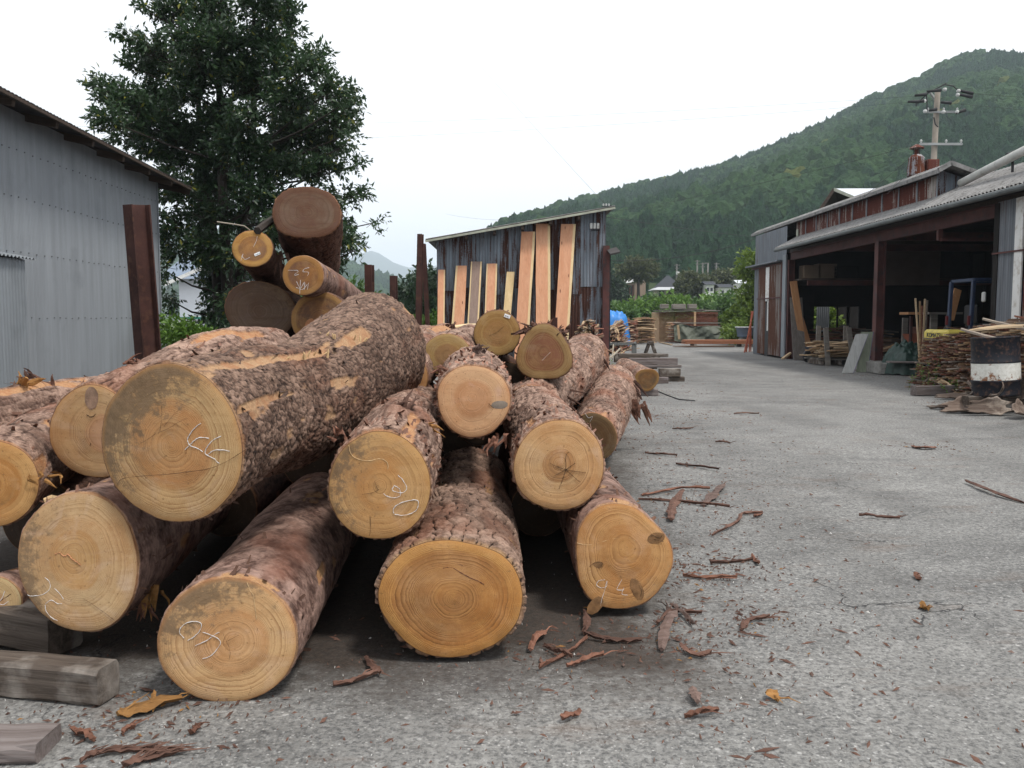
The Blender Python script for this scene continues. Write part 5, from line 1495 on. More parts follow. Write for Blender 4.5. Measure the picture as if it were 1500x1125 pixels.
# white-roofed building behind the shed
bw = thing("white_roofed_house", "small building with a pale metal gable roof rising behind the right shed", "building", (13.8, 36, 0))
r0, r1, r2, r3 = pt(1221, 276, 36), pt(1300, 276, 42), pt(1262, 300, 34), pt(1330, 300, 40)
Lx = pt(1200, 310, 36)
MB().add([r0, r1, Vector((r1.x + 2.2, r1.y, r1.z - 1.3)), Vector((r0.x + 1.6, r0.y - 1, r0.z - .95))], [(0, 1, 2, 3)]).build("roof", mat_plain("pale_metal_roof", (0.55, 0.58, 0.62), 0.5, 0.2, 0.06, 3, 0), bw)
MB().add([r0, r1, Vector((r1.x - 2.0, r1.y, r1.z - 1.6)), Vector((r0.x - .75, r0.y, r0.z - 1.15))], [(0, 1, 2, 3)]).build("roof", M_TIMBER_D, bw)
MB().beam(r0 + Vector((0, -.04, -.04)), Vector((r0.x + 1.6, r0.y - 1.04, r0.z - .99)), .05, .12).build("barge_board", M_EDGE, bw)
MB().beam(r0 + Vector((0, -.04, -.04)), Vector((r0.x - .75, r0.y - .04, r0.z - 1.19)), .05, .12).build("barge_board", M_TIMBER_D, bw)
MB().box((r0.x + 1.6, r0.y + 4, (r0.z - 1.0) / 2), (2.6, 7.0, r0.z - 1.0)).build("walls", M_DARK, bw)

# ================================================================== utility poles
def pole(name_label, px_, ytop, ybase_z, Y, r, arms, extra=None, grp=None, tilt=0.0, mat=M_POLE):
    top = pt(px_, ytop, Y)
    o = thing("utility_pole", name_label, "utility pole", (top.x, Y, ybase_z), 0, grp)
    MB().cyl((top.x - tilt * (top.z - ybase_z), Y, ybase_z), top, r * 1.35, r, 14).build("pole", mat, o, True)
    for (ay, xa, xb, w, ins, rot) in arms:
        za = pt(px_, ay, Y).z
        a, b = Vector((pt(xa, ay, Y).x, Y - r * 1.2, za)), Vector((pt(xb, ay, Y).x, Y - r * 1.2 + rot, za))
        MB().beam(a, b, w, w).build("crossarm", M_ARM if Y < 100 else M_FARP, o)
        for t in ins:
            p_ = a.lerp(b, t)
            MB().lathe(p_ + Vector((0, 0, w / 2)), [(0, 0), (w * .5, .0), (w * .3, w * .5), (w * .65, w * .8), (w * .35, w * 1.4), (0, w * 1.7)], 8).build("insulator", M_PORC, o, True)
    return o, top
PYP = 40.0
M_ARM = mat_plain("galvanised_arm", (0.27, 0.28, 0.28), 0.6, 0, .15, 4, 0)
up, utop = pole("big concrete utility pole with three crossarms rising behind the right shed", 1373.5, 134, 0, PYP, 0.12,
                [(212, 1345, 1407, .10, (0.03, .62, .97), 0), (165, 1353, 1402, .09, (.08, .55, .95), 0), (137, 1360, 1395, .10, (), 1.6)], tilt=0.02)
# line hardware: dark dead-end sleeves on white insulators
hw = [((1344, 149), (1353, 148)), ((1340, 140), (1357, 138)), ((1358, 134), (1378, 132)), ((1403, 132), (1425, 137)), ((1402, 138), (1424, 142)), ((1378, 150), (1393, 151)), ((1330, 149), (1346, 149)), ((1400, 166), (1414, 161)), ((1361, 162), (1372, 160))]
for a, b in hw:
    A_, B_ = pt(*a, PYP - .4), pt(*b, PYP - .4)
    MB().cyl(A_, B_, .05, .085, 8).build("dead_end_sleeve", M_BLACK, up, True)
for q in ((1354, 148), (1384, 131), (1404, 133), (1403, 139), (1355, 163), (1382, 164), (1402, 164)):
    MB().lathe(pt(*q, PYP - .4), [(0, -.08), (.07, -.06), (.09, 0), (.07, .06), (0, .08)], 10).build("insulator", M_PORC, up, True)
for P_ in ([(1347, 148), (1360, 136), (1375, 128), (1386, 122)], [(1375, 128), (1384, 124), (1396, 126), (1403, 132)], [(1357, 138), (1358, 152), (1358, 162)], [(1368, 172), (1370, 182), (1374, 186)], [(1342, 149), (1342, 156)]):
    MB().tube([pt(*q, PYP - .4) for q in P_], .028, 5).build("jumper_wire", M_BLACK, up)

def wire(a, b, sag, r, lab):
    P_ = []
    for i in range(25):
        t = i / 24; p_ = a.lerp(b, t); p_.z -= sag * 4 * t * (1 - t); P_.append(p_)
    o = MB().tube(P_, r, 5).build("power_line", M_BLACK); tag(o, lab, "power line", "power lines")
wire(pt(1340, 141, PYP - .4), Vector((-60, 62, 16.0)), 1.2, .004, "uppermost power line running left from the big pole across the sky")
wire(pt(1340, 149, PYP - .4), Vector((-60, 61, 14.2)), 1.3, .004, "second power line running left from the big pole, just under the top one")
wire(pt(1422, 137, PYP - .4), Vector((60, 44, 13.0)), .8, .007, "power line running right from the big pole's top")
wire(pt(1393, 151, PYP - .4), Vector((60, 43, 11.4)), .8, .007, "lower power line running right from the big pole")
wire(pt(1345, 212, PYP), Vector((-10, 130, 17.0)), 2.0, .010, "low cable running from the big pole's lowest crossarm over the hillside")
wire(pt(1413, 262, PYP), Vector((60, 46, 9.0)), .5, .008, "low cable passing behind the slanting pipe")
wire(pt(888, 301, SY - .45), Vector((-14, 60, 34)), .8, .0025, "thin service wire rising left from the rusty shed's top corner")
wire(pt(888, 318, SY - .3), Vector((60, 120, 18)), 2.5, .008, "cable running from the rusty shed across the foot of the hill")
wire(pt(893, 382, 30), pt(1106, 350, 34), .25, .012, "black cable between the rusty shed and the long open shed")

# ================================================================== buildings, poles and trees beyond the yard
BK = 150.0
M_FARP = mat_plain("grey_far_pole", (0.16, 0.155, 0.145), 0.8, 0, .1, 1, 0)
bb = thing("brown_apartment_block", "two-storey brown block with a row of dark bays beyond the hedge", "building", pt(925, 430, BK))
m_tan = mat_plain("tan_render", (0.22, 0.16, 0.12), 0.9, 0, 0.1, .5, 0)
m_red = mat_plain("red_brown_bay", (0.10, 0.042, 0.03), 0.8, 0, 0.2, .5, 0)
m_win = mat_plain("dark_window_glass", (0.02, 0.025, 0.03), 0.2, 0, 0.1, 1, 0, 0.6)
A0, A1, A2 = pt(903, 438, BK), pt(930, 430, BK - 8), pt(945, 430, BK - 4)
zl, zr = pt(903, 420, BK).z, pt(930, 411.5, BK - 8).z
zr = zl = (zl + zr) / 2 + .1
A0.z = A1.z = A2.z = 1.0
def vert_face(p, q, z0, z1, name, mat, parent, proud=0.0):
    n_ = Vector((q.y - p.y, -(q.x - p.x), 0)).normalized()
    if n_.y > 0: n_ = -n_
    a, b = p + n_ * proud, q + n_ * proud
    return MB().beam((a.x, a.y, (z0 + z1) / 2), (b.x, b.y, (z0 + z1) / 2), .15, z1 - z0).build(name, mat, parent)
vert_face(A0, A1, 1, zl, "long_wall", m_tan, bb); vert_face(A1, A2, 1, zl + .4, "gable_wall", m_tan, bb)
for i in range(6):
    p_ = A0.lerp(A1, (i + .18) / 6); q_ = A0.lerp(A1, (i + .82) / 6)
    for (z0, z1) in ((zl - 4.7, zl - 2.7), (zl - 2.3, zl - .4)):
        vert_face(p_, q_, z0, z1, "red_bay", m_red, bb, .12)
        vert_face(p_.lerp(q_, .15), p_.lerp(q_, .55), z0 + .3, z1 - .2, "window", m_win, bb, .22)
for t0, t1 in ((.18, .35), (.5, .7)):
    vert_face(A1.lerp(A2, t0), A1.lerp(A2, t1), zl - 3.2, zl - 2.2, "window", m_win, bb, .12)
MB().add([A0 + Vector((-.5, -.5, zl - 1)), A1 + Vector((-.2, -.8, zl - 1)), A2 + Vector((.3, -.5, zl - .4)), A0 + Vector((3, 4, zl + .5)), A1 + Vector((.9, 0, zl - .2))], [(0, 1, 4, 3), (1, 2, 4)]).build("roof", mat_plain("pale_roof", (0.5, 0.5, 0.49), 0.7, 0, 0.1, .5, 0), bb)
pr = thing("pyramid_roof_hall", "hall with a steep slate-dark pyramid roof and low white eaves beyond the hedge", "building", pt(974, 430, 140))
m_slate = mat_plain("slate_roof", (0.032, 0.035, 0.045), 0.7, 0, 0.15, .5, 0)
def pyr(cx, yb_, yt, half, Y, tp, mat, name, parent, d=None):
    c = pt(cx, yb_, Y); t = pt(cx, yt, Y).z; h = half * Y / F; d = d or h
    MB().add([(c.x - h, Y - d, c.z), (c.x + h, Y - d, c.z), (c.x + h, Y + d, c.z), (c.x - h, Y + d, c.z), (c.x - h * tp, Y - d * tp, t), (c.x + h * tp, Y - d * tp, t), (c.x + h * tp, Y + d * tp, t), (c.x - h * tp, Y + d * tp, t)],
             [(0, 1, 5, 4), (1, 2, 6, 5), (2, 3, 7, 6), (3, 0, 4, 7), (4, 5, 6, 7), (3, 2, 1, 0)]).build(name, mat, parent)
pyr(978, 421, 403.5, 18, 140, .06, m_slate, "upper_roof", pr)
pyr(980, 425.5, 421.2, 27, 140, .72, mat_plain("pale_lower_roof", (0.42, 0.43, 0.45), 0.6, 0, 0.1, .5, 0), "lower_roof", pr)
c = pt(980, 430, 140); MB().box((c.x, 140, c.z - .6), (4.6, 4, 2.6)).build("walls", mat_plain("cream_wall", (0.55, 0.52, 0.46), 0.8, 0, 0.08, .5, 0), pr)
for dx in (-1.6, -.4, .9): MB().box((c.x + dx, 137.96, c.z - .1), (.8, .1, .9)).build("window", m_win, pr)
gh = thing("white_long_roof", "long building with a bright white roof behind the pyramid-roofed hall", "building", pt(965, 425, 165))
a_, b_ = pt(936, 416, 165), pt(1010, 411, 175)
MB().add([a_, b_, b_ + Vector((0, 4, 1.3)), a_ + Vector((0, 4, 1.1))], [(0, 1, 2, 3)]).build("roof", mat_plain("bright_white_roof", (0.75, 0.76, 0.78), 0.6, 0, 0.04, .5, 0), gh)
MB().beam((a_.x, a_.y + .2, a_.z - 2), (b_.x, b_.y + .2, b_.z - 2), .2, 4).build("wall", mat_plain("green_grey_wall", (0.16, 0.2, 0.12), 0.9, 0, 0.2, .5, 0), gh)
fh = thing("farmhouse", "dark-roofed house high on the slope above the hedge's right end", "building", pt(1078, 405, 150))
c = pt(1077, 403, 150); pyr(1078, 402, 396, 12, 150, .3, m_slate, "roof", fh)
MB().box((c.x, 150.5, c.z - .9), (2.2, 2, 1.8)).build("walls", m_tan, fh)
MB().box((c.x - .2, 148.9, c.z + .6), (.7, .1, .35)).build("skylight", M_WHITE, fh)
for i, (px_, yt, yb_, lb) in enumerate(((991.5, 387, 420, "thin far pole with a white transformer, left of the four beyond the hedge"), (1021.5, 381, 400, "short bright far pole, second of those on the slope beyond the hedge"),
                                   (1029.5, 385, 405, "thin grey far pole beside the bright L-topped one"), (1037, 385, 412, "far pole with an L-shaped top, between two thin ones"), (1049.5, 385, 432, "tallest far pole, rightmost of those beyond the hedge"))):
    zb2 = pt(px_, yb_ + 12, 135).z - 2 + 0 * i
    o, tp_ = pole(lb, px_, yt, zb2, 135, .12, ([(yt + 1.5, px_ - 4, px_ + 4, .09, (), 0), (yt + 6, px_ - 3, px_ + 3, .08, (), 0)] if i != 3 else [(yt + .5, px_ - 5, px_, .12, (), 0)]), grp="far utility poles beyond the hedge", mat=M_FARP)
    if i == 0: MB().cyl(pt(993, 398, 134.6), pt(993, 402, 134.6), .3, n=10).build("transformer", M_WHITE, o)
for (px_, py, w_, lb, rf_c) in ((1063, 423, 3.2, "small pale house among the brownish trees on the slope", 0), (1090, 417, 3.6, "white house half hidden behind the yellow-green tree", 1), (1040, 419, 2.2, "pale gable wall showing between the slope's trees", 0)):
    h = thing("slope_house", lb, "house", pt(px_, py, 127), 0, "houses on the slope beyond the hedge"); c = pt(px_, py + 2, 127); w_ *= .5
    MB().box((c.x, 128.5, c.z - .5), (w_, 3, 1.8)).build("walls", M_WHITE, h)
    MB().add([(c.x - w_ / 2 - .3, 126.6, c.z + .4), (c.x + w_ / 2 + .3, 126.6, c.z + .4), (c.x + w_ / 2 + .3, 128.5, c.z + .95), (c.x - w_ / 2 - .3, 128.5, c.z + .95), (c.x + w_ / 2 + .3, 130.4, c.z + .4), (c.x - w_ / 2 - .3, 130.4, c.z + .4)], [(0, 1, 2, 3), (3, 2, 4, 5)]).build("roof", m_slate if rf_c == 0 else mat_plain("pale_tin_roof", (.5, .52, .54), .5, 0, .1, 1, 0), h)
    for dx in (-.28, .22): MB().box((c.x + dx * w_, 126.97, c.z - .3), (.35, .08, .5)).build("window", m_win, h)
# white house glimpsed through the big tree
wh = thing("white_house", "white house with green trim glimpsed through the big tree's leaves", "house", pt(290, 440, 30))
a_, b_ = pt(262, 420, 30), pt(330, 420, 30)
MB().box(((a_.x + b_.x) / 2, 32, 1.4), (b_.x - a_.x, 4, 2.8)).build("walls", mat_plain("white_render", (0.72, 0.74, 0.78), 0.8, 0, 0.05, 2, 0), wh)
MB().box(((a_.x + b_.x) / 2, 29.9, 1.35), (b_.x - a_.x + .1, .1, .08)).build("green_trim", mat_plain("green_trim", (0.05, 0.24, 0.18), 0.6, 0, 0.05, 2, 0), wh)
MB().add([(a_.x - .6, 29.6, 2.7), (b_.x + .6, 29.6, 2.7), (b_.x + .6, 32, 3.6), (a_.x - .6, 32, 3.6), (b_.x + .6, 34.4, 2.7), (a_.x - .6, 34.4, 2.7)], [(0, 1, 2, 3), (3, 2, 4, 5)]).build("roof", mat_plain("blue_grey_roof", (0.16, 0.20, 0.26), 0.6, 0, 0.1, 2, 0), wh)
MB().beam((a_.x - .3, 29.5, 2.5), (a_.x + 1.1, 29.5, 3.1), .06, .12).build("white_fascia", M_WHITE, wh)
# ================================================================== timbers and blocks by the pile
OLDW = mat_wood("weathered_grey_timber", (0.15, 0.12, 0.098), (0.038, 0.028, 0.022), 'X', 0.85, 1.4, 0.2, 0.6, True, False, (0.30, 0.27, 0.24))
OLDW2 = mat_wood("pinkish_grey_timber", (0.25, 0.22, 0.21), (0.10, 0.075, 0.068), 'X', 0.85, 1.2, 0.15, 0.5)
def timber(a, b, w, h, lab, mat=OLDW, grp=None, name="old_timber", cat="timber", bev=0.012, base=0.0, crack=True, up=(0, 0, 1)):
    a, b = Vector(a), Vector(b)
    d = b - a; L = d.length; ang = math.atan2(d.y, d.x)
    mid = (a + b) / 2
    bm_n = 14
    rf = random.Random(int(abs(a.x * 100) + abs(b.y * 100)))
    vs = []; 
    o = MB()
    hw, hh = w / 2, h / 2
    ring = [(-hw + bev, -hh), (hw - bev, -hh), (hw, -hh + bev), (hw, hh * .1), (hw, hh - bev), (hw - bev, hh), (0, hh), (-hw + bev, hh), (-hw, hh - bev), (-hw, hh * .1), (-hw, -hh + bev)]
    for i in range(bm_n + 1):
        x = -L / 2 + L * i / bm_n
        for (yy, zz) in ring:
            e = 0.25 * bev
            vs.append((x + (rf.uniform(-e, e) if i in (0, bm_n) else 0), yy + rf.uniform(-e, e), zz + rf.uniform(-e, e) + (0 if zz < 0 else -bev * .5 * rf.random())))
    m = len(ring); fs = [(i * m + k, i * m + (k + 1) % m, (i + 1) * m + (k + 1) % m, (i + 1) * m + k) for i in range(bm_n) for k in range(m)]
    fs += [tuple(range(m - 1, -1, -1)), tuple(range(bm_n * m, bm_n * m + m))]
    me = bpy.data.meshes.new(name); me.from_pydata(vs, [], fs); me.materials.append(mat)
    ob = bpy.data.objects.new(name, me); COL.objects.link(ob)
    pitch = math.atan2(d.z, math.hypot(d.x, d.y))
    ob.rotation_euler = (0, -pitch, ang); ob.location = mid + Vector((0, 0, base))
    return tag(ob, lab, cat, grp)
e0 = gnd(181, 1030); 
timber((-2.6, 3.14, .068), (e0.x - 0.06, e0.y + .02, .068), 0.12, 0.132, "dark weathered beam under the left of the pile, reaching in from the edge")
e1 = gnd(78, 975); timber((-2.8, 3.75, .10), (e1.x, e1.y + .1, .10), .16, .16, "shadowed beam end behind the dark weathered one at the left", OLDW)
e2 = gnd(90, 1110); timber((-2.4, 2.52, .03), (e2.x - .06, e2.y + .04, .03), .17, .06, "short pinkish-grey board lying in the bottom left corner", OLDW2)
for q, lab in (((300, 905, 4.2), "hidden cross bolster under the front of the pile"),):
    pass

# block under the grooved log and timber stack beyond it
g0 = gnd(955, 579)
def blk(px0, px1, py, h, w, lab, mat=OLDW, dz=0.0, yaw=0.0, grp="old timbers stacked by the yard", L=None):
    a, b = gnd(px0, py), gnd(px1, py)
    Y = a.y
    if dz > 0:
        a = pt(px0, py, Y0s); b = pt(px1, py, Y0s); a.z = b.z = dz
    a = Vector((a.x, a.y + w / 2, (dz if dz > 0 else 0) + h / 2)); b = Vector((b.x, b.y + w / 2 + yaw, (dz if dz > 0 else 0) + h / 2))
    return timber(a, b, w, h, lab, mat, grp)
Y0s = 15.0
blk(930, 964, 580, .12, .20, "wooden block under the grooved dark-hearted log", OLDW2)
def stk(px0, px1, Yd, z0, h, w, lab, mat=OLDW, yaw=0.0):
    a = Vector(((px0 - 750) / F * Yd, Yd, z0 + h / 2)); b = Vector(((px1 - 750) / F * Yd, Yd + yaw, z0 + h / 2))
    return timber(a, b, w, h, lab, mat, "old timbers stacked beyond the log pile", bev=.008)
stk(945, 1002, 18.3, .0, .10, .22, "lowest timber of the stack beyond the pile, jutting furthest right")
stk(955, 979, 17.7, .0, .13, .14, "pale block end at the front of the timber stack", OLDW2)
stk(905, 960, 18.8, .10, .10, .2, "second timber from the bottom of the stack, left half hidden")
stk(966, 996, 18.25, .105, .17, .22, "dark thick timber end, right side of the timber stack")
stk(940, 997, 18.5, .285, .055, .24, "thin pale board over the dark thick timber end", OLDW2)
stk(908, 962, 19.2, .21, .13, .2, "timber in the middle of the stack behind the grooved log")
stk(921, 992, 18.6, .345, .14, .16, "long grey timber along the front top of the stack", OLDW2)
stk(906, 978, 19.0, .49, .07, .2, "topmost brown board of the timber stack")
stk(900, 966, 19.4, .35, .20, .2, "rear timber of the stack, mostly behind the topmost board")
# rail frame
rl = thing("steel_rail_frame", "low grey steel rail frame behind the timber stack", "frame", (3.0, 22, 0))
RM = mat_plain("dull_grey_steel", (0.16, 0.165, 0.16), 0.6, 0.2, 0.15, 5, 0.1)
a_, b_ = pt(877, 504, 22), pt(929.5, 503.5, 22)
MB().beam(a_, b_, .07, .07).build("rail", RM, rl)
MB().box((b_.x - .035, 22, a_.z / 2), (.07, .07, a_.z)).build("leg", RM, rl); MB().box((a_.x + .035, 22, a_.z / 2), (.07, .07, a_.z)).build("leg", RM, rl)
MB().beam((b_.x - .035, 22, a_.z), (b_.x + .2, 23.2, a_.z), .05, .05).build("rear_rail", RM, rl); MB().box((b_.x + .2, 23.2, a_.z / 2), (.05, .05, a_.z)).build("leg", RM, rl)
# sawhorse
sh = thing("sawhorse", "small dark sawhorse standing beyond the timber stack", "sawhorse", gnd(955, 519))
c = gnd(954, 518); MB().box(c + Vector((0, .2, .42)), (.17, .6, .09)).build("top_bar", OLDW, sh)
for dx in (-1, 1):
    for dy in (-.05, .22, .5): MB().beam(c + Vector((dx * .05, dy, .40)), c + Vector((dx * .19, dy, .0)), .04, .05).build("leg", OLDW, sh)
# thin branch poles lying by the frame
bp = mat_plain("peeled_branch", (0.34, 0.30, 0.24), 0.9, 0, 0.2, 10, 0.2)
o = MB().tube([pt(888, 531, 18.9), pt(893, 524, 18.9), pt(899, 520, 19.1), pt(908, 511, 20)], .022, 6).build("peeled_branch", bp); tag(o, "peeled pale branch leaning across the rail frame's foot", "branch")
o = MB().tube([pt(897, 526, 19.6), pt(897.5, 515, 19.8), pt(898.5, 505, 20)], .018, 6).build("peeled_branch", bp); tag(o, "upright greenish stick beside the peeled branch", "branch")
# loop of cable on the ground by the block
o = MB().tube([gnd(964, 574) + Vector((0, 0, .01)), gnd(978, 580) + Vector((0, 0, .012)), gnd(995, 586) + Vector((0, 0, .012)), gnd(1018, 588) + Vector((0, 0, .012))], .009, 5).build("dark_cable", M_BLACK); tag(o, "dark cable trailing on the ground right of the wooden block", "cable")

# ================================================================== heaps of sawn edgings
SLAB = [mat_wood("edging_%s" % nm, a, b, 'X', 0.85, 1.0, 0.35, 0.4) for nm, a, b in (("tan", (0.40, 0.27, 0.15), (0.22, 0.13, 0.07)), ("brown", (0.24, 0.15, 0.10), (0.11, 0.06, 0.04)), ("grey", (0.34, 0.29, 0.24), (0.19, 0.15, 0.12)), ("pale", (0.55, 0.42, 0.28), (0.38, 0.26, 0.15)), ("red", (0.26, 0.11, 0.07), (0.13, 0.05, 0.035)))]
def slab_meshes():
    out = []
    for k in range(10):
        rf = random.Random(100 + k); m = 5
        w = rf.uniform(.04, .11); h = rf.uniform(.010, .028)
        vs = []
        bendy = rf.uniform(-.03, .03); bendz = rf.uniform(-.02, .02)
        for i in range(m + 1):
            x = -.5 + i / m
            oy = bendy * (1 - 4 * x * x); oz = bendz * (1 - 4 * x * x)
            ww = w * rf.uniform(.8, 1.1) * (0.75 if i in (0, m) else 1)
            vs += [(x, oy - ww / 2, oz), (x, oy + ww / 2, oz), (x, oy + ww * .33, oz + h * rf.uniform(.8, 1.2)), (x, oy - ww * .33, oz + h * rf.uniform(.8, 1.2))]
        fs = [(i * 4 + q, i * 4 + (q + 1) % 4, i * 4 + 4 + (q + 1) % 4, i * 4 + 4 + q) for i in range(m) for q in range(4)]
        fs += [(3, 2, 1, 0), (m * 4, m * 4 + 1, m * 4 + 2, m * 4 + 3)]
        me = bpy.data.meshes.new("edging"); me.from_pydata(vs, [], fs)
        me.materials.append(SLAB[k % 5]); out.append(me)
    return out
SM = slab_meshes()
def place_slab(parent, p, L, yaw, pitch=0.0, roll=0.0, ws=1.0, hs=1.0, k=None, name="edging"):
    rf = place_slab.r
    me = SM[rf.randrange(10) if k is None else k]
    o = bpy.data.objects.new(name, me); COL.objects.link(o)
    inv = world_of(parent).inverted()
    o.parent = parent
    M = Matrix.Translation(Vector(p)) @ Matrix.Rotation(yaw, 4, 'Z') @ Matrix.Rotation(-pitch, 4, 'Y') @ Matrix.Rotation(roll, 4, 'X') @ Matrix.Diagonal((L, ws, hs, 1))
    M = inv @ M
    loc, rot, sca = M.decompose()
    o.location = loc; o.rotation_euler = rot.to_euler(); o.scale = sca
    return o
place_slab.r = random.Random(1)
def joined_slabs(name, parent, items):
    """the remainder, too thin to pick apart, in one mesh"""
    mb = MB()
    for (p, L, yaw, pitch, w, h) in items:
        M = (Matrix.Rotation(yaw, 3, 'Z') @ Matrix.Rotation(-pitch, 3, 'Y'))
        mb.box(p, (L, w, h), M)
    o = mb.build(name, SLAB[1], parent); o['kind'] = 'stuff'
    for m_ in (SLAB[0], SLAB[2], SLAB[4]): o.data.materials.append(m_)
    rr_ = random.Random(3)
    for i in range(len(o.data.polygons) // 6):
        k_ = rr_.choice((0, 0, 1, 2, 3, 3))
        for q in range(6): o.data.polygons[i * 6 + q].material_index = k_
    return o
# big heap at the right, behind the drum
hp = thing("edgings_heap", "big heap of thin brown edgings and slabs behind the black and white drum", "wood heap", (8.2, 14.2, 0))
rf = random.Random(4)
def heap_h(x, y):
    # height of the heap: steep left face, highest towards the near right
    u = (y - 12.2) / 4.1
    side = min(1, max(0, (x - (6.95 + 0.75 * u)) / 0.35))
    return (1.34 - .42 * max(0, u) ** 1.5) * side * (1 if u > -.1 else max(0, 1 + (u + .1) * 8))
core = []
n = 0; layer = 0.03
while layer < 1.36:
    for q in range(60 if layer < 1.3 else 30):
        y = 13.0 + rf.random() * 3.75; u = (y - 13.0) / 3.75
        top = 1.34 - .42 * max(0, u) ** 1.5
        if layer > top: continue
        x0 = 7.82 + .10 * u + layer * .26 + rf.uniform(-.22, .20)       # left ends make the ragged face
        L = min(rf.uniform(.9, 1.7), (9.08 - x0) * 1.02) if y < 16.3 else rf.uniform(1.1, 1.7)
        yaw = rf.gauss(-.28, .24); pitch = rf.gauss(.02, .085)
        p = Vector((x0 + L / 2 * math.cos(yaw), y + L / 2 * math.sin(yaw), layer + rf.uniform(-.012, .012)))
        core.append((layer, x0, p, L, yaw, pitch))
    layer += 0.030
rf.shuffle(core)
core.sort(key=lambda c: -(c[0] > 1.1) - rf.random())
for c_ in core[:290]:
    place_slab(hp, c_[2], c_[3], c_[4], c_[5], rf.uniform(-.3, .3), rf.uniform(.8, 1.3), rf.uniform(.8, 1.3))
joined_slabs("inner_edgings", hp, [(c_[2], c_[3], c_[4], c_[5], rf.uniform(.04, .09), rf.uniform(.012, .026)) for c_ in core[290:]])
# stray slabs on and beside the heap
place_slab.r = random.Random(9)
for (a, b, w, k) in (((1408, 483, 12.9), (1470, 500, 12.3), 1.1, 2), ((1352, 563, 16.2), (1372, 551, 16.3), 1.0, 7), ((1363, 556, 15.9), (1392, 566, 15.2), .9, 3), ((1408, 567, 14.9), (1425, 545, 15), .7, 2), ((1378, 557, 15.5), (1395, 568, 15.0), .9, 8), ((1420, 485, 13.5), (1500, 478, 12.8), 1.2, 3), ((1440, 468, 13.6), (1540, 492, 12.6), 1.0, 2)):
    A_, B_ = pt(*a), pt(*b); d = B_ - A_
    place_slab(hp, (A_ + B_) / 2, d.length, math.atan2(d.y, d.x), math.asin(d.z / d.length), .4, w, 1.3, k, "loose_edging")

# small heap beside the rusty shed, and the one near the rail frame
def small_heap(lab, c, n, rad, hgt, yaw0, spread, seed, Lr=(.9, 1.6), steep=.35, joined=0):
    th = thing("edgings_heap", lab, "wood heap", c)
    rf = random.Random(seed); place_slab.r = random.Random(seed + 1)
    for i in range(n):
        t = rf.random() ** .8; r = rad * (1 - t) ** .6
        a = rf.uniform(0, 2 * math.pi)
        p = Vector(c) + Vector((math.cos(a) * r * rf.random() ** .4, math.sin(a) * r * .6, .03 + hgt * t))
        L = rf.uniform(*Lr)
        place_slab(th, p, L, yaw0 + rf.gauss(0, spread), rf.gauss(steep, .15), rf.uniform(-.5, .5), rf.uniform(.7, 1.3), rf.uniform(.9, 1.5))
    return th
small_heap("neat heap of split firewood sticks at the rusty shed's right corner", Vector((1.75, 19.6, 0)), 260, .52, 1.22, 1.35, .25, 21, (.45, .8), .05)
small_heap("sloping heap of brown edgings behind the rail frame, under the blue sheet", gnd(905, 519) + Vector((0, .8, 0)), 240, .55, 1.05, .75, .5, 23, (.5, 1.0), .35)

# ================================================================== tarpaulins
def drape(name, lab, cat, nx, ny, f, mat, parent=None, grp=None, thick=0.0, loc=(0, 0, 0)):
    """sheet from a function (u, v) -> world point"""
    U, V = np.meshgrid(np.linspace(0, 1, nx), np.linspace(0, 1, ny))
    P = np.array([f(u, v) for u, v in zip(U.ravel(), V.ravel())]) - np.array(loc)
    ii, jj = np.meshgrid(np.arange(nx - 1), np.arange(ny - 1)); a = (jj * nx + ii).ravel()
    o = np_mesh(name, P, np.stack([a, a + 1, a + nx + 1, a + nx], 1), mat, parent, True)
    o.location = loc
    if lab: tag(o, lab, cat, grp)
    return o
BLUE = mat_plain("blue_tarp", (0.03, 0.22, 0.62), 0.45, 0, 0.15, 2, 0.2, 0.5)
GREEN = mat_plain("dark_green_tarp", (0.018, 0.045, 0.036), 0.5, 0, 0.3, 5, 0.3, 0.5)
OLIVE = mat_plain("olive_tarp", (0.075, 0.085, 0.062), 0.6, 0, 0.2, 1.2, 0.2, 0.4)
def crumple(c, rx, ry, h, seed, fold=.25, sharp=1.0):
    c = Vector(c)
    def f(u, v):
        a = u * 2 * math.pi; r = v
        n1 = fbm(np.array([[math.cos(a) * r * 2.2, math.sin(a) * r * 2.2, seed]]), seed, 4)[0] - .5
        n2 = 1 - abs(fbm(np.array([[math.cos(a) * r * 3.4, math.sin(a) * r * 3.4, seed + 3]]), seed + 9, 3)[0] - .5) * 4
        n3 = fbm(np.array([[math.cos(a) * r * 9, math.sin(a) * r * 9, seed + 5]]), seed + 11, 2)[0] - .5
        z = h * (1 - r ** 3.6) * (1 + fold * 1.6 * n1) + h * fold * .30 * n2 * min(1, (1.15 - r) * 3) + h * .10 * n3
        k = 1 + .25 * n1
        return (c.x + math.cos(a) * rx * r * k, c.y + math.sin(a) * ry * r * k, c.z + max(.012, z))
    return f
c = gnd(905, 520); cb_ = Vector((gnd(906, 519).x - .25, 35.5, 0))
small_heap("old boards heaped under the blue sheet", Vector((4.25, 35.5, 0)), 70, .8, 1.2, .3, .3, 27, (.8, 1.4), .1)
drape("blue_tarp", "bright blue plastic sheet thrown over boards beside the rusty shed's corner", "tarpaulin", 60, 24, lambda u, v: tuple(Vector(crumple((4.25, 35.4, 0.85), .62, .6, .78, 5, .35)(u, v)) + Vector((0, 0, -.75 * max(0, v - .8) * 5 * (.4 + .6 * abs(math.sin(u * 9)))))), BLUE)
# green tarp heap by the post
drape("green_tarp", "crumpled dark green tarpaulin heaped right of the shed's middle post", "tarpaulin", 110, 40, crumple((9.55, 20.6, 0.0), .62, .6, .62, 8, .5), GREEN)

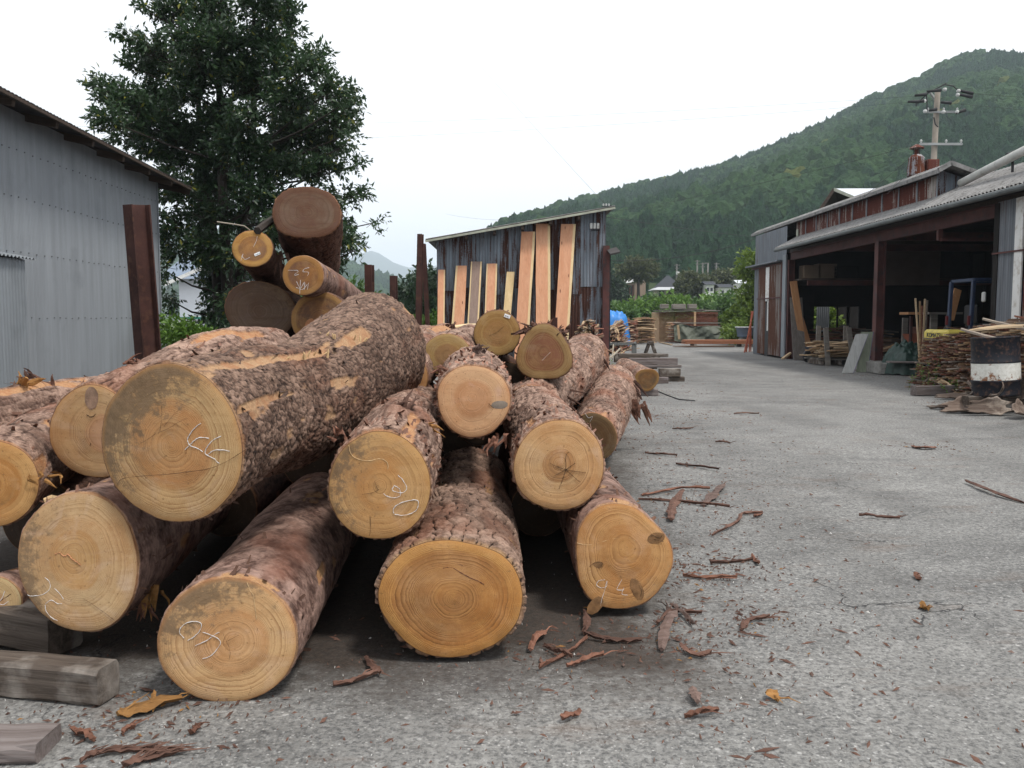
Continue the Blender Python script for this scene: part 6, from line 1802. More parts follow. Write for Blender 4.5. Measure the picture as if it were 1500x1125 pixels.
# ================================================================== lumber stacks in the distance
LUM = mat_wood("stacked_lumber", (0.52, 0.36, 0.22), (0.34, 0.20, 0.11), 'X', 0.8, .4, 0.25)
LUMR = mat_wood("red_stacked_lumber", (0.20, 0.07, 0.045), (0.09, 0.035, 0.025), 'X', 0.8, .4, 0.3)
GREYB = mat_wood("grey_cover_board", (0.27, 0.25, 0.22), (0.15, 0.13, 0.115), 'X', 0.85, .5, 0.2)
ls = thing("lumber_stack", "tall square stack of sawn lumber under loose cover boards in the yard's far middle", "lumber stack", gnd(1000, 499))
Yl = 49.0
x0, x1, x2 = (964 - 750) / F * Yl, (978 - 750) / F * Yl, (1047 - 750) / F * Yl
zt_ = pt(990, 457, Yl).z
nl = 26; hl = zt_ / nl
rf = random.Random(3)
A = MB(); B = MB()
for i in range(nl):
    z = (i + .5) * hl
    for j in range(7):
        w = (x1 - x0 + .3) / 7; xx = x0 + (j + .5) * w
        A.box((xx + rf.uniform(-.01, .01), Yl - .05 + 1.2 + rf.uniform(-.06, .06), z), (w * .90, 2.6, hl * .80))
    B.box(((x1 + .3 + x2) / 2, Yl + .5 + rf.uniform(-.05, .05), z), (x2 - x1 - .3, 2.2, hl * .72))
o = A.build("lumber_ends", LUM, ls); o['kind'] = 'stuff'
o = B.build("lumber_layers", LUMR, ls); o['kind'] = 'stuff'
MB().box(((x1 + x2) / 2 + .05, Yl - .62, zt_ / 2), (.12, .05, zt_)).build("upright_lath", LUM, ls)
for i, (a, b, dz, dy) in enumerate(((958, 1010, .03, 0), (995, 1050, .05, .2), (962, 1000, .10, .6), (1000, 1048, .11, .7), (985, 1030, .15, .3))):
    xa, xb = (a - 750) / F * Yl, (b - 750) / F * Yl
    MB().box(((xa + xb) / 2, Yl + dy, zt_ + dz), (xb - xa, 1.6, .035), Matrix.Rotation(.02 * (i - 2), 3, 'Y')).build("cover_board", GREYB, ls)
for i, (a, b) in enumerate(((967, 978), (984, 1003), (1007, 1019))):
    xa, xb = (a - 750) / F * Yl, (b - 750) / F * Yl
    o = MB().box(((xa + xb) / 2, Yl + .1, zt_ + .32), (xb - xa, .5, .26), None, .02).build("wood_block", GREYB)
    tag(o, ("leftmost weight block on top of the tall lumber stack", "long middle weight block on top of the tall lumber stack", "small right weight block on top of the tall lumber stack")[i], "wood block", "weights on the lumber stack")
# two lower stacks of edgings to its left
def stack(lab, px0, px1, ytop, Ys, mat_i, seed, n=200):
    th = thing("edgings_stack", lab, "wood stack", ((px0 + px1) / 2 / F * Ys - .6 * Ys, Ys, 0))
    rf = random.Random(seed); place_slab.r = random.Random(seed)
    xa, xb = (px0 - 750) / F * Ys, (px1 - 750) / F * Ys; zt2 = pt(px0, ytop, Ys).z
    for i in range(n):
        z = zt2 * (i + 1) / n
        L = rf.uniform(.5, 1.0) * (xb - xa)
        place_slab(th, (rf.uniform(xa + L / 2, xb - L / 2 + .15), Ys + rf.uniform(0, .8), z), L, rf.gauss(0, .12), rf.gauss(0, .03), 0, 1.2, 1.8, rf.choice(mat_i))
    return th
stack("dark ragged stack of edgings just right of the blue sheet", 908, 932, 470, 44, (1, 4, 6, 9), 31, 130)
stack("tan stack of short edgings left of the tall lumber stack", 928, 958, 466, 45, (0, 5, 1, 3), 33, 170)
# olive tarp over a stack
ot = thing("covered_stack", "lumber stack covered with a sagging olive tarpaulin in front of the tall stack", "covered stack", gnd(1030, 503))
Yo = 46.0
xa, xb = (992 - 750) / F * Yo, (1072 - 750) / F * Yo; zo = pt(1030, 476, Yo).z
MB().box(((xa + xb) / 2, Yo + 1.0, zo * .48), (xb - xa - .3, 1.6, zo * .94)).build("lumber", LUMR, ot)
def otf(u, v):
    x = xa - .18 + (xb - xa + .45) * u
    s = 1 if v > .42 else v / .42
    n1 = fbm(np.array([[x * 2.2, v * 3, 1.0]]), 3, 4)[0] - .5
    fold = abs(math.sin(x * 2.3 + v * 2.2)) * .10
    if v < .55:
        t = v / .55
        z = .12 + (zo - .12 - .10 * math.sin(u * math.pi)) * t + n1 * .20 + .12 * math.sin(u * 9 + v * 6) * t * (1 - t)
        y = Yo - .02 - .35 * (1 - t) + fold * 2.2 * (1 - t * .5) + n1 * .5
        z -= .25 * (1 - t) * math.sin(u * 7) * .5
    else:
        t = (v - .55) / .45
        z = zo - .10 * math.sin(u * math.pi) + n1 * .10 + .06 * math.sin(u * 12); y = Yo + 1.9 * t
    return (x, y, max(.02, z))
drape("tarp_cover", None, None, 70, 36, otf, OLIVE, ot)
MB().beam(pt(995, 497, Yo - .35), pt(993, 476, Yo - .35), .12, .04).build("prop_lath", SLAB[3], ot)
MB().box(((xa + xb) / 2 - .3, Yo + .5, zo + .10), (2.6, .8, .05)).build("top_board", GREYB, ot)
place_slab.r = random.Random(40)
for i in range(26): place_slab(ot, (xa - .15 + random.Random(i).uniform(-.1, .2), Yo + .3 + random.Random(i + 50).uniform(-.2, .6), .05 + i * .042), .75, random.Random(i).uniform(-.3, .3), 0, 0, 1, 1.6)
# stack of long orange boards
ob = thing("board_stack", "long low stack of orange-red boards on bearers, in front of the olive tarpaulin", "board stack", gnd(1050, 508))
OB = mat_wood("orange_board", (0.33, 0.15, 0.080), (0.22, 0.085, 0.045), 'X', 0.7, .6, 0.15)
Yb = 40.5; xa, xb = (1000 - 750) / F * Yb, (1106 - 750) / F * Yb
for i in range(4): MB().box(((xa + xb) / 2 + .05 * (i % 2), Yb, .16 + i * .048), (xb - xa, .9, .042)).build("board", OB, ob)
for xx in (xa + .5, xb - .7): MB().box((xx, Yb, .07), (.12, 1.0, .13)).build("bearer", GREYB, ob)
MB().box(((xa + xb) / 2 - .9, Yb - .75, .05), (xb - xa - .6, .3, .04), Matrix.Rotation(.05, 3, 'Z')).build("board", SLAB[1], ob)
# scraps before the stacks
for (p0, p1, w, lab) in (((979, 500), (974, 490), .14, "pale board end propped against the olive-covered stack"), ((966, 502), (984, 506), .10, "grey scrap lath lying before the olive-covered stack")):
    A_ = gnd(*p0) ; B_ = pt(p1[0], p1[1], A_.y + .4) if p1[1] < 495 else gnd(*p1)
    o = MB().beam(A_ + Vector((0, 0, .03)), B_ + Vector((0, 0, .03)), w, .04).build("scrap_board", SLAB[3]); tag(o, lab, "board")
# grey tub
tb = thing("grey_tub", "large grey plastic tub on a block before the far greenery", "tub", gnd(1090, 500))
ct = Vector(((1090.5 - 750) / F * 42, 42, .42)); TB = mat_plain("blue_grey_tub", (0.14, 0.18, 0.24), 0.5, 0, 0.1, 3, 0.05, 0.4)
MB().lathe(ct, [(0, 0), (.33, 0), (.36, .05), (.42, .45), (.46, .46), (.47, .50), (.43, .51), (.40, .47), (.35, .08), (0, .06)], 26).build("tub", TB, tb, True)
MB().lathe(ct, [(.43, .455), (.475, .46), (.48, .51), (.43, .515)], 26).build("rim", mat_plain("pale_rim", (0.5, 0.52, 0.52), 0.5, 0, 0.05, 3, 0), tb, True)
MB().box(ct - Vector((0, 0, .21)), (.5, .4, .42), None, .02).build("stand_block", M_CONC, tb)
# red step ladder
ld = thing("step_ladder", "thin red-orange step ladder standing at the far door of the long shed", "ladder", gnd(1093, 517))
LR = mat_plain("faded_red_paint", (0.33, 0.085, 0.045), 0.6, 0, 0.2, 5, 0.1)
Yd = 34.0
T_ = pt(1102, 456, Yd)
for (bx, dy, nm) in ((1087, -.35, "rail"), (1093, .0, "rail")):
    MB().beam(Vector(((bx - 750) / F * Yd, Yd + dy, 0.0)), T_ + Vector((0, dy * .3, 0)), .05, .03).build(nm, LR, ld)
for (bx, dy) in ((1101, .35), (1105, .5)):
    MB().beam(Vector(((bx - 750) / F * Yd, Yd + dy, 0.0)), T_ + Vector((0, dy * .3, 0)), .04, .03).build("rear_rail", LR, ld)
for t in (.2, .4, .6, .8):
    a = Vector(((1087 - 750) / F * Yd, Yd - .35, 0)).lerp(T_, t); b = Vector(((1093 - 750) / F * Yd, Yd, 0)).lerp(T_, t)
    MB().beam(a, b, .05, .025).build("step", LR, ld)

# ================================================================== things at the long shed
# leaning boards left of the opening
OBZ = mat_wood("orange_plank", (0.50, 0.27, 0.13), (0.38, 0.18, 0.08), 'Z', 0.7, .6, 0.1)
GBZ = mat_wood("grey_upright_board", (0.21, 0.19, 0.17), (0.12, 0.10, 0.09), 'Z', 0.8, .6, 0.1)
def lean_b(a, b, w, t, mat, lab, name="leaning_board", up=(0, 1, 0), grp="boards leaning by the shed's left post"):
    o = MB().beam(a, b, w, t, up).build(name, mat); return tag(o, lab, "board", grp)
Yp = 27.6
lean_b(Vector(((1180 - 750) / F * Yp, Yp, .0)), pt(1162, 412, 28.1), .22, .05, OBZ, "longer orange plank leaning on the shed's left post")
lean_b(Vector(((1193 - 750) / F * Yp, Yp + .2, .1)), pt(1172, 462, 28.4), .16, .05, OBZ, "shorter orange plank leaning just right of the longer one")
lean_b(Vector(((1170 - 750) / F * Yp, Yp - .1, .0)), pt(1166, 436, 28.1), .40, .04, GBZ, "wide grey board standing behind the orange planks")
lean_b(pt(1146, 526, 28.0), pt(1158, 517, 28.2), .08, .06, SLAB[3], "short pale offcut at the foot of the sliding door", up=(0, 0, 1))
# wheelbarrow-like cart
wb = thing("wheelbarrow", "dark blue wheelbarrow with a fat black tyre beside the orange planks", "wheelbarrow", (9.3, 26, 0))
Yw = 26.0; cw = Vector(((1184 - 750) / F * Yw, Yw, .185))
MB().lathe(cw, [(.08, -.045), (.155, -.05), (.185, -.03), (.19, 0), (.185, .03), (.155, .05), (.08, .045)], 24, (.35, -1, 0)).build("tyre", M_BLACK, wb, True)
MB().lathe(cw, [(0, -.03), (.09, -.035), (.10, 0), (.09, .035), (0, .03)], 16, (.35, -1, 0)).build("rim", RM, wb, True)
DB = mat_plain("dark_blue_steel", (0.025, 0.035, 0.06), 0.5, 0.1, 0.2, 4, 0.1, 0.4)
q = cw + Vector((.5, .25, .12))
MB().add([q + Vector(v) for v in ((-.30, -.25, -.10), (.35, -.25, -.12), (.35, .25, -.12), (-.30, .25, -.10), (-.42, -.33, .16), (.52, -.33, .20), (.52, .33, .20), (-.42, .33, .16))], [(0, 1, 5, 4), (1, 2, 6, 5), (2, 3, 7, 6), (3, 0, 4, 7), (3, 2, 1, 0)]).build("tray", DB, wb)
for s in (-.2, .2):
    MB().tube([cw + Vector((0, s * .4, 0)), q + Vector((.2, s, -.14)), q + Vector((1.0, s * 1.2, .1))], .018, 6).build("handle", RM, wb)
    MB().tube([q + Vector((.25, s, -.14)), q + Vector((.35, s, -.30))], .016, 6).build("leg", RM, wb)
# bundle of slabs between stakes on a pallet
bd = thing("slab_bundle", "low bundle of tan slabs between upright grey stakes at the shed's opening", "slab bundle", (9.9, 24.6, 0))
Yb = 24.6
def bx(px_): return (px_ - 750) / F * Yb
for (a, b, dy) in ((1208, 1203, -.3), (1245, 1236, -.3), (1262, 1262, 1.2), (1222, 1222, 1.3)):
    MB().beam((bx(a), Yb + dy, .0), (bx(b), Yb + dy, 1.08 if dy < 0 else 1.12), .14, .05, (0, 1, 0)).build("stake", GREYB, bd)
place_slab.r = random.Random(77); rf = random.Random(78)
for i in range(90):
    z = .22 + .42 * (i / 90)
    L = rf.uniform(.7, 1.3); place_slab(bd, (bx(1228) + rf.uniform(-.3, .45), Yb + rf.uniform(-.2, 1.0), z), L, rf.gauss(.1, .15), rf.gauss(0, .05), 0, 1.7, 1.5, rf.choice((0, 3, 5, 8, 3)))
for yy in (-.1, .4, .9): MB().box((bx(1228), Yb + yy, .17), (1.3, .12, .04)).build("pallet_board", GREYB, bd)
for xx in (-.5, 0, .5): MB().box((bx(1228) + xx, Yb + .4, .08), (.09, 1.1, .13)).build("pallet_runner", OLDW, bd)
# boards behind on the floor
small_heap("dim heap of tan slabs on the shed floor right of the middle post", Vector((9.9, 22.6, .02)), 90, .7, .5, .2, .3, 51, (.8, 1.3), .1)
sb = thing("board_pile", "dim pile of boards inside the shed below its far window", "board pile", (11.6, 30, 0))
place_slab.r = random.Random(81); rf = random.Random(82)
for i in range(60): place_slab(sb, (11.9 + rf.uniform(-.8, .8), 30 + rf.uniform(-.7, .7), .05 + .9 * i / 60), rf.uniform(1.2, 2.2), rf.gauss(.1, .3), rf.gauss(0, .06), 0, 1.8, 2.0)
# lone grey stake right of the post
o = MB().beam(((1324 - 750) / F * 22.3, 22.3, .02), ((1332 - 750) / F * 22.3, 22.6, 1.35), .14, .05, (0, 1, 0)).build("leaning_stake", GREYB); tag(o, "grey stake standing behind the green tarpaulin", "stake")
# two white-faced panels with violet edges
WP = mat_wood("dirty_white_panel", (0.66, 0.66, 0.65), (0.46, 0.46, 0.44), 'Z', 0.6, .7, 0.05, 0.1)
VE = mat_plain("violet_panel_edge", (0.17, 0.14, 0.26), 0.6, 0, 0.1, 4, 0.05)
def panel(bl, br, ybot, tl, tr, ytop, Yb_, Yt_, lab, mat):
    th = thing("insulation_board", lab, "panel", gnd((bl + br) / 2, ybot), 0, "panels leaning on the shed's post")
    B0, B1 = Vector(((bl - 750) / F * Yb_, Yb_, .01)), Vector(((br - 750) / F * Yb_, Yb_ + .05, .01))
    T0, T1 = pt(tl, ytop, Yt_), pt(tr, ytop, Yt_ + .05)
    n_ = (B1 - B0).cross(T0 - B0).normalized()
    if n_.y > 0: n_ = -n_
    t = .05
    MB().add([B0, B1, T1, T0, B0 - n_ * t, B1 - n_ * t, T1 - n_ * t, T0 - n_ * t], [(0, 1, 2, 3), (7, 6, 5, 4), (3, 2, 6, 7), (0, 4, 5, 1)]).build("board", mat, th)
    e = .012
    MB().add([B1 + Vector((e, 0, 0)), B1 - n_ * t * 1.6 + Vector((.05, 0, 0)), T1 - n_ * t * 1.6 + Vector((.05, 0, 0)), T1 + Vector((e, 0, 0)), B1, B1 - n_ * t, T1 - n_ * t, T1], [(0, 1, 2, 3), (4, 7, 6, 5), (0, 3, 7, 4), (1, 5, 6, 2), (0, 4, 5, 1), (3, 2, 6, 7)]).build("violet_edge", VE, th)
panel(1236, 1252, 545, 1255, 1272, 489, 20.9, 21.1, "front white-faced panel with a violet edge, leaning at a slant", WP)
panel(1257, 1273, 544, 1263, 1279, 486, 21.2, 21.35, "greenish-white panel leaning behind the front slanted one", mat_wood("greenish_panel", (0.40, 0.43, 0.33), (0.25, 0.28, 0.21), 'Z', 0.6, .7, 0.05, 0.1))
o = MB().cyl(gnd(1252, 543) + Vector((0, 0, .05)), gnd(1261, 543) + Vector((0, .1, .05)), .05, n=10).build("log_offcut", SLAB[0]); tag(o, "short round offcut at the foot of the slanted panels", "offcut")
# grey plank lying on the plinth edge
timber((9.0 - .1, 20.2, .315), (9.9, 20.0, .315), .34, .04, "grey board laid flat on the plinth beside the green tarpaulin", OLDW2, None, "flat_board", "board", .006)
# bunch of thin upright laths
for i, (xb, xt, yt, mt) in enumerate(((1350, 1341, 437, SLAB[3]), (1352, 1347.5, 441, SLAB[0]), (1352.5, 1350.5, 448, SLAB[4]), (1357, 1355, 438, SLAB[3]), (1359, 1358.5, 440, SLAB[2]))):
    o = MB().beam(Vector(((xb - 750) / F * 19.6, 19.6 + i * .06, .0)), pt(xt, yt, 19.9 + i * .06), .035, .025, (0, 1, 0)).build("thin_lath", mt)
    tag(o, ("leftmost and most slanted thin lath standing behind the forklift's yellow back", "second thin lath, tan, in the bunch behind the forklift", "short reddish lath in the middle of the bunch behind the forklift", "tallest pale lath in the bunch behind the forklift", "rightmost grey lath in the bunch behind the forklift")[i], "lath", "laths standing by the forklift")
# dim machines inside
mc = thing("saw_bench", "dim saw bench with an orange tray and rusty hopper inside the shed", "saw bench", (10.5, 21.5, 0))
Yi = 21.5
def ix(px_, Y=Yi): return (px_ - 750) / F * Y
MB().box((ix(1338), Yi, pt(1338, 459, Yi).z), (.55, .5, .06)).build("tray", OBZ, mc)
MB().add([(ix(1334), Yi, .95), (ix(1356), Yi, .95), (ix(1352), Yi, .35), (ix(1347), Yi, .35), (ix(1334), Yi + .5, .95), (ix(1356), Yi + .5, .95), (ix(1352), Yi + .3, .35), (ix(1347), Yi + .3, .35)], [(0, 1, 2, 3), (4, 7, 6, 5), (0, 3, 7, 4), (1, 5, 6, 2)]).build("hopper", mat_plain("orange_hopper", (0.26, 0.075, 0.04), 0.7, 0, 0.3, 4, 0.1), mc)
for xx in (1333, 1356): MB().beam((ix(xx), Yi, 0), (ix(xx), Yi, 1.4), .06, .06).build("leg", M_STEEL, mc)
mc2 = thing("steel_workbench", "grey steel-framed bench inside the shed left of the forklift's guard", "bench", (11, 20.5, 0))
MB().box((ix(1376, 20.6), 20.6, pt(1376, 459, 20.6).z), (.8, .5, .05)).build("top", GREYB, mc2)
MB().box((ix(1366, 20.6), 20.6, .72), (.16, .06, 1.44)).build("leg", GREYB, mc2)
MB().box((ix(1388, 20.6), 20.6, .72), (.10, .06, 1.44)).build("leg", GREYB, mc2)
MB().beam((ix(1366, 20.6), 20.55, .75), (ix(1388, 20.6), 20.55, 1.25), .05, .05).build("brace", GREYB, mc2)
o = MB().beam(pt(1392, 468, 19.2), pt(1403, 424, 19.4), .16, .04, (0, 1, 0)).build("leaning_board", OBZ); tag(o, "tan board leaning inside the forklift's guard frame", "board")
for (px_, py, s, lab) in ((1330, 380, 1.9, "dim pale board sheet hanging on the shed's inner wall"),):
    o = MB().box(pt(px_, py, 25.5), (s, .06, 1.5)).build("hanging_sheet", mat_plain("dim_board", (0.10, 0.075, 0.06), 0.9, 0, .2, 2, 0)); tag(o, lab, "board sheet")

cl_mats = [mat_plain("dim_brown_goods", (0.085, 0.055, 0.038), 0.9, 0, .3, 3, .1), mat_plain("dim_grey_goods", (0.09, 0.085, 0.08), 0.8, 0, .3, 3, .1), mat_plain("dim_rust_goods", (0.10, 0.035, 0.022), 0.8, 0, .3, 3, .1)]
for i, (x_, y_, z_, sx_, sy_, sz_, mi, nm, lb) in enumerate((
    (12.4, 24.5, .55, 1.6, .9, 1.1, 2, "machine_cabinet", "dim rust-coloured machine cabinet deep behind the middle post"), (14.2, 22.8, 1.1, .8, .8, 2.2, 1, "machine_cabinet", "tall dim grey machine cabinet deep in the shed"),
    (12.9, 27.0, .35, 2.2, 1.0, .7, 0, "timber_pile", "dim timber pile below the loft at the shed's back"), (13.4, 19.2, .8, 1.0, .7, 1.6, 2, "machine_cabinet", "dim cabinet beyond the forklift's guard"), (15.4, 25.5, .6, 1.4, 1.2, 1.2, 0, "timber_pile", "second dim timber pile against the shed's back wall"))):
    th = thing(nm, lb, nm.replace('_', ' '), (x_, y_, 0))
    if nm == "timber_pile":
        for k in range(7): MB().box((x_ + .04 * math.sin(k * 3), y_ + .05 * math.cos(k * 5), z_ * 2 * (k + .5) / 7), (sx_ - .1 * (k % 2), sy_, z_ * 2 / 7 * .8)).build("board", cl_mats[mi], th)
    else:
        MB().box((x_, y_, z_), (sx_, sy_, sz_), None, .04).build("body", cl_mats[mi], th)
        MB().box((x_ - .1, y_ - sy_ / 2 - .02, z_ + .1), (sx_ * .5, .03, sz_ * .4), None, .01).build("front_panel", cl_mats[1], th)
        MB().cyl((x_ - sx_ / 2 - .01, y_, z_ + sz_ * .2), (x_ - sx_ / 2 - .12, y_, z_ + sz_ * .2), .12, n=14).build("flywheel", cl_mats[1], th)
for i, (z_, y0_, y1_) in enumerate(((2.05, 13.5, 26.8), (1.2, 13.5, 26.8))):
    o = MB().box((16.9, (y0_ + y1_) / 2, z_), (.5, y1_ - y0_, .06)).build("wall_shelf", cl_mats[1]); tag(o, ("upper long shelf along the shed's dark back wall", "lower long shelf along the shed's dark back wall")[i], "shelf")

# ================================================================== forklift, rear towards the yard
fk = thing("forklift", "yellow and dark blue forklift parked in the shed with its rear to the yard", "forklift", (9.6, 17.9, 0))
YEL = mat_plain("faded_yellow_paint", (0.62, 0.50, 0.10), 0.5, 0, 0.10, 3, 0.05, 0.4, (0.42, 0.34, 0.10))
NAVY = mat_plain("navy_paint", (0.022, 0.035, 0.075), 0.45, 0.0, 0.25, 4, 0.05, 0.4)
fy0, fy1 = 17.40, 18.40; fx = 8.86
def fbox(c, s, name, mat, bev=.03, parent=fk, rot=None): return MB().box(c, s, rot, bev).build(name, mat, parent)
fym = (fy0 + fy1) / 2
cwg = MB()
prof = [(0.05, .20), (-.02, .32), (-.03, .62), (0.0, .80), (.07, .86)]
vs = []
for (dx, z) in prof: 
    for (yy, k) in ((fy0, .16), (fy0 + .14, .03), (fym, 0), (fy1 - .14, .03), (fy1, .16)): vs.append((fx + dx + k, yy, z))
for (dx, z) in ((.62, .86), (.62, .20)):
    for yy in (fy0, fy0 + .14, fym, fy1 - .14, fy1): vs.append((fx + dx, yy, z))
fs = [(j * 5 + i, j * 5 + i + 1, j * 5 + i + 6, j * 5 + i + 5) for j in range(6) for i in range(4)]
fs += [(30, 31, 32, 33, 34, 4, 3, 2, 1, 0), (0, 5, 10, 15, 20, 25, 30), (34, 29, 24, 19, 14, 9, 4)]
cwg.add(vs, fs); cwg.build("counterweight", NAVY, fk)
hd = fbox((fx + .36, fym, .985), (.74, 1.0, .25), "yellow_hood", YEL, .05)
fbox((fx + 1.1, fym, .62), (1.1, .98, .62), "chassis", NAVY, .04)
fbox((fx + .84, fym, 1.06), (.3, .6, .14), "seat_base", M_BLACK, .03)
fbox((fx + .95, fym, 1.19), (.45, .48, .10), "seat", M_BLACK, .04)
fbox((fx + .74, fym, 1.42), (.10, .46, .42), "seat_backrest", M_BLACK, .04)
for yy in (fy0 + .06, fy1 - .06):
    MB().beam((fx + .50, yy, 1.05), (fx + .53, yy, 2.12), .075, .07, (1, 0, 0), .01).build("guard_post", NAVY, fk)
    MB().beam((fx + 1.75, yy, .9), (fx + 1.45, yy, 2.12), .06, .06, (1, 0, 0), .01).build("guard_post", NAVY, fk)
    MB().beam((fx + .52, yy, 2.13), (fx + 1.50, yy, 2.13), .07, .07, (0, 0, 1), .01).build("guard_rail", NAVY, fk)
    fbox((fx + .46, yy, 1.30), (.05, .06, .20), "tail_lamp", mat_plain("red_lamp_lens", (0.09, 0.006, 0.008), 0.3, 0, 0.1, 4, 0), .01)
MB().beam((fx + .56, fy0 + .02, 2.13), (fx + .56, fy1 - .02, 2.13), .08, .07, (0, 0, 1), .01).build("guard_rail", NAVY, fk)
MB().beam((fx + 1.48, fy0 + .02, 2.13), (fx + 1.48, fy1 - .02, 2.13), .07, .07, (0, 0, 1), .01).build("guard_rail", NAVY, fk)
for i in range(5): MB().box((fx + .72 + i * .16, fym, 2.14), (.03, .9, .03)).build("guard_bar", NAVY, fk)
for (xx, r) in ((fx + .42, .25), (fx + 1.72, .31)):
    for yy in (fy0 - .01, fy1 + .01):
        MB().lathe((xx, yy, r), [(r * .5, -.08), (r * .92, -.085), (r, -.05), (r, .05), (r * .92, .085), (r * .5, .08)], 26, (0, 1, 0)).build("wheel_tyre", M_BLACK, fk, True)
        MB().lathe((xx, yy, r), [(0, -.05), (r * .5, -.06), (r * .55, 0), (r * .5, .06), (0, .05)], 18, (0, 1, 0)).build("wheel_rim", YEL, fk, True)
for yy in (fym - .3, fym + .3):
    MB().box((fx + 2.05, yy, 1.15), (.10, .09, 2.1)).build("mast_rail", M_BLACK, fk)
    MB().box((fx + 2.65, yy, .07), (1.1, .10, .04)).build("fork", M_BLACK, fk)
MB().box((fx + 2.05, fym, 2.1), (.09, .68, .08)).build("mast_crossbar", M_BLACK, fk)
st = MB(); st.tube([(fx + 1.42 + .13 * math.sin(a) * .4, fym + .17 * math.cos(a), 1.40 + .13 * math.sin(a)) for a in np.linspace(0, 2 * math.pi, 17)], .014, 6); st.build("steering_wheel", M_BLACK, fk)
fbox(pt(1441, 435, 17.2), (.05, .12, .2), "wing_mirror", M_PORC, .02)
def lettering(txt, loc, size, rot, mat, parent, name="lettering", depth=.004):
    cu = bpy.data.curves.new(name, 'FONT'); cu.body = txt; cu.size = size; cu.extrude = depth; cu.align_x = 'CENTER'; cu.align_y = 'CENTER'
    tmp = bpy.data.objects.new(name, cu); COL.objects.link(tmp)
    dg = bpy.context.evaluated_depsgraph_get(); me = bpy.data.meshes.new_from_object(tmp.evaluated_get(dg))
    bpy.data.objects.remove(tmp)
    me.materials.clear(); me.materials.append(mat)
    o = bpy.data.objects.new(name, me); COL.objects.link(o)
    if parent:
        o.parent = parent; M = world_of(parent).inverted() @ Matrix.Translation(Vector(loc)) @ rot.to_4x4()
        l, r, s_ = M.decompose(); o.location = l; o.rotation_euler = r.to_euler()
    return o
# face of the hood looks along -X: text reads right to left along -Y
rotm = Matrix(((0, 0, -1), (-1, 0, 0), (0, 1, 0)))
lt = lettering("KOMATSU", (fx - .014, fym, .99), .125, rotm, mat_plain("dark_navy_letters", (0.02, 0.025, 0.05), 0.5, 0, .1, 4, 0), fk)
lt.scale = (1.12, 1, 1)

# ================================================================== drum
dr = thing("oil_drum", "dented black oil drum with a rust-spotted white band beside the edgings heap", "drum", (7.0, 12.3, 0))
cd = Vector(((1462 - 750) / F * 12.3, 12.3, 0.24)); rr = .315
BLK = mat_plain("black_drum_paint", (0.010, 0.011, 0.016), 0.6, 0, 0.35, 6, 0.1, 0.25, (0.085, 0.045, 0.030))
nW = N("white_drum_band", 0.55, 0.4); p_ = nW.pos()
b1 = nW.noise(nW.map(p_, (1, 1, 1.0)), 9.0, 6, 0.7); zz = nW.sep(p_)[2]
msk = nW.math('ADD', b1, nW.rng(zz, .62, .38, 0, .16))
nW.color(nW.mix(nW.rng(msk, .60, .68), nW.mix(nW.rng(nW.noise(p_, 25, 4), .4, .7), (0.72, 0.71, 0.66), (0.58, 0.56, 0.50)), (0.25, 0.11, 0.05)))
tilt = Vector((-.05, 0.02, 1)).normalized()
def dl(prof, name, mat): return MB().lathe(cd, prof, 40, tilt).build(name, mat, dr, True)
dl([(0, .0), (rr, 0.0), (rr + .006, .012), (rr, .03), (rr, .20), (rr + .010, .21), (rr + .010, .22), (rr, .23)], "lower_section", BLK)
dl([(rr + .001, .23), (rr + .001, .47)], "white_band", nW.m)
dl([(rr, .47), (rr + .010, .48), (rr + .010, .49), (rr, .50), (rr - .002, .64), (rr, .82), (rr + .008, .83), (rr + .008, .84), (rr - .006, .845), (rr - .010, .825)], "upper_section", BLK)
dl([(rr - .010, .828), (.18, .825), (0, .825)], "lid", mat_rust_sheet("drum_lid", (0.13, 0.11, 0.10), (0.16, 0.07, 0.045), .9))
q = cd + tilt * .83 + Vector((.12, -.1, 0)); MB().cyl(q, q + tilt * .012, .035, n=14).build("bung", BLK, dr)
timber((6.5, 12.22, .12), (7.6, 12.42, .12), .2, .235, "bearer timber under the black and white drum", OLDW)
# long grey timber left of the drum
e0, e1 = gnd(1342, 580), gnd(1424, 578)
timber((e0.x, e0.y + .1, .085), (e1.x + .3, e1.y + .1, .085), .17, .165, "squared grey timber lying on the ground left of the drum", OLDW2, bev=.008)
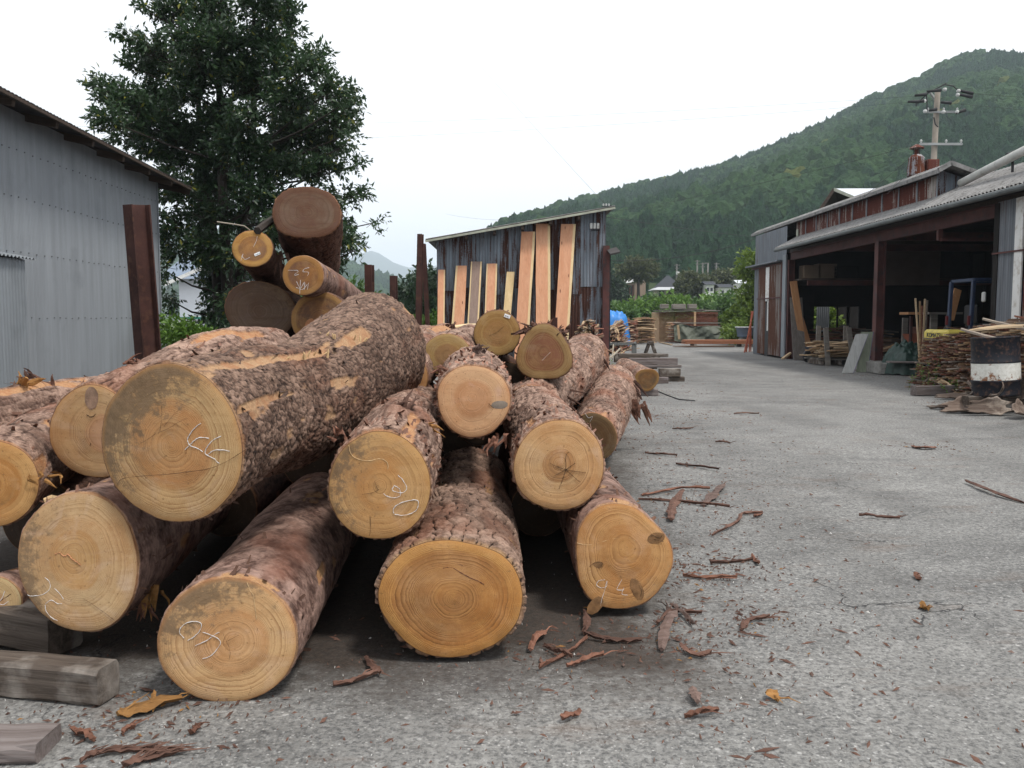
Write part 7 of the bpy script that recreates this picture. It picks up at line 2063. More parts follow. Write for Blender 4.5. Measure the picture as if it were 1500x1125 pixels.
# broken bark slabs before the drum
BROK = mat_wood("broken_bark", (0.20, 0.155, 0.125), (0.075, 0.05, 0.04), 'X', 0.9, 1.2, 0.3, 0.7, True, False, (0.42, 0.36, 0.30))
def bark_shell(c, L, W, yaw, roll, pitch, curl, lab, seed, mat=BROK, grp="broken bark slabs before the drum", name="bark_slab", jag=.06, n=(22, 12)):
    rs_ = np.random.default_rng(seed)
    nx, ny = n
    U, V = np.meshgrid(np.linspace(-.5, .5, nx), np.linspace(-1, 1, ny))
    u = U.ravel(); v = V.ravel()
    P0 = np.stack([u * 3, v * 2, np.full(len(u), seed * 1.7)], 1)
    nz = fbm(P0 * 2.2, seed, 4) - .5
    ww = W / 2 * (1 - .45 * np.abs(2 * u) ** 2.2) * (1 + .35 * (fbm(np.stack([u * 5, np.zeros_like(u), np.full(len(u), seed)], 1), seed + 3, 3) - .5) * 2)
    a = v * curl
    x = u * L + jag * (fbm(np.stack([v * 3, np.sign(u) * 2, np.full(len(u), seed)], 1), seed + 5, 3) - .5) * 4 * np.abs(2 * u) ** 4
    rad = ww / max(curl, .1)
    y = np.sin(a) * rad; z = (1 - np.cos(a)) * rad * 1.0 + nz * .05
    top = np.stack([x, y, z], 1)
    k = np.stack([nz * .02, nz * 0, -np.full(len(u), .016)], 1)
    bot = top + k
    M = np.array(Matrix.Rotation(yaw, 3, 'Z') @ Matrix.Rotation(pitch, 3, 'Y') @ Matrix.Rotation(roll, 3, 'X'))
    allv = np.concatenate([top, bot]) @ M.T
    zmin = allv[:, 2].min()
    off = np.array([0, 0, -zmin + .003])
    ii, jj = np.meshgrid(np.arange(nx - 1), np.arange(ny - 1)); aa = (jj * nx + ii).ravel()
    m = nx * ny
    f1 = np.stack([aa, aa + 1, aa + nx + 1, aa + nx], 1); f2 = f1[:, ::-1] + m
    ed = []
    for i in range(nx - 1):
        ed.append((i, i + m, i + 1 + m, i + 1)); b = (ny - 1) * nx; ed.append((b + i, b + i + 1, b + i + 1 + m, b + i + m))
    for j in range(ny - 1):
        ed.append((j * nx, (j + 1) * nx, (j + 1) * nx + m, j * nx + m)); b = nx - 1; ed.append((j * nx + b, j * nx + b + m, (j + 1) * nx + b + m, (j + 1) * nx + b))
    o = np_mesh(name, allv + off, np.concatenate([f1, f2, np.array(ed)]), mat, None, True)
    o.location = (c[0], c[1], c[2] if len(c) > 2 else 0)
    return tag(o, lab, "bark", grp)
for (px_, py, L, W, yw, ro, pi_, cu, dz, lab, sd) in (
    (1412, 604, .62, .34, .1, .6, -.10, 1.2, .0, "pale curled bark slab at the left of the debris before the drum", 1),
    (1440, 600, .62, .46, .6, -1.0, .1, 1.3, .14, "reddish curled bark piece leaning by the drum's foot", 2),
    (1468, 604, .62, .60, 1.0, -1.3, .35, 1.2, .04, "grey standing bark slab right before the drum", 3),
    (1488, 602, .62, .55, -1.0, 1.25, -.3, 1.0, .08, "pale flared bark slab at the right edge before the drum", 4),
    (1447, 608, .62, .26, .05, 1.1, 0, 0.7, .0, "rounded dark slab lowest in the debris before the drum", 5),
    (1496, 612, .55, .36, .7, .7, 0.15, 1.1, 0, "dark bark shell in the lower right corner of the debris", 6),
    (1388, 599, .50, .14, .05, .1, 0, .5, 0, "thin pale bark strip lying left of the debris", 7),
    (1400, 585, .55, .2, -.25, .4, 0, .9, .0, "flat bark slab between the squared timber and the debris", 9),
    (1428, 598, .6, .4, 1.0, .5, .2, .9, .16, "brown bark slab behind the pale curled one", 10)):
    g_ = gnd(px_, py); bark_shell((g_.x, g_.y, dz), L, W, yw, ro, pi_, cu, lab, sd)
g_ = gnd(1425, 575)
bark_shell((g_.x + .1, g_.y - .2, 0), 1.3, .5, 0.1, 0.05, 0, .15, "thin layer of trampled bark before the squared timber", 8)

# ================================================================== bark strips on the ground
BST = [mat_wood("bark_strip_%s" % nm, a, b, 'X', 0.9, 1.2, 0.3, 0.6) for nm, a, b in (("brown", (0.15, 0.082, 0.060), (0.055, 0.028, 0.021)), ("red", (0.22, 0.105, 0.070), (0.09, 0.042, 0.028)), ("grey", (0.20, 0.14, 0.12), (0.08, 0.05, 0.04)), ("ochre", (0.36, 0.19, 0.065), (0.17, 0.080, 0.025)))]
def strip(pts, w, mat, seed, lift=.02, fray=0, name="bark_strip", lab=None, parent=None):
    """fibrous strip of bark following photograph ground points"""
    rf = random.Random(seed)
    P = [gnd(*q) for q in pts]
    ext = [P[0] * 2 - P[1]] + P + [P[-1] * 2 - P[-2]]
    Q = []
    sg = 5 if len(P) > 2 else 8
    for i in range(len(P) - 1):
        a, b, c, d = ext[i:i + 4]
        for q in range(sg):
            f = q / sg; Q.append(0.5 * (2 * b + (c - a) * f + (2 * a - 5 * b + 4 * c - d) * f * f + (3 * b - a - 3 * c + d) * f ** 3))
    Q.append(P[-1])
    n = len(Q); c0 = Q[0].copy(); c0.z = 0
    mb = MB(); vs = []
    for i, p in enumerate(Q):
        t = i / (n - 1); d = (Q[min(i + 1, n - 1)] - Q[max(i - 1, 0)]).normalized(); s = Vector((-d.y, d.x, 0))
        ww = w / 2 * (0.35 + .75 * math.sin(math.pi * min(1, max(0, .12 + t * .8)))) * rf.uniform(.65, 1.25)
        z = .006 + lift * (.5 + .5 * math.sin(t * 5 + seed)) * rf.uniform(.6, 1.2)
        p = Vector((p.x, p.y, 0)); th_ = rf.uniform(.005, .010)
        vs += [p - s * ww + Vector((0, 0, z + rf.uniform(0, .012))), p + Vector((0, 0, z + .008 + rf.uniform(0, .008))), p + s * ww + Vector((0, 0, z + rf.uniform(0, .012))), p + Vector((0, 0, max(.001, z - th_)))]
    fs = [(4 * i + k, 4 * i + (k + 1) % 4, 4 * i + 4 + (k + 1) % 4, 4 * i + 4 + k) for i in range(n - 1) for k in range(4)] + [(3, 2, 1, 0), (4 * n - 4, 4 * n - 3, 4 * n - 2, 4 * n - 1)]
    mb.add(vs, fs)
    for _ in range(int(fray * .7)):
        i = rf.randrange(n); p = Vector((Q[i].x, Q[i].y, .012)); d = (Q[min(i + 1, n - 1)] - Q[max(i - 1, 0)]).normalized()
        a = rf.gauss(0, .22); d2 = Vector((d.x * math.cos(a) - d.y * math.sin(a), d.x * math.sin(a) + d.y * math.cos(a), rf.uniform(-.05, .35)))
        L = rf.uniform(.03, .08) * (1 + w * 5); e = p + d2 * L; e.z = max(.004, e.z)
        mb.tube([p, p.lerp(e, .5) + Vector((0, 0, rf.uniform(0, .012))), e], [.0035, .003, .001], 3)
    o = mb.build(name, mat, parent); 
    if lab: tag(o, lab, "bark strip", "bark strips littering the ground")
    return o
SL = [
 ([(172, 1052), (200, 1044), (266, 1028)], .075, 3, 8, "bright ochre bark strip lying before the mouldy-ended log"),
 ([(224, 1044), (226, 1020)], .025, 3, 2, "short ochre splinter crossing the bright strip"),
 ([(106, 1072), (125, 1082), (138, 1089)], .03, 1, 3, "small red-brown strip right of the bottom left board"),
 ([(180, 1079), (198, 1066)], .03, 1, 4, "small red-brown chip above the frayed root-like strip"),
 ([(118, 1122), (150, 1108), (200, 1102), (262, 1101)], .035, 0, 40, "long dark frayed bark rope at the bottom left"),
 ([(180, 1130), (215, 1115), (262, 1106)], .05, 0, 40, "second dark frayed strip crossing the long rope"),
 ([(277, 1078), (292, 1070)], .03, 1, 3, "little red chip right of the ochre strip"),
 ([(488, 1006), (520, 1000), (553, 990)], .03, 0, 6, "thin brown strip before the plate-barked log's left side"),
 ([(536, 966), (548, 985), (556, 990)], .045, 0, 5, "dark curled strip standing between the two lowest logs"),
 ([(777, 955), (787, 938), (800, 928)], .05, 1, 5, "red-brown clump of bark right of the plate-barked log"),
 ([(856, 900), (860, 918), (855, 930)], .035, 0, 4, "strip hanging under the pointed knotty log"),
 ([(856, 935), (895, 940), (940, 941)], .035, 0, 8, "long brown strip under the pointed knotty log"),
 ([(790, 982), (830, 960), (860, 940)], .018, 1, 3, "thin straight red strip slanting below the knotty log"),
 ([(830, 979), (855, 970), (884, 964)], .03, 1, 3, "red strip lying parallel below the thin slanted one"),
 ([(797, 948), (820, 960), (838, 966)], .02, 0, 3, "short crossing strip near the slanted ones"),
 ([(969, 955), (975, 925), (984, 905), (978, 893)], .05, 2, 10, "tall standing strip in the clump right of the knotty log"),
 ([(962, 918), (985, 900), (1028, 899)], .035, 0, 10, "forked brown strip across the top of that clump"),
 ([(985, 893), (1005, 905), (1015, 917)], .03, 2, 8, "greyish strip in the same clump, bending down right"),
 ([(996, 951), (1020, 962), (1042, 961)], .04, 0, 8, "brown strip just below the clump"),
 ([(1086, 927), (1095, 913), (1127, 909)], .03, 0, 10, "curled strip lying alone right of the clump"),
 ([(1014, 1012), (1022, 1035)], .04, 2, 2, "upright grey strip low centre, above the angled one"),
 ([(1003, 1053), (1025, 1050), (1052, 1043)], .035, 1, 4, "angled red strip low centre"),
 ([(1124, 1020), (1140, 1029)], .045, 3, 4, "orange chip lying alone right of centre bottom"),
 ([(823, 1059), (850, 1046)], .03, 1, 2, "small red bar of bark at the bottom centre"),
 ([(983, 765), (985, 745), (1000, 720)], .08, 0, 20, "thick hairy strip standing beside the knotty log"),
 ([(935, 733), (985, 735), (1069, 746)], .03, 0, 8, "longest straight strip lying right of the pile"),
 ([(940, 727), (990, 718), (1040, 718)], .03, 1, 8, "red-brown strip just behind the longest one"),
 ([(1030, 742), (1048, 725), (1060, 712)], .08, 2, 25, "hairy tuft of bark at the longest strip's right end"),
 ([(1043, 786), (1080, 768), (1088, 755), (1117, 752)], .035, 0, 3, "boomerang-shaped brown strip right of the knotty log"),
 ([(1104, 760), (1117, 754)], .03, 1, 1, "tan chip touching the boomerang-shaped strip"),
 ([(1040, 828), (1070, 825), (1103, 822)], .02, 0, 4, "thin dark strip with a tan tip right of the knotty log"),
 ([(1102, 818), (1112, 830)], .04, 1, 2, "tan curled tip beside the thin dark strip"),
 ([(1000, 845), (1040, 849), (1080, 850)], .03, 1, 12, "scattered red strip between clump and thin dark strip"),
 ([(1336, 655), (1352, 658), (1370, 657)], .10, 1, 10, "red bark piece lying alone on the open yard"),
 ([(1415, 706), (1450, 722), (1500, 738)], .05, 0, 8, "long strip entering from the right edge of the yard"),
 ([(1258, 757), (1285, 759), (1318, 760)], .025, 0, 8, "thin brown strip in the middle of the open yard"),
 ([(1340, 845), (1348, 852)], .05, 1, 3, "small red chip on the open yard"),
 ([(1350, 890), (1360, 897)], .05, 3, 3, "small orange chip lower on the open yard"),
 ([(990, 681), (1020, 684), (1053, 690)], .035, 0, 4, "dark strip on the yard right of the rear log"),
 ([(945, 664), (970, 667), (992, 669)], .03, 0, 4, "dark strip nearest the rear log's right side"),
 ([(1048, 648), (1070, 650)], .03, 0, 2, "short dark strip further up the yard"),
 ([(1075, 607), (1112, 606)], .04, 0, 2, "far dark strip lying level on the yard"),
 ([(985, 630), (1015, 628)], .04, 0, 5, "brown strip on the yard level with the rear log"),
]
for k, (P, w, mi, fr, lab) in enumerate(SL):
    strip(P, w * random.Random(k).uniform(.6, 1.0), BST[mi], k + 3, .014, fr, "bark_strip", lab)
# litter: thousands of crumbs of bark and dust
def litter(name, n, sampler, smin, smax, mat, seed):
    rs_ = np.random.default_rng(seed)
    C = sampler(rs_, n)
    L = rs_.uniform(smin, smax, n) * (0.5 + rs_.random(n) ** 3 * 1.8); W = L * rs_.uniform(.05, .32, n); A_ = rs_.uniform(0, math.pi, n); H = rs_.uniform(.002, .008, n)
    d = np.stack([np.cos(A_), np.sin(A_), np.zeros(n)], 1); s = np.stack([-np.sin(A_), np.cos(A_), np.zeros(n)], 1)
    z = np.zeros((n, 3)); z[:, 2] = 1
    base = np.stack([C[:, 0], C[:, 1], np.full(n, .002)], 1)
    j = lambda: rs_.uniform(.6, 1.2, (n, 1))
    V = np.stack([base - d * (L / 2)[:, None] * j(), base + s * (W / 2)[:, None] * j(), base + d * (L / 2)[:, None] * j() + z * (H * rs_.random(n))[:, None], base - s * (W / 2)[:, None] * j(), base + z * (H + .003)[:, None]], 1).reshape(-1, 3)
    b = np.arange(n) * 5
    Fc = np.concatenate([np.stack([b, b + 3, b + 4, b + 4], 1)[:, :3], np.stack([b + 3, b + 2, b + 4], 1), np.stack([b + 2, b + 1, b + 4], 1), np.stack([b + 1, b, b + 4], 1)])
    o = np_mesh(name, V, Fc, mat, None, False); return tag(o, kind='stuff')
def s_near(r, n):
    Y = 2.3 + r.random(n) ** 1.3 * 17; X = .55 + Y * .10 + np.abs(r.normal(0, .55, n)) * (1 + Y * .06) - .25
    return np.stack([X, Y], 1)
def s_left(r, n):
    return np.stack([r.uniform(-2.2, .9, n), 2.2 + r.random(n) ** 1.5 * 1.6], 1)
def s_yard(r, n):
    Y = 2.0 + r.random(n) ** 1.2 * 32; return np.stack([r.uniform(-.1, 1, n) * Y * .62, Y], 1)
def s_clump(r, n):
    cs = [gnd(990, 915), gnd(1005, 965), gnd(1015, 850), gnd(1050, 830), gnd(990, 830), gnd(830, 955), gnd(1010, 735), gnd(1090, 910), gnd(150, 1050), gnd(250, 1060), gnd(1000, 610), gnd(1010, 575), gnd(1380, 590), gnd(1360, 655), gnd(1250, 550), gnd(1180, 532), gnd(1300, 552)]
    k = r.integers(0, len(cs), n); X = np.array([c.x for c in cs])[k]; Y = np.array([c.y for c in cs])[k]
    return np.stack([X + r.normal(0, .13, n) * (1 + Y * .12), Y + r.normal(0, .10, n) * (1 + Y * .12)], 1)
litter("bark_litter", 900, s_near, .012, .05, BST[0], 1)
litter("bark_crumbs", 450, s_near, .01, .035, BST[1], 2)
litter("bark_litter", 700, s_left, .006, .03, BST[0], 3)
litter("bark_crumbs", 220, s_yard, .008, .03, BST[1], 4)
litter("bark_litter", 400, s_yard, .008, .035, BST[2], 5)
litter("bark_crumbs", 1300, s_clump, .01, .04, BST[0], 6)
litter("bark_crumbs", 150, s_clump, .01, .04, BST[3], 7)
def s_stone(r, n):
    Y = 1.9 + r.random(n) ** 1.6 * 9; return np.stack([r.uniform(-.62, .64, n) * Y, Y], 1)
litter("grit", 500, s_stone, .004, .009, mat_plain("pale_grit", (0.46, 0.45, 0.43), 0.8, 0, 0.2, 9, 0), 8)

# slabs of wood and broken bark lying on the pile itself
o = MB().beam(pt(600, 548, 6.2), pt(642, 530, 7.4), .22, .03, (0, 0, 1)).build("pale_slab", SLAB[3]); tag(o, "pale sawn slab lying between the logs right of the biggest log's far end", "slab")
o = MB().beam(pt(632, 486, 9.0), pt(695, 478, 9.4), .22, .06, (0, 0, 1)).build("pale_slab", PS); tag(o, "splintered pale slab on top of the pile before the leaning planks", "slab")
for (key, j, i, L, W, lab, sd) in (
                               ('L', 6, 58, .07, .05, "dark bark crust standing on the three-sided log's left shoulder", 24), ('L', 6, 22, .06, .05, "curled bark crumb on the three-sided log's right shoulder", 25)):
    g = LOGS[key]; p = Vector(g['verts'][min(j, g['nv']), i % g['nu']])
    oo = bark_shell((p.x, p.y, p.z - .02), L, W, 1.2 + sd, .5, -.25, 1.2, lab, sd, BROK if sd in (22,) else BST[0], "loose bark on the log pile", "bark_flap")
# splinters on the biggest log
g = LOGS['A']; rf = random.Random(5); mb = MB()
for (jj, ii_) in ((175, 52), (200, 48), (225, 60), (150, 50), (240, 44)):
    p = Vector(g['verts'][jj, ii_]); nrm = (p - Vector(g['cen'][jj])).normalized()
    for _ in range(4):
        d = (nrm + Vector((rf.uniform(-.9, .9), rf.uniform(-.6, .6), rf.uniform(0, .5)))).normalized(); L = rf.uniform(.015, .035)
        q = p + Vector((rf.uniform(-.05, .05), rf.uniform(-.06, .06), 0))
        mb.tube([q - nrm * .01, q + d * L * .6, q + d * L], [.006, .005, .001], 4)
o = mb.build("splinters", TORN, g['o']); o['kind'] = 'stuff'

# tatters of torn bark hanging from or standing off single logs
def tatter(key, px_, py, Y, n_, L, w, d0, seed, mat=None, name="torn_bark"):
    rf = random.Random(seed); mb = MB(); c = pt(px_, py, Y)
    for i in range(n_):
        p = c + Vector((rf.uniform(-1, 1), rf.uniform(-1, 1), rf.uniform(-.6, .6))) * w * 2.2
        d = (Vector(d0) + Vector((rf.gauss(0, .28), rf.gauss(0, .28), rf.gauss(0, .28)))).normalized()
        side = d.cross(Vector((rf.uniform(-.5, .5), 1, rf.uniform(-.5, .5)))).normalized(); nn = d.cross(side)
        l = L * rf.uniform(.5, 1.1); ww = w * rf.uniform(.35, 1.0); m = 5; vs = []
        for q in range(m + 1):
            t = q / m; k_ = ww * (1 - .85 * t ** 1.5) * rf.uniform(.75, 1.15)
            o_ = p + d * l * t + Vector((0, 0, -.25)) * l * t * t + nn * .012 * math.sin(t * 5 + i)
            vs += [o_ - side * k_, o_ + nn * .004 + side * k_ * .1, o_ + side * k_, o_ - nn * .004]
        mb.add(vs, [(4 * q + k, 4 * q + (k + 1) % 4, 4 * q + 4 + (k + 1) % 4, 4 * q + 4 + k) for q in range(m) for k in range(4)])
    o = mb.build(name, mat or BST[1], LOGS[key]['o']); o['kind'] = 'stuff'
    return o
tatter('S', 218, 858, 3.42, 7, .11, .022, (.1, -.3, -1), 1, BST[3]); tatter('S', 208, 888, 3.38, 5, .06, .012, (.2, -.3, -1), 2, BST[1])
tatter('S', 80, 735, 3.25, 8, .10, .016, (1, -.1, .25), 3, TORN); tatter('R', 58, 692, 3.62, 5, .07, .022, (.6, -.3, -.2), 4, BST[3])
tatter('H', 856, 900, 3.86, 4, .14, .016, (0, -.15, -1), 5); tatter('N', 934, 592, 8.6, 14, .17, .036, (.6, -.4, -1.3), 6, BST[1]); tatter('N', 926, 562, 9.3, 10, .20, .03, (.6, -.6, -.6), 7, BST[0])
tatter('M', 806, 575, 6.6, 12, .30, .024, (.5, -.5, -.5), 8, BST[0]); tatter('M', 848, 545, 8.0, 14, .24, .030, (.4, -.5, -.7), 9, BST[1]); tatter('M', 872, 520, 9.2, 10, .20, .03, (.4, -.6, -.7), 10, BST[0])
tatter('L', 776, 482, 6.2, 8, .10, .02, (-.5, -.4, .6), 11, BST[0]); tatter('L', 822, 490, 6.2, 8, .09, .018, (.5, -.4, .6), 12, BST[0]); tatter('L', 806, 478, 6.2, 5, .07, .012, (.1, -.3, 1), 13, BST[1])
tatter('C', 500, 640, 3.5, 6, .06, .012, (-.4, -.1, .6), 14, BST[1]); tatter('C', 586, 602, 3.95, 14, .13, .018, (.2, .6, .5), 15, BST[0]); tatter('C', 618, 625, 3.95, 10, .10, .014, (.6, -.2, -.1), 16, BST[3])
tatter('F', 648, 545, 4.4, 9, .08, .014, (-.5, -.2, .5), 17, BST[1]); tatter('F', 700, 515, 4.9, 12, .09, .014, (.2, -.3, .7), 18, BST[2]); tatter('G', 770, 650, 4.05, 8, .09, .018, (-.4, -.3, .4), 19, BST[1]); tatter('G', 730, 640, 4.3, 8, .10, .022, (-.3, -.3, -.8), 20, BST[1])
tatter('R2', 40, 572, 4.6, 12, .16, .028, (.4, -.2, .5), 21, BST[3]); tatter('R2', 62, 566, 4.7, 10, .14, .026, (-.5, -.2, .5), 22, BST[0]); tatter('Q', 150, 556, 4.0, 9, .09, .014, (.6, -.2, .4), 23, BST[1]); tatter('Q', 370, 492, 5.9, 8, .12, .012, (-.7, -.2, .5), 24, TORN); tatter('Q', 190, 536, 4.2, 10, .10, .014, (.5, -.2, .5), 25, BST[1])
tatter('A', 386, 520, 3.98, 9, .06, .010, (-.1, -.3, 1), 26, TORN); tatter('A', 450, 505, 4.35, 8, .09, .012, (.1, -.3, .9), 27, TORN); tatter('A', 495, 545, 4.35, 7, .07, .014, (.2, -.8, .3), 28, TORN)
tatter('J', 660, 484, 8.6, 8, .12, .03, (.3, -.3, .5), 29, BST[0]); tatter('U1', 412, 372, 7.9, 6, .22, .02, (.1, -.1, -1), 30, BST[0])
# ================================================================== foliage
def mat_leaf(name, a, b, gloss=0.45, rare=None):
    n = N(name, gloss, 0.4)
    f = n.attr('lr')
    c = n.mix(f, a, b)
    if rare: c = n.mix(n.rng(f, 0.965, 0.975), c, rare)
    n.color(c)
    # thin leaves let some light through
    tr = n.t.nodes.new("ShaderNodeBsdfTranslucent"); n.lk(n.mix(0.5, c, [min(1, x * 2.2) for x in b]), tr.inputs['Color'])
    mx = n.t.nodes.new("ShaderNodeMixShader"); mx.inputs[0].default_value = 0.22
    n.t.links.new(n.b.outputs[0], mx.inputs[1]); n.t.links.new(tr.outputs[0], mx.inputs[2]); n.t.links.new(mx.outputs[0], n.out.inputs['Surface'])
    return n.m
def leaves_mesh(name, C, D, S, mat, parent, seed, wid=.42, kind='stuff'):
    """C centres, D directions, S sizes: each leaf a folded pointed blade of two quads"""
    rs_ = np.random.default_rng(seed); n = len(C)
    D = D / np.linalg.norm(D, axis=1)[:, None]
    rnd_ = rs_.normal(size=(n, 3)); rnd_[:, 2] += 0.9
    side = np.cross(D, rnd_); side /= np.linalg.norm(side, axis=1)[:, None] + 1e-9
    nrm = np.cross(side, D)
    S = S[:, None]; w = S * wid * .5
    base = C; tip = C + D * S - nrm * S * .12; mid = C + D * S * .45 - nrm * S * .03
    L_ = mid + side * w + nrm * w * .35; R_ = mid - side * w + nrm * w * .35
    V = np.stack([base, R_, tip, L_], 1).reshape(-1, 3)
    b = np.arange(n) * 4
    Fc = np.concatenate([np.stack([b, b + 1, b + 2], 1), np.stack([b, b + 2, b + 3], 1)])
    lr = np.repeat(rs_.random(n), 4)
    o = np_mesh(name, V, Fc, mat, parent, False, {'lr': lr})
    if kind: o['kind'] = kind
    return o
def twig_leaves(cl, n_leaf, size, seed, origin=None, per=9, tw=.34, droop=.15):
    """clumps [(centre, radii)] -> leaf centres and directions grouped on small twigs"""
    rs_ = np.random.default_rng(seed)
    vol = np.array([r[0] * r[2] for c, r in cl]); vol = vol / vol.sum()
    nt = n_leaf // per
    k = rs_.choice(len(cl), nt, p=vol)
    cen = np.array([list(c) for c, r in cl])[k]; rad = np.array([list(r) for c, r in cl])[k]
    v = rs_.normal(size=(nt, 3)); v /= np.linalg.norm(v, axis=1)[:, None]
    rr = rs_.random(nt)[:, None] ** .45
    st = cen + v * rad * rr * .85
    org = np.array(origin) if origin is not None else cen
    out = (st - (org if origin is not None else cen)); out /= np.linalg.norm(out, axis=1)[:, None] + 1e-6
    td = out * .7 + v * .7 + rs_.normal(size=(nt, 3)) * .35; td[:, 2] += .15
    td /= np.linalg.norm(td, axis=1)[:, None]
    C = []; D = []; 
    for q in range(per):
        t = q / per
        C.append(st + td * (t * tw)); d = td * .6 + rs_.normal(size=(nt, 3)) * .65; d[:, 2] -= droop; D.append(d)
    C = np.concatenate(C); D = np.concatenate(D)
    return C, D, size * rs_.uniform(.5, 1.4, len(C)), st, td
BARKT = mat_plain("tree_bark", (0.040, 0.032, 0.027), 0.9, 0, 0.3, 8, 0.5)
# ---- the big broadleaf tree behind the left shed
TY = 15.6
tree = thing("broadleaf_tree", "tall dark evergreen broadleaf tree rising behind the rear log stack", "tree", (pt(335, 500, TY).x, TY, 0))
cl_px = [(330, -70, 60, 50), (268, -40, 50, 40), (400, -40, 45, 40), (330, -130, 40, 40), (218, 18, 20, 10), (255, 22, 34, 24), (312, 25, 42, 34), (378, 18, 42, 30), (415, 22, 22, 22),
 (188, 58, 16, 8), (222, 72, 32, 18), (280, 65, 38, 28), (332, 70, 42, 34), (390, 68, 38, 28), (428, 52, 12, 16), (198, 98, 16, 12), (240, 100, 38, 26), (292, 108, 42, 28), (350, 112, 42, 28), (410, 98, 36, 22), (462, 86, 18, 7), (450, 104, 28, 15),
 (142, 127, 14, 6), (165, 138, 20, 12), (188, 152, 32, 20), (232, 150, 38, 26), (278, 138, 30, 18), (368, 132, 42, 18), (420, 150, 42, 28), (480, 136, 26, 16), (508, 150, 14, 14), (168, 180, 26, 16), (220, 184, 42, 28), (268, 196, 22, 22), (320, 182, 32, 26), (358, 178, 32, 18),
 (430, 190, 42, 26), (488, 180, 32, 22), (514, 195, 9, 5), (182, 206, 20, 9), (230, 218, 36, 18), (290, 215, 38, 22), (350, 215, 42, 24), (410, 220, 42, 24), (470, 215, 32, 20), (502, 215, 12, 6), (260, 243, 28, 13), (320, 245, 38, 18), (380, 250, 46, 20), (440, 252, 40, 18), (482, 246, 22, 9),
 (522, 243, 8, 5), (260, 280, 28, 22), (310, 280, 42, 26), (372, 288, 42, 22), (505, 290, 18, 7), (526, 284, 9, 6), (250, 328, 16, 20), (300, 320, 38, 22), (352, 318, 36, 24), (258, 370, 16, 14), (310, 360, 36, 28), (365, 375, 30, 22), (505, 352, 17, 9), (546, 327, 7, 6), (518, 368, 9, 5), (493, 340, 18, 18),
 (244, 398, 8, 14), (325, 405, 36, 30), (352, 450, 32, 34), (322, 455, 20, 34), (250, 440, 12, 16), (395, 330, 30, 24), (245, 350, 14, 12), (306, 480, 24, 20), (470, 300, 26, 18), (480, 380, 14, 22), (420, 330, 34, 26)]
rf = random.Random(2); k_ = TY / F; clumps = []
for (x, y, rx, ry) in cl_px:
    if y < 75: rx, ry = rx * .84, ry * .84
    core_ = 1 if rx > 25 else .5
    Yc = TY + rf.uniform(-1.3, 1.3) * core_
    s = Yc / F; clumps.append((pt(x, y, Yc), (rx * s * .88, (rx + ry) * .5 * s, ry * s * .86)))
org = (tree.location.x, TY, 3.0)
C, D, S, st_, td_ = twig_leaves(clumps, 92000, .10, 3, org, 9, .30, .25)
LEAF = mat_leaf("dark_glossy_leaf", (0.014, 0.034, 0.015), (0.046, 0.086, 0.034), 0.32, (0.20, 0.20, 0.03))
leaves_mesh("leaves", C, D, S, LEAF, tree, 4)
# stems and limbs
base = Vector((tree.location.x, TY, 0))
stems = [[base + Vector((-.15, 0, 0)), pt(318, 400, TY + .5), pt(298, 230, TY + .9), pt(290, 120, TY + .8), pt(300, 0, TY + .5), pt(312, -110, TY)],
         [base + Vector((.12, .1, 0)), pt(352, 400, TY + .6), pt(368, 260, TY + 1.0), pt(372, 140, TY + .8), pt(372, 20, TY), pt(380, -60, TY)],
         [base + Vector((.0, .2, 0)), pt(330, 360, TY + .4), pt(322, 180, TY + .5), pt(322, 40, TY + .4), pt(325, -90, TY)]]
tk = MB()
sp_pts = []
for si, s_ in enumerate(stems):
    P_, rr_ = smoothpath([(np.array(p), (.14, .10, .065, .045, .028, .012)[min(i, 5)]) for i, p in enumerate(s_)], 24)
    tk.tube([Vector(p) for p in P_], list(map(float, rr_)), 9); sp_pts += [(Vector(p), r) for p, r in zip(P_, rr_)]
tk.build("trunk", BARKT, tree, True)
lb = MB()
for (c, r) in clumps:
    cands = [(p, q) for p, q in sp_pts if p.z < c.z - .15 * abs((c - p).length)]
    if not cands: cands = sp_pts[:6]
    p, q = min(cands, key=lambda t: (t[0] - c).length)
    m = p.lerp(c, .5) + Vector((rf.uniform(-.1, .1), rf.uniform(-.1, .1), -.06))
    lb.tube([p, m, c, c + (c - m).normalized() * r[0] * .6], [min(q * .55, .035), .018, .010, .003], 5)
o = lb.build("limb_network", BARKT, tree); o['kind'] = 'stuff'
idx = np.random.default_rng(8).choice(len(st_), 2200, replace=False); tw = MB()
for i in idx: tw.tube([Vector(st_[i] - td_[i] * .2), Vector(st_[i] + td_[i] * .3)], [.005, .002], 3)
o = tw.build("twigs", BARKT, tree); o['kind'] = 'stuff'
# dead branches crossing before the rear stack
for P_, r, lab in (([(318, 325, 7.4), (340, 328, 7.4), (358, 331, 7.4), (366, 337, 7.45)], .006, "thin pale twig sticking out left above the orange-rimmed log"), ([(377, 338, 7.5), (390, 328, 7.7), (402, 320, 7.9)], .035, "short broken branch wedged between the top logs of the rear stack")):
    o = MB().tube([pt(*q) for q in P_], r, 6).build("dead_branch", bp if r < .01 else BARKT); tag(o, lab, "branch")

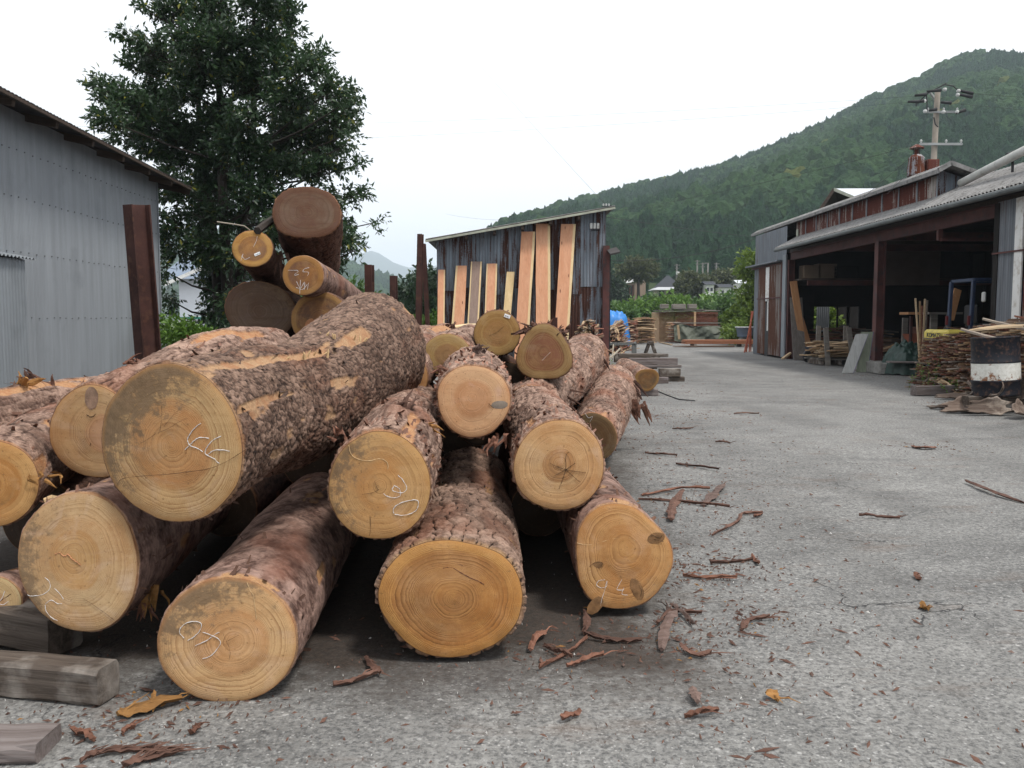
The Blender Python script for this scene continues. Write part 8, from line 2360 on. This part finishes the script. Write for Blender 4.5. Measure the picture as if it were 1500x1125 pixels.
def plant(name, lab, cat, loc, clumps_px, Y, nleaf, size, mat, seed, trunk=None, dj=1.0, per=8, tw=.3, grp=None, wid=.5):
    th = thing(name, lab, cat, loc, 0, grp)
    rf = random.Random(seed); cl = []
    for (x, y, rx, ry) in clumps_px:
        Yc = Y + rf.uniform(-dj, dj); s = Yc / F; cl.append((pt(x, y, Yc), (rx * s, (rx + ry) * .5 * s, ry * s)))
    C, D, S, st_, td_ = twig_leaves(cl, nleaf, size, seed, None, per, tw)
    C[:, 2] = np.maximum(C[:, 2], .05)
    leaves_mesh("leaves", C, D, S, mat, th, seed + 1, wid)
    if trunk:
        mb = MB()
        for tr in trunk: mb.tube([Vector((pt(a, b, Y).x, Y, max(0, pt(a, b, Y).z) if i else loc[2])) for i, (a, b) in enumerate(tr[0])], tr[1], 7)
        mb.build("trunk", BARKT, th, True)
    return th
LG = mat_leaf("fresh_green_leaf", (0.060, 0.130, 0.020), (0.130, 0.230, 0.034), 0.5)
LM = mat_leaf("mid_green_leaf", (0.042, 0.095, 0.022), (0.090, 0.165, 0.036), 0.5)
LB = mat_leaf("olive_brown_leaf", (0.046, 0.058, 0.024), (0.088, 0.100, 0.040), 0.6)
LD = mat_leaf("deep_green_leaf", (0.016, 0.036, 0.018), (0.034, 0.066, 0.028), 0.5)
LY = mat_leaf("yellow_green_leaf", (0.075, 0.13, 0.020), (0.16, 0.23, 0.035), 0.5)
def gb(px_, Y): return (((px_ - 750) / F) * Y, Y, 0)
plant("green_shrub", "bright green shrub at the far corner of the tall shed", "shrub", gb(265, 12.9), [(262, 490, 26, 22), (285, 500, 26, 22), (245, 478, 12, 14), (300, 512, 24, 26), (270, 530, 34, 26)], 12.9, 4200, .075, LG, 11, [([(270, 560), (268, 520)], [.03, .015])], .35, 8, .16)
plant("dark_shrub", "dark shrubbery under the big tree behind the rear stack", "shrub", gb(340, 14.6), [(330, 500, 40, 30), (370, 520, 40, 30), (300, 540, 40, 26), (420, 520, 40, 30), (470, 500, 30, 26)], 14.6, 4500, .09, LD, 12, [([(350, 560), (350, 510)], [.04, .02])], .6, 8, .2)
plant("bushy_tree", "bright green bush top seen left of the short dark stake", "tree", gb(521, 26), [(521, 430, 16, 16), (530, 445, 22, 16), (512, 450, 16, 14), (525, 470, 26, 20), (518, 500, 24, 22)], 26, 3600, .16, LM, 13, [([(520, 540), (521, 440)], [.10, .04])], .6, 8, .3)
plant("bushy_tree", "dense dark green tree behind the crossing pair of stakes", "tree", gb(620, 34), [(626, 405, 20, 14), (606, 425, 26, 18), (636, 430, 26, 22), (590, 448, 24, 18), (618, 455, 30, 22), (645, 465, 26, 28), (600, 480, 34, 22)], 34, 7500, .20, LD, 14, [([(620, 540), (622, 430)], [.16, .06])], 1.2, 8, .35)
plant("green_shrub", "lighter shrubs low behind the crossing pair of stakes", "shrub", gb(612, 27), [(590, 475, 22, 14), (615, 480, 24, 14), (640, 478, 24, 16), (610, 500, 40, 18), (565, 485, 20, 16)], 27, 3600, .14, LG, 15, None, .8, 8, .25)
plant("leafy_tree", "yellow-green tree standing at the far end of the long shed", "tree", gb(1102, 44), [(1098, 380, 14, 12), (1094, 398, 16, 10), (1106, 408, 16, 12), (1092, 430, 12, 12), (1106, 440, 16, 16), (1088, 452, 14, 14), (1102, 468, 20, 18), (1076, 470, 16, 14), (1085, 488, 26, 12)], 44, 6500, .20, LY, 16, [([(1103, 505), (1102, 430), (1100, 390)], [.12, .07, .03])], 1.2, 8, .4)
# hedge of shrubs across the yard's far side
for i, (x, y, rx, ry, mt) in enumerate(((905, 450, 22, 20, LM), (930, 446, 26, 22, LG), (958, 440, 26, 22, LM), (985, 440, 26, 24, LG), (1012, 444, 26, 24, LM), (1040, 442, 26, 26, LG), (1066, 440, 24, 28, LM), (1088, 446, 22, 28, LG))):
    lab = ("greyish green bush at the hedge's left end beside the rusty shed", "bright bush below the brown apartment block", "bush below the gap between block and pyramid roof", "bright bush right under the pyramid roof", "bush behind the right half of the tall lumber stack", "tall bright bush above the olive-covered stack", "dense bush left of the yellow-green tree", "last bush of the hedge, half behind the yellow-green tree")[i]
    plant("hedge_bush", lab, "bush", gb(x, 78), [(x, y + 8, rx * .8, ry * .55), (x - rx * .5, y + 18, rx * .7, ry * .6), (x + rx * .5, y + 16, rx * .7, ry * .6), (x, y + 32, rx, ry * .8)], 78 + (i % 3) * 2, 3600, .42, mt, 30 + i, [([(x, 485), (x, y)], [.1, .04])], 1.5, 8, .7, "bushes along the far side of the yard")
plant("spreading_tree", "spreading olive-topped tree before the brown apartment block", "tree", (pt(935, 438, 128).x, 128, .0), [(918, 396, 14, 8), (933, 390, 18, 10), (950, 394, 12, 9), (938, 402, 16, 7)], 128, 3600, .55, LB, 41, [([(935, 470), (935, 418), (937, 398)], [.35, .22, .1])], 1.5, 8, .9)
for i, (x, y, rx, ry, mt) in enumerate(((1010, 408, 14, 10, LB), (1005, 425, 18, 10, LB), (1035, 412, 18, 12, LB), (1062, 402, 16, 7, LB), (1048, 428, 22, 10, LM), (1075, 425, 22, 10, LG), (905, 425, 12, 18, LD), (895, 410, 12, 16, LD))):
    plant("slope_tree", ("olive tree just right of the pyramid roof", "lower olive bush right of the pyramid roof", "brownish tree behind the bright far pole", "brownish tree at the tallest far pole", "green tree at the tallest far pole's foot", "light green tree below the farmhouse", "dark tree left of the brown apartment block", "upper dark tree left of the brown apartment block")[i], "tree",
          (pt(x, y, 130).x, 130, 0), [(x, y + 3, rx * .85, ry * .8), (x - rx * .4, y + 10, rx * .6, ry * .8), (x + rx * .4, y + 9, rx * .6, ry * .8)], 130 + i, 2400, .6, mt, 50 + i, [([(x, 468), (x, y)], [.25, .1])], 1.5, 8, 1.0, "trees on the slope beyond the hedge")
plant("green_shrub", "sunlit greenery seen through the shed's far window opening", "shrub", gb(1196, 37), [(1198, 462, 12, 12), (1190, 475, 16, 14), (1215, 470, 16, 12), (1240, 468, 20, 14)], 37, 2600, .2, LY, 71, None, .6, 8, .3)
# meadow beyond the yard
tag(MB().add([(-160, 56, .03), (160, 56, .03), (260, 170, .03), (-260, 170, .03)], [(0, 1, 2, 3)]).build("meadow", mat_plain("meadow_grass", (0.07, 0.10, 0.03), 0.95, 0, 0.4, 0.6, 0)), kind='structure')
# a band of scrub hiding the foot of the hill
rsx = np.random.default_rng(77)
cl = []
for i in range(150):
    Yc = rsx.uniform(60, 170); X = rsx.uniform(-.30, .75) * Yc
    if -.02 < X / Yc < .30 and Yc > 84: continue
    if .0 < X / Yc < .30: continue
    cl.append(((X, Yc, 1.3), (3.2, 3.0, 2.2)))
C, D, S, a1, a2 = twig_leaves(cl, 26000, .6, 78, None, 8, .9)
leaves_mesh("distant_scrub", C, D, S, LM, None, 79, .55)
# weeds by the edgings heap
def weeds(lab, c, n, h, seed, mat=LG):
    th = thing("weed_clump", lab, "weeds", c); rf = random.Random(seed); mb = MB(); Cc = []; Dd = []; Ss = []
    for i in range(n):
        p = Vector(c) + Vector((rf.gauss(0, .12), rf.gauss(0, .12), 0)); q = p + Vector((rf.gauss(0, .08), rf.gauss(0, .08), h * rf.uniform(.5, 1)))
        mb.tube([p, p.lerp(q, .5) + Vector((0.01, 0, 0)), q], [.004, .003, .0015], 4)
        for k in range(12):
            t = rf.uniform(.15, 1); Cc.append(p.lerp(q, t)); Dd.append((rf.gauss(0, 1), rf.gauss(0, 1), .5)); Ss.append(.055)
    mb.build("stems", mat_plain("weed_stem", (.12, .16, .05), .8, 0, .2, 9, 0), th)
    leaves_mesh("leaves", np.array([list(v) for v in Cc]), np.array(Dd), np.array(Ss), mat, th, seed)
weeds("taller weeds growing at the left foot of the edgings heap", Vector(((1372 - 750) / F * 15.9, 15.9, 0)), 14, .75, 5)
weeds("small weeds growing beside the forklift's rear corner", Vector(((1352 - 750) / F * 16.6, 16.6, 0)), 10, .35, 6)
weeds("weeds growing out under the middle of the edgings heap", Vector(((1408 - 750) / F * 14.9, 14.9, 0)), 8, .30, 7)
weeds("green shoots behind the branches at the rail frame", Vector(((893 - 750) / F * 19.8, 19.8, 0)), 10, .5, 8, LY)
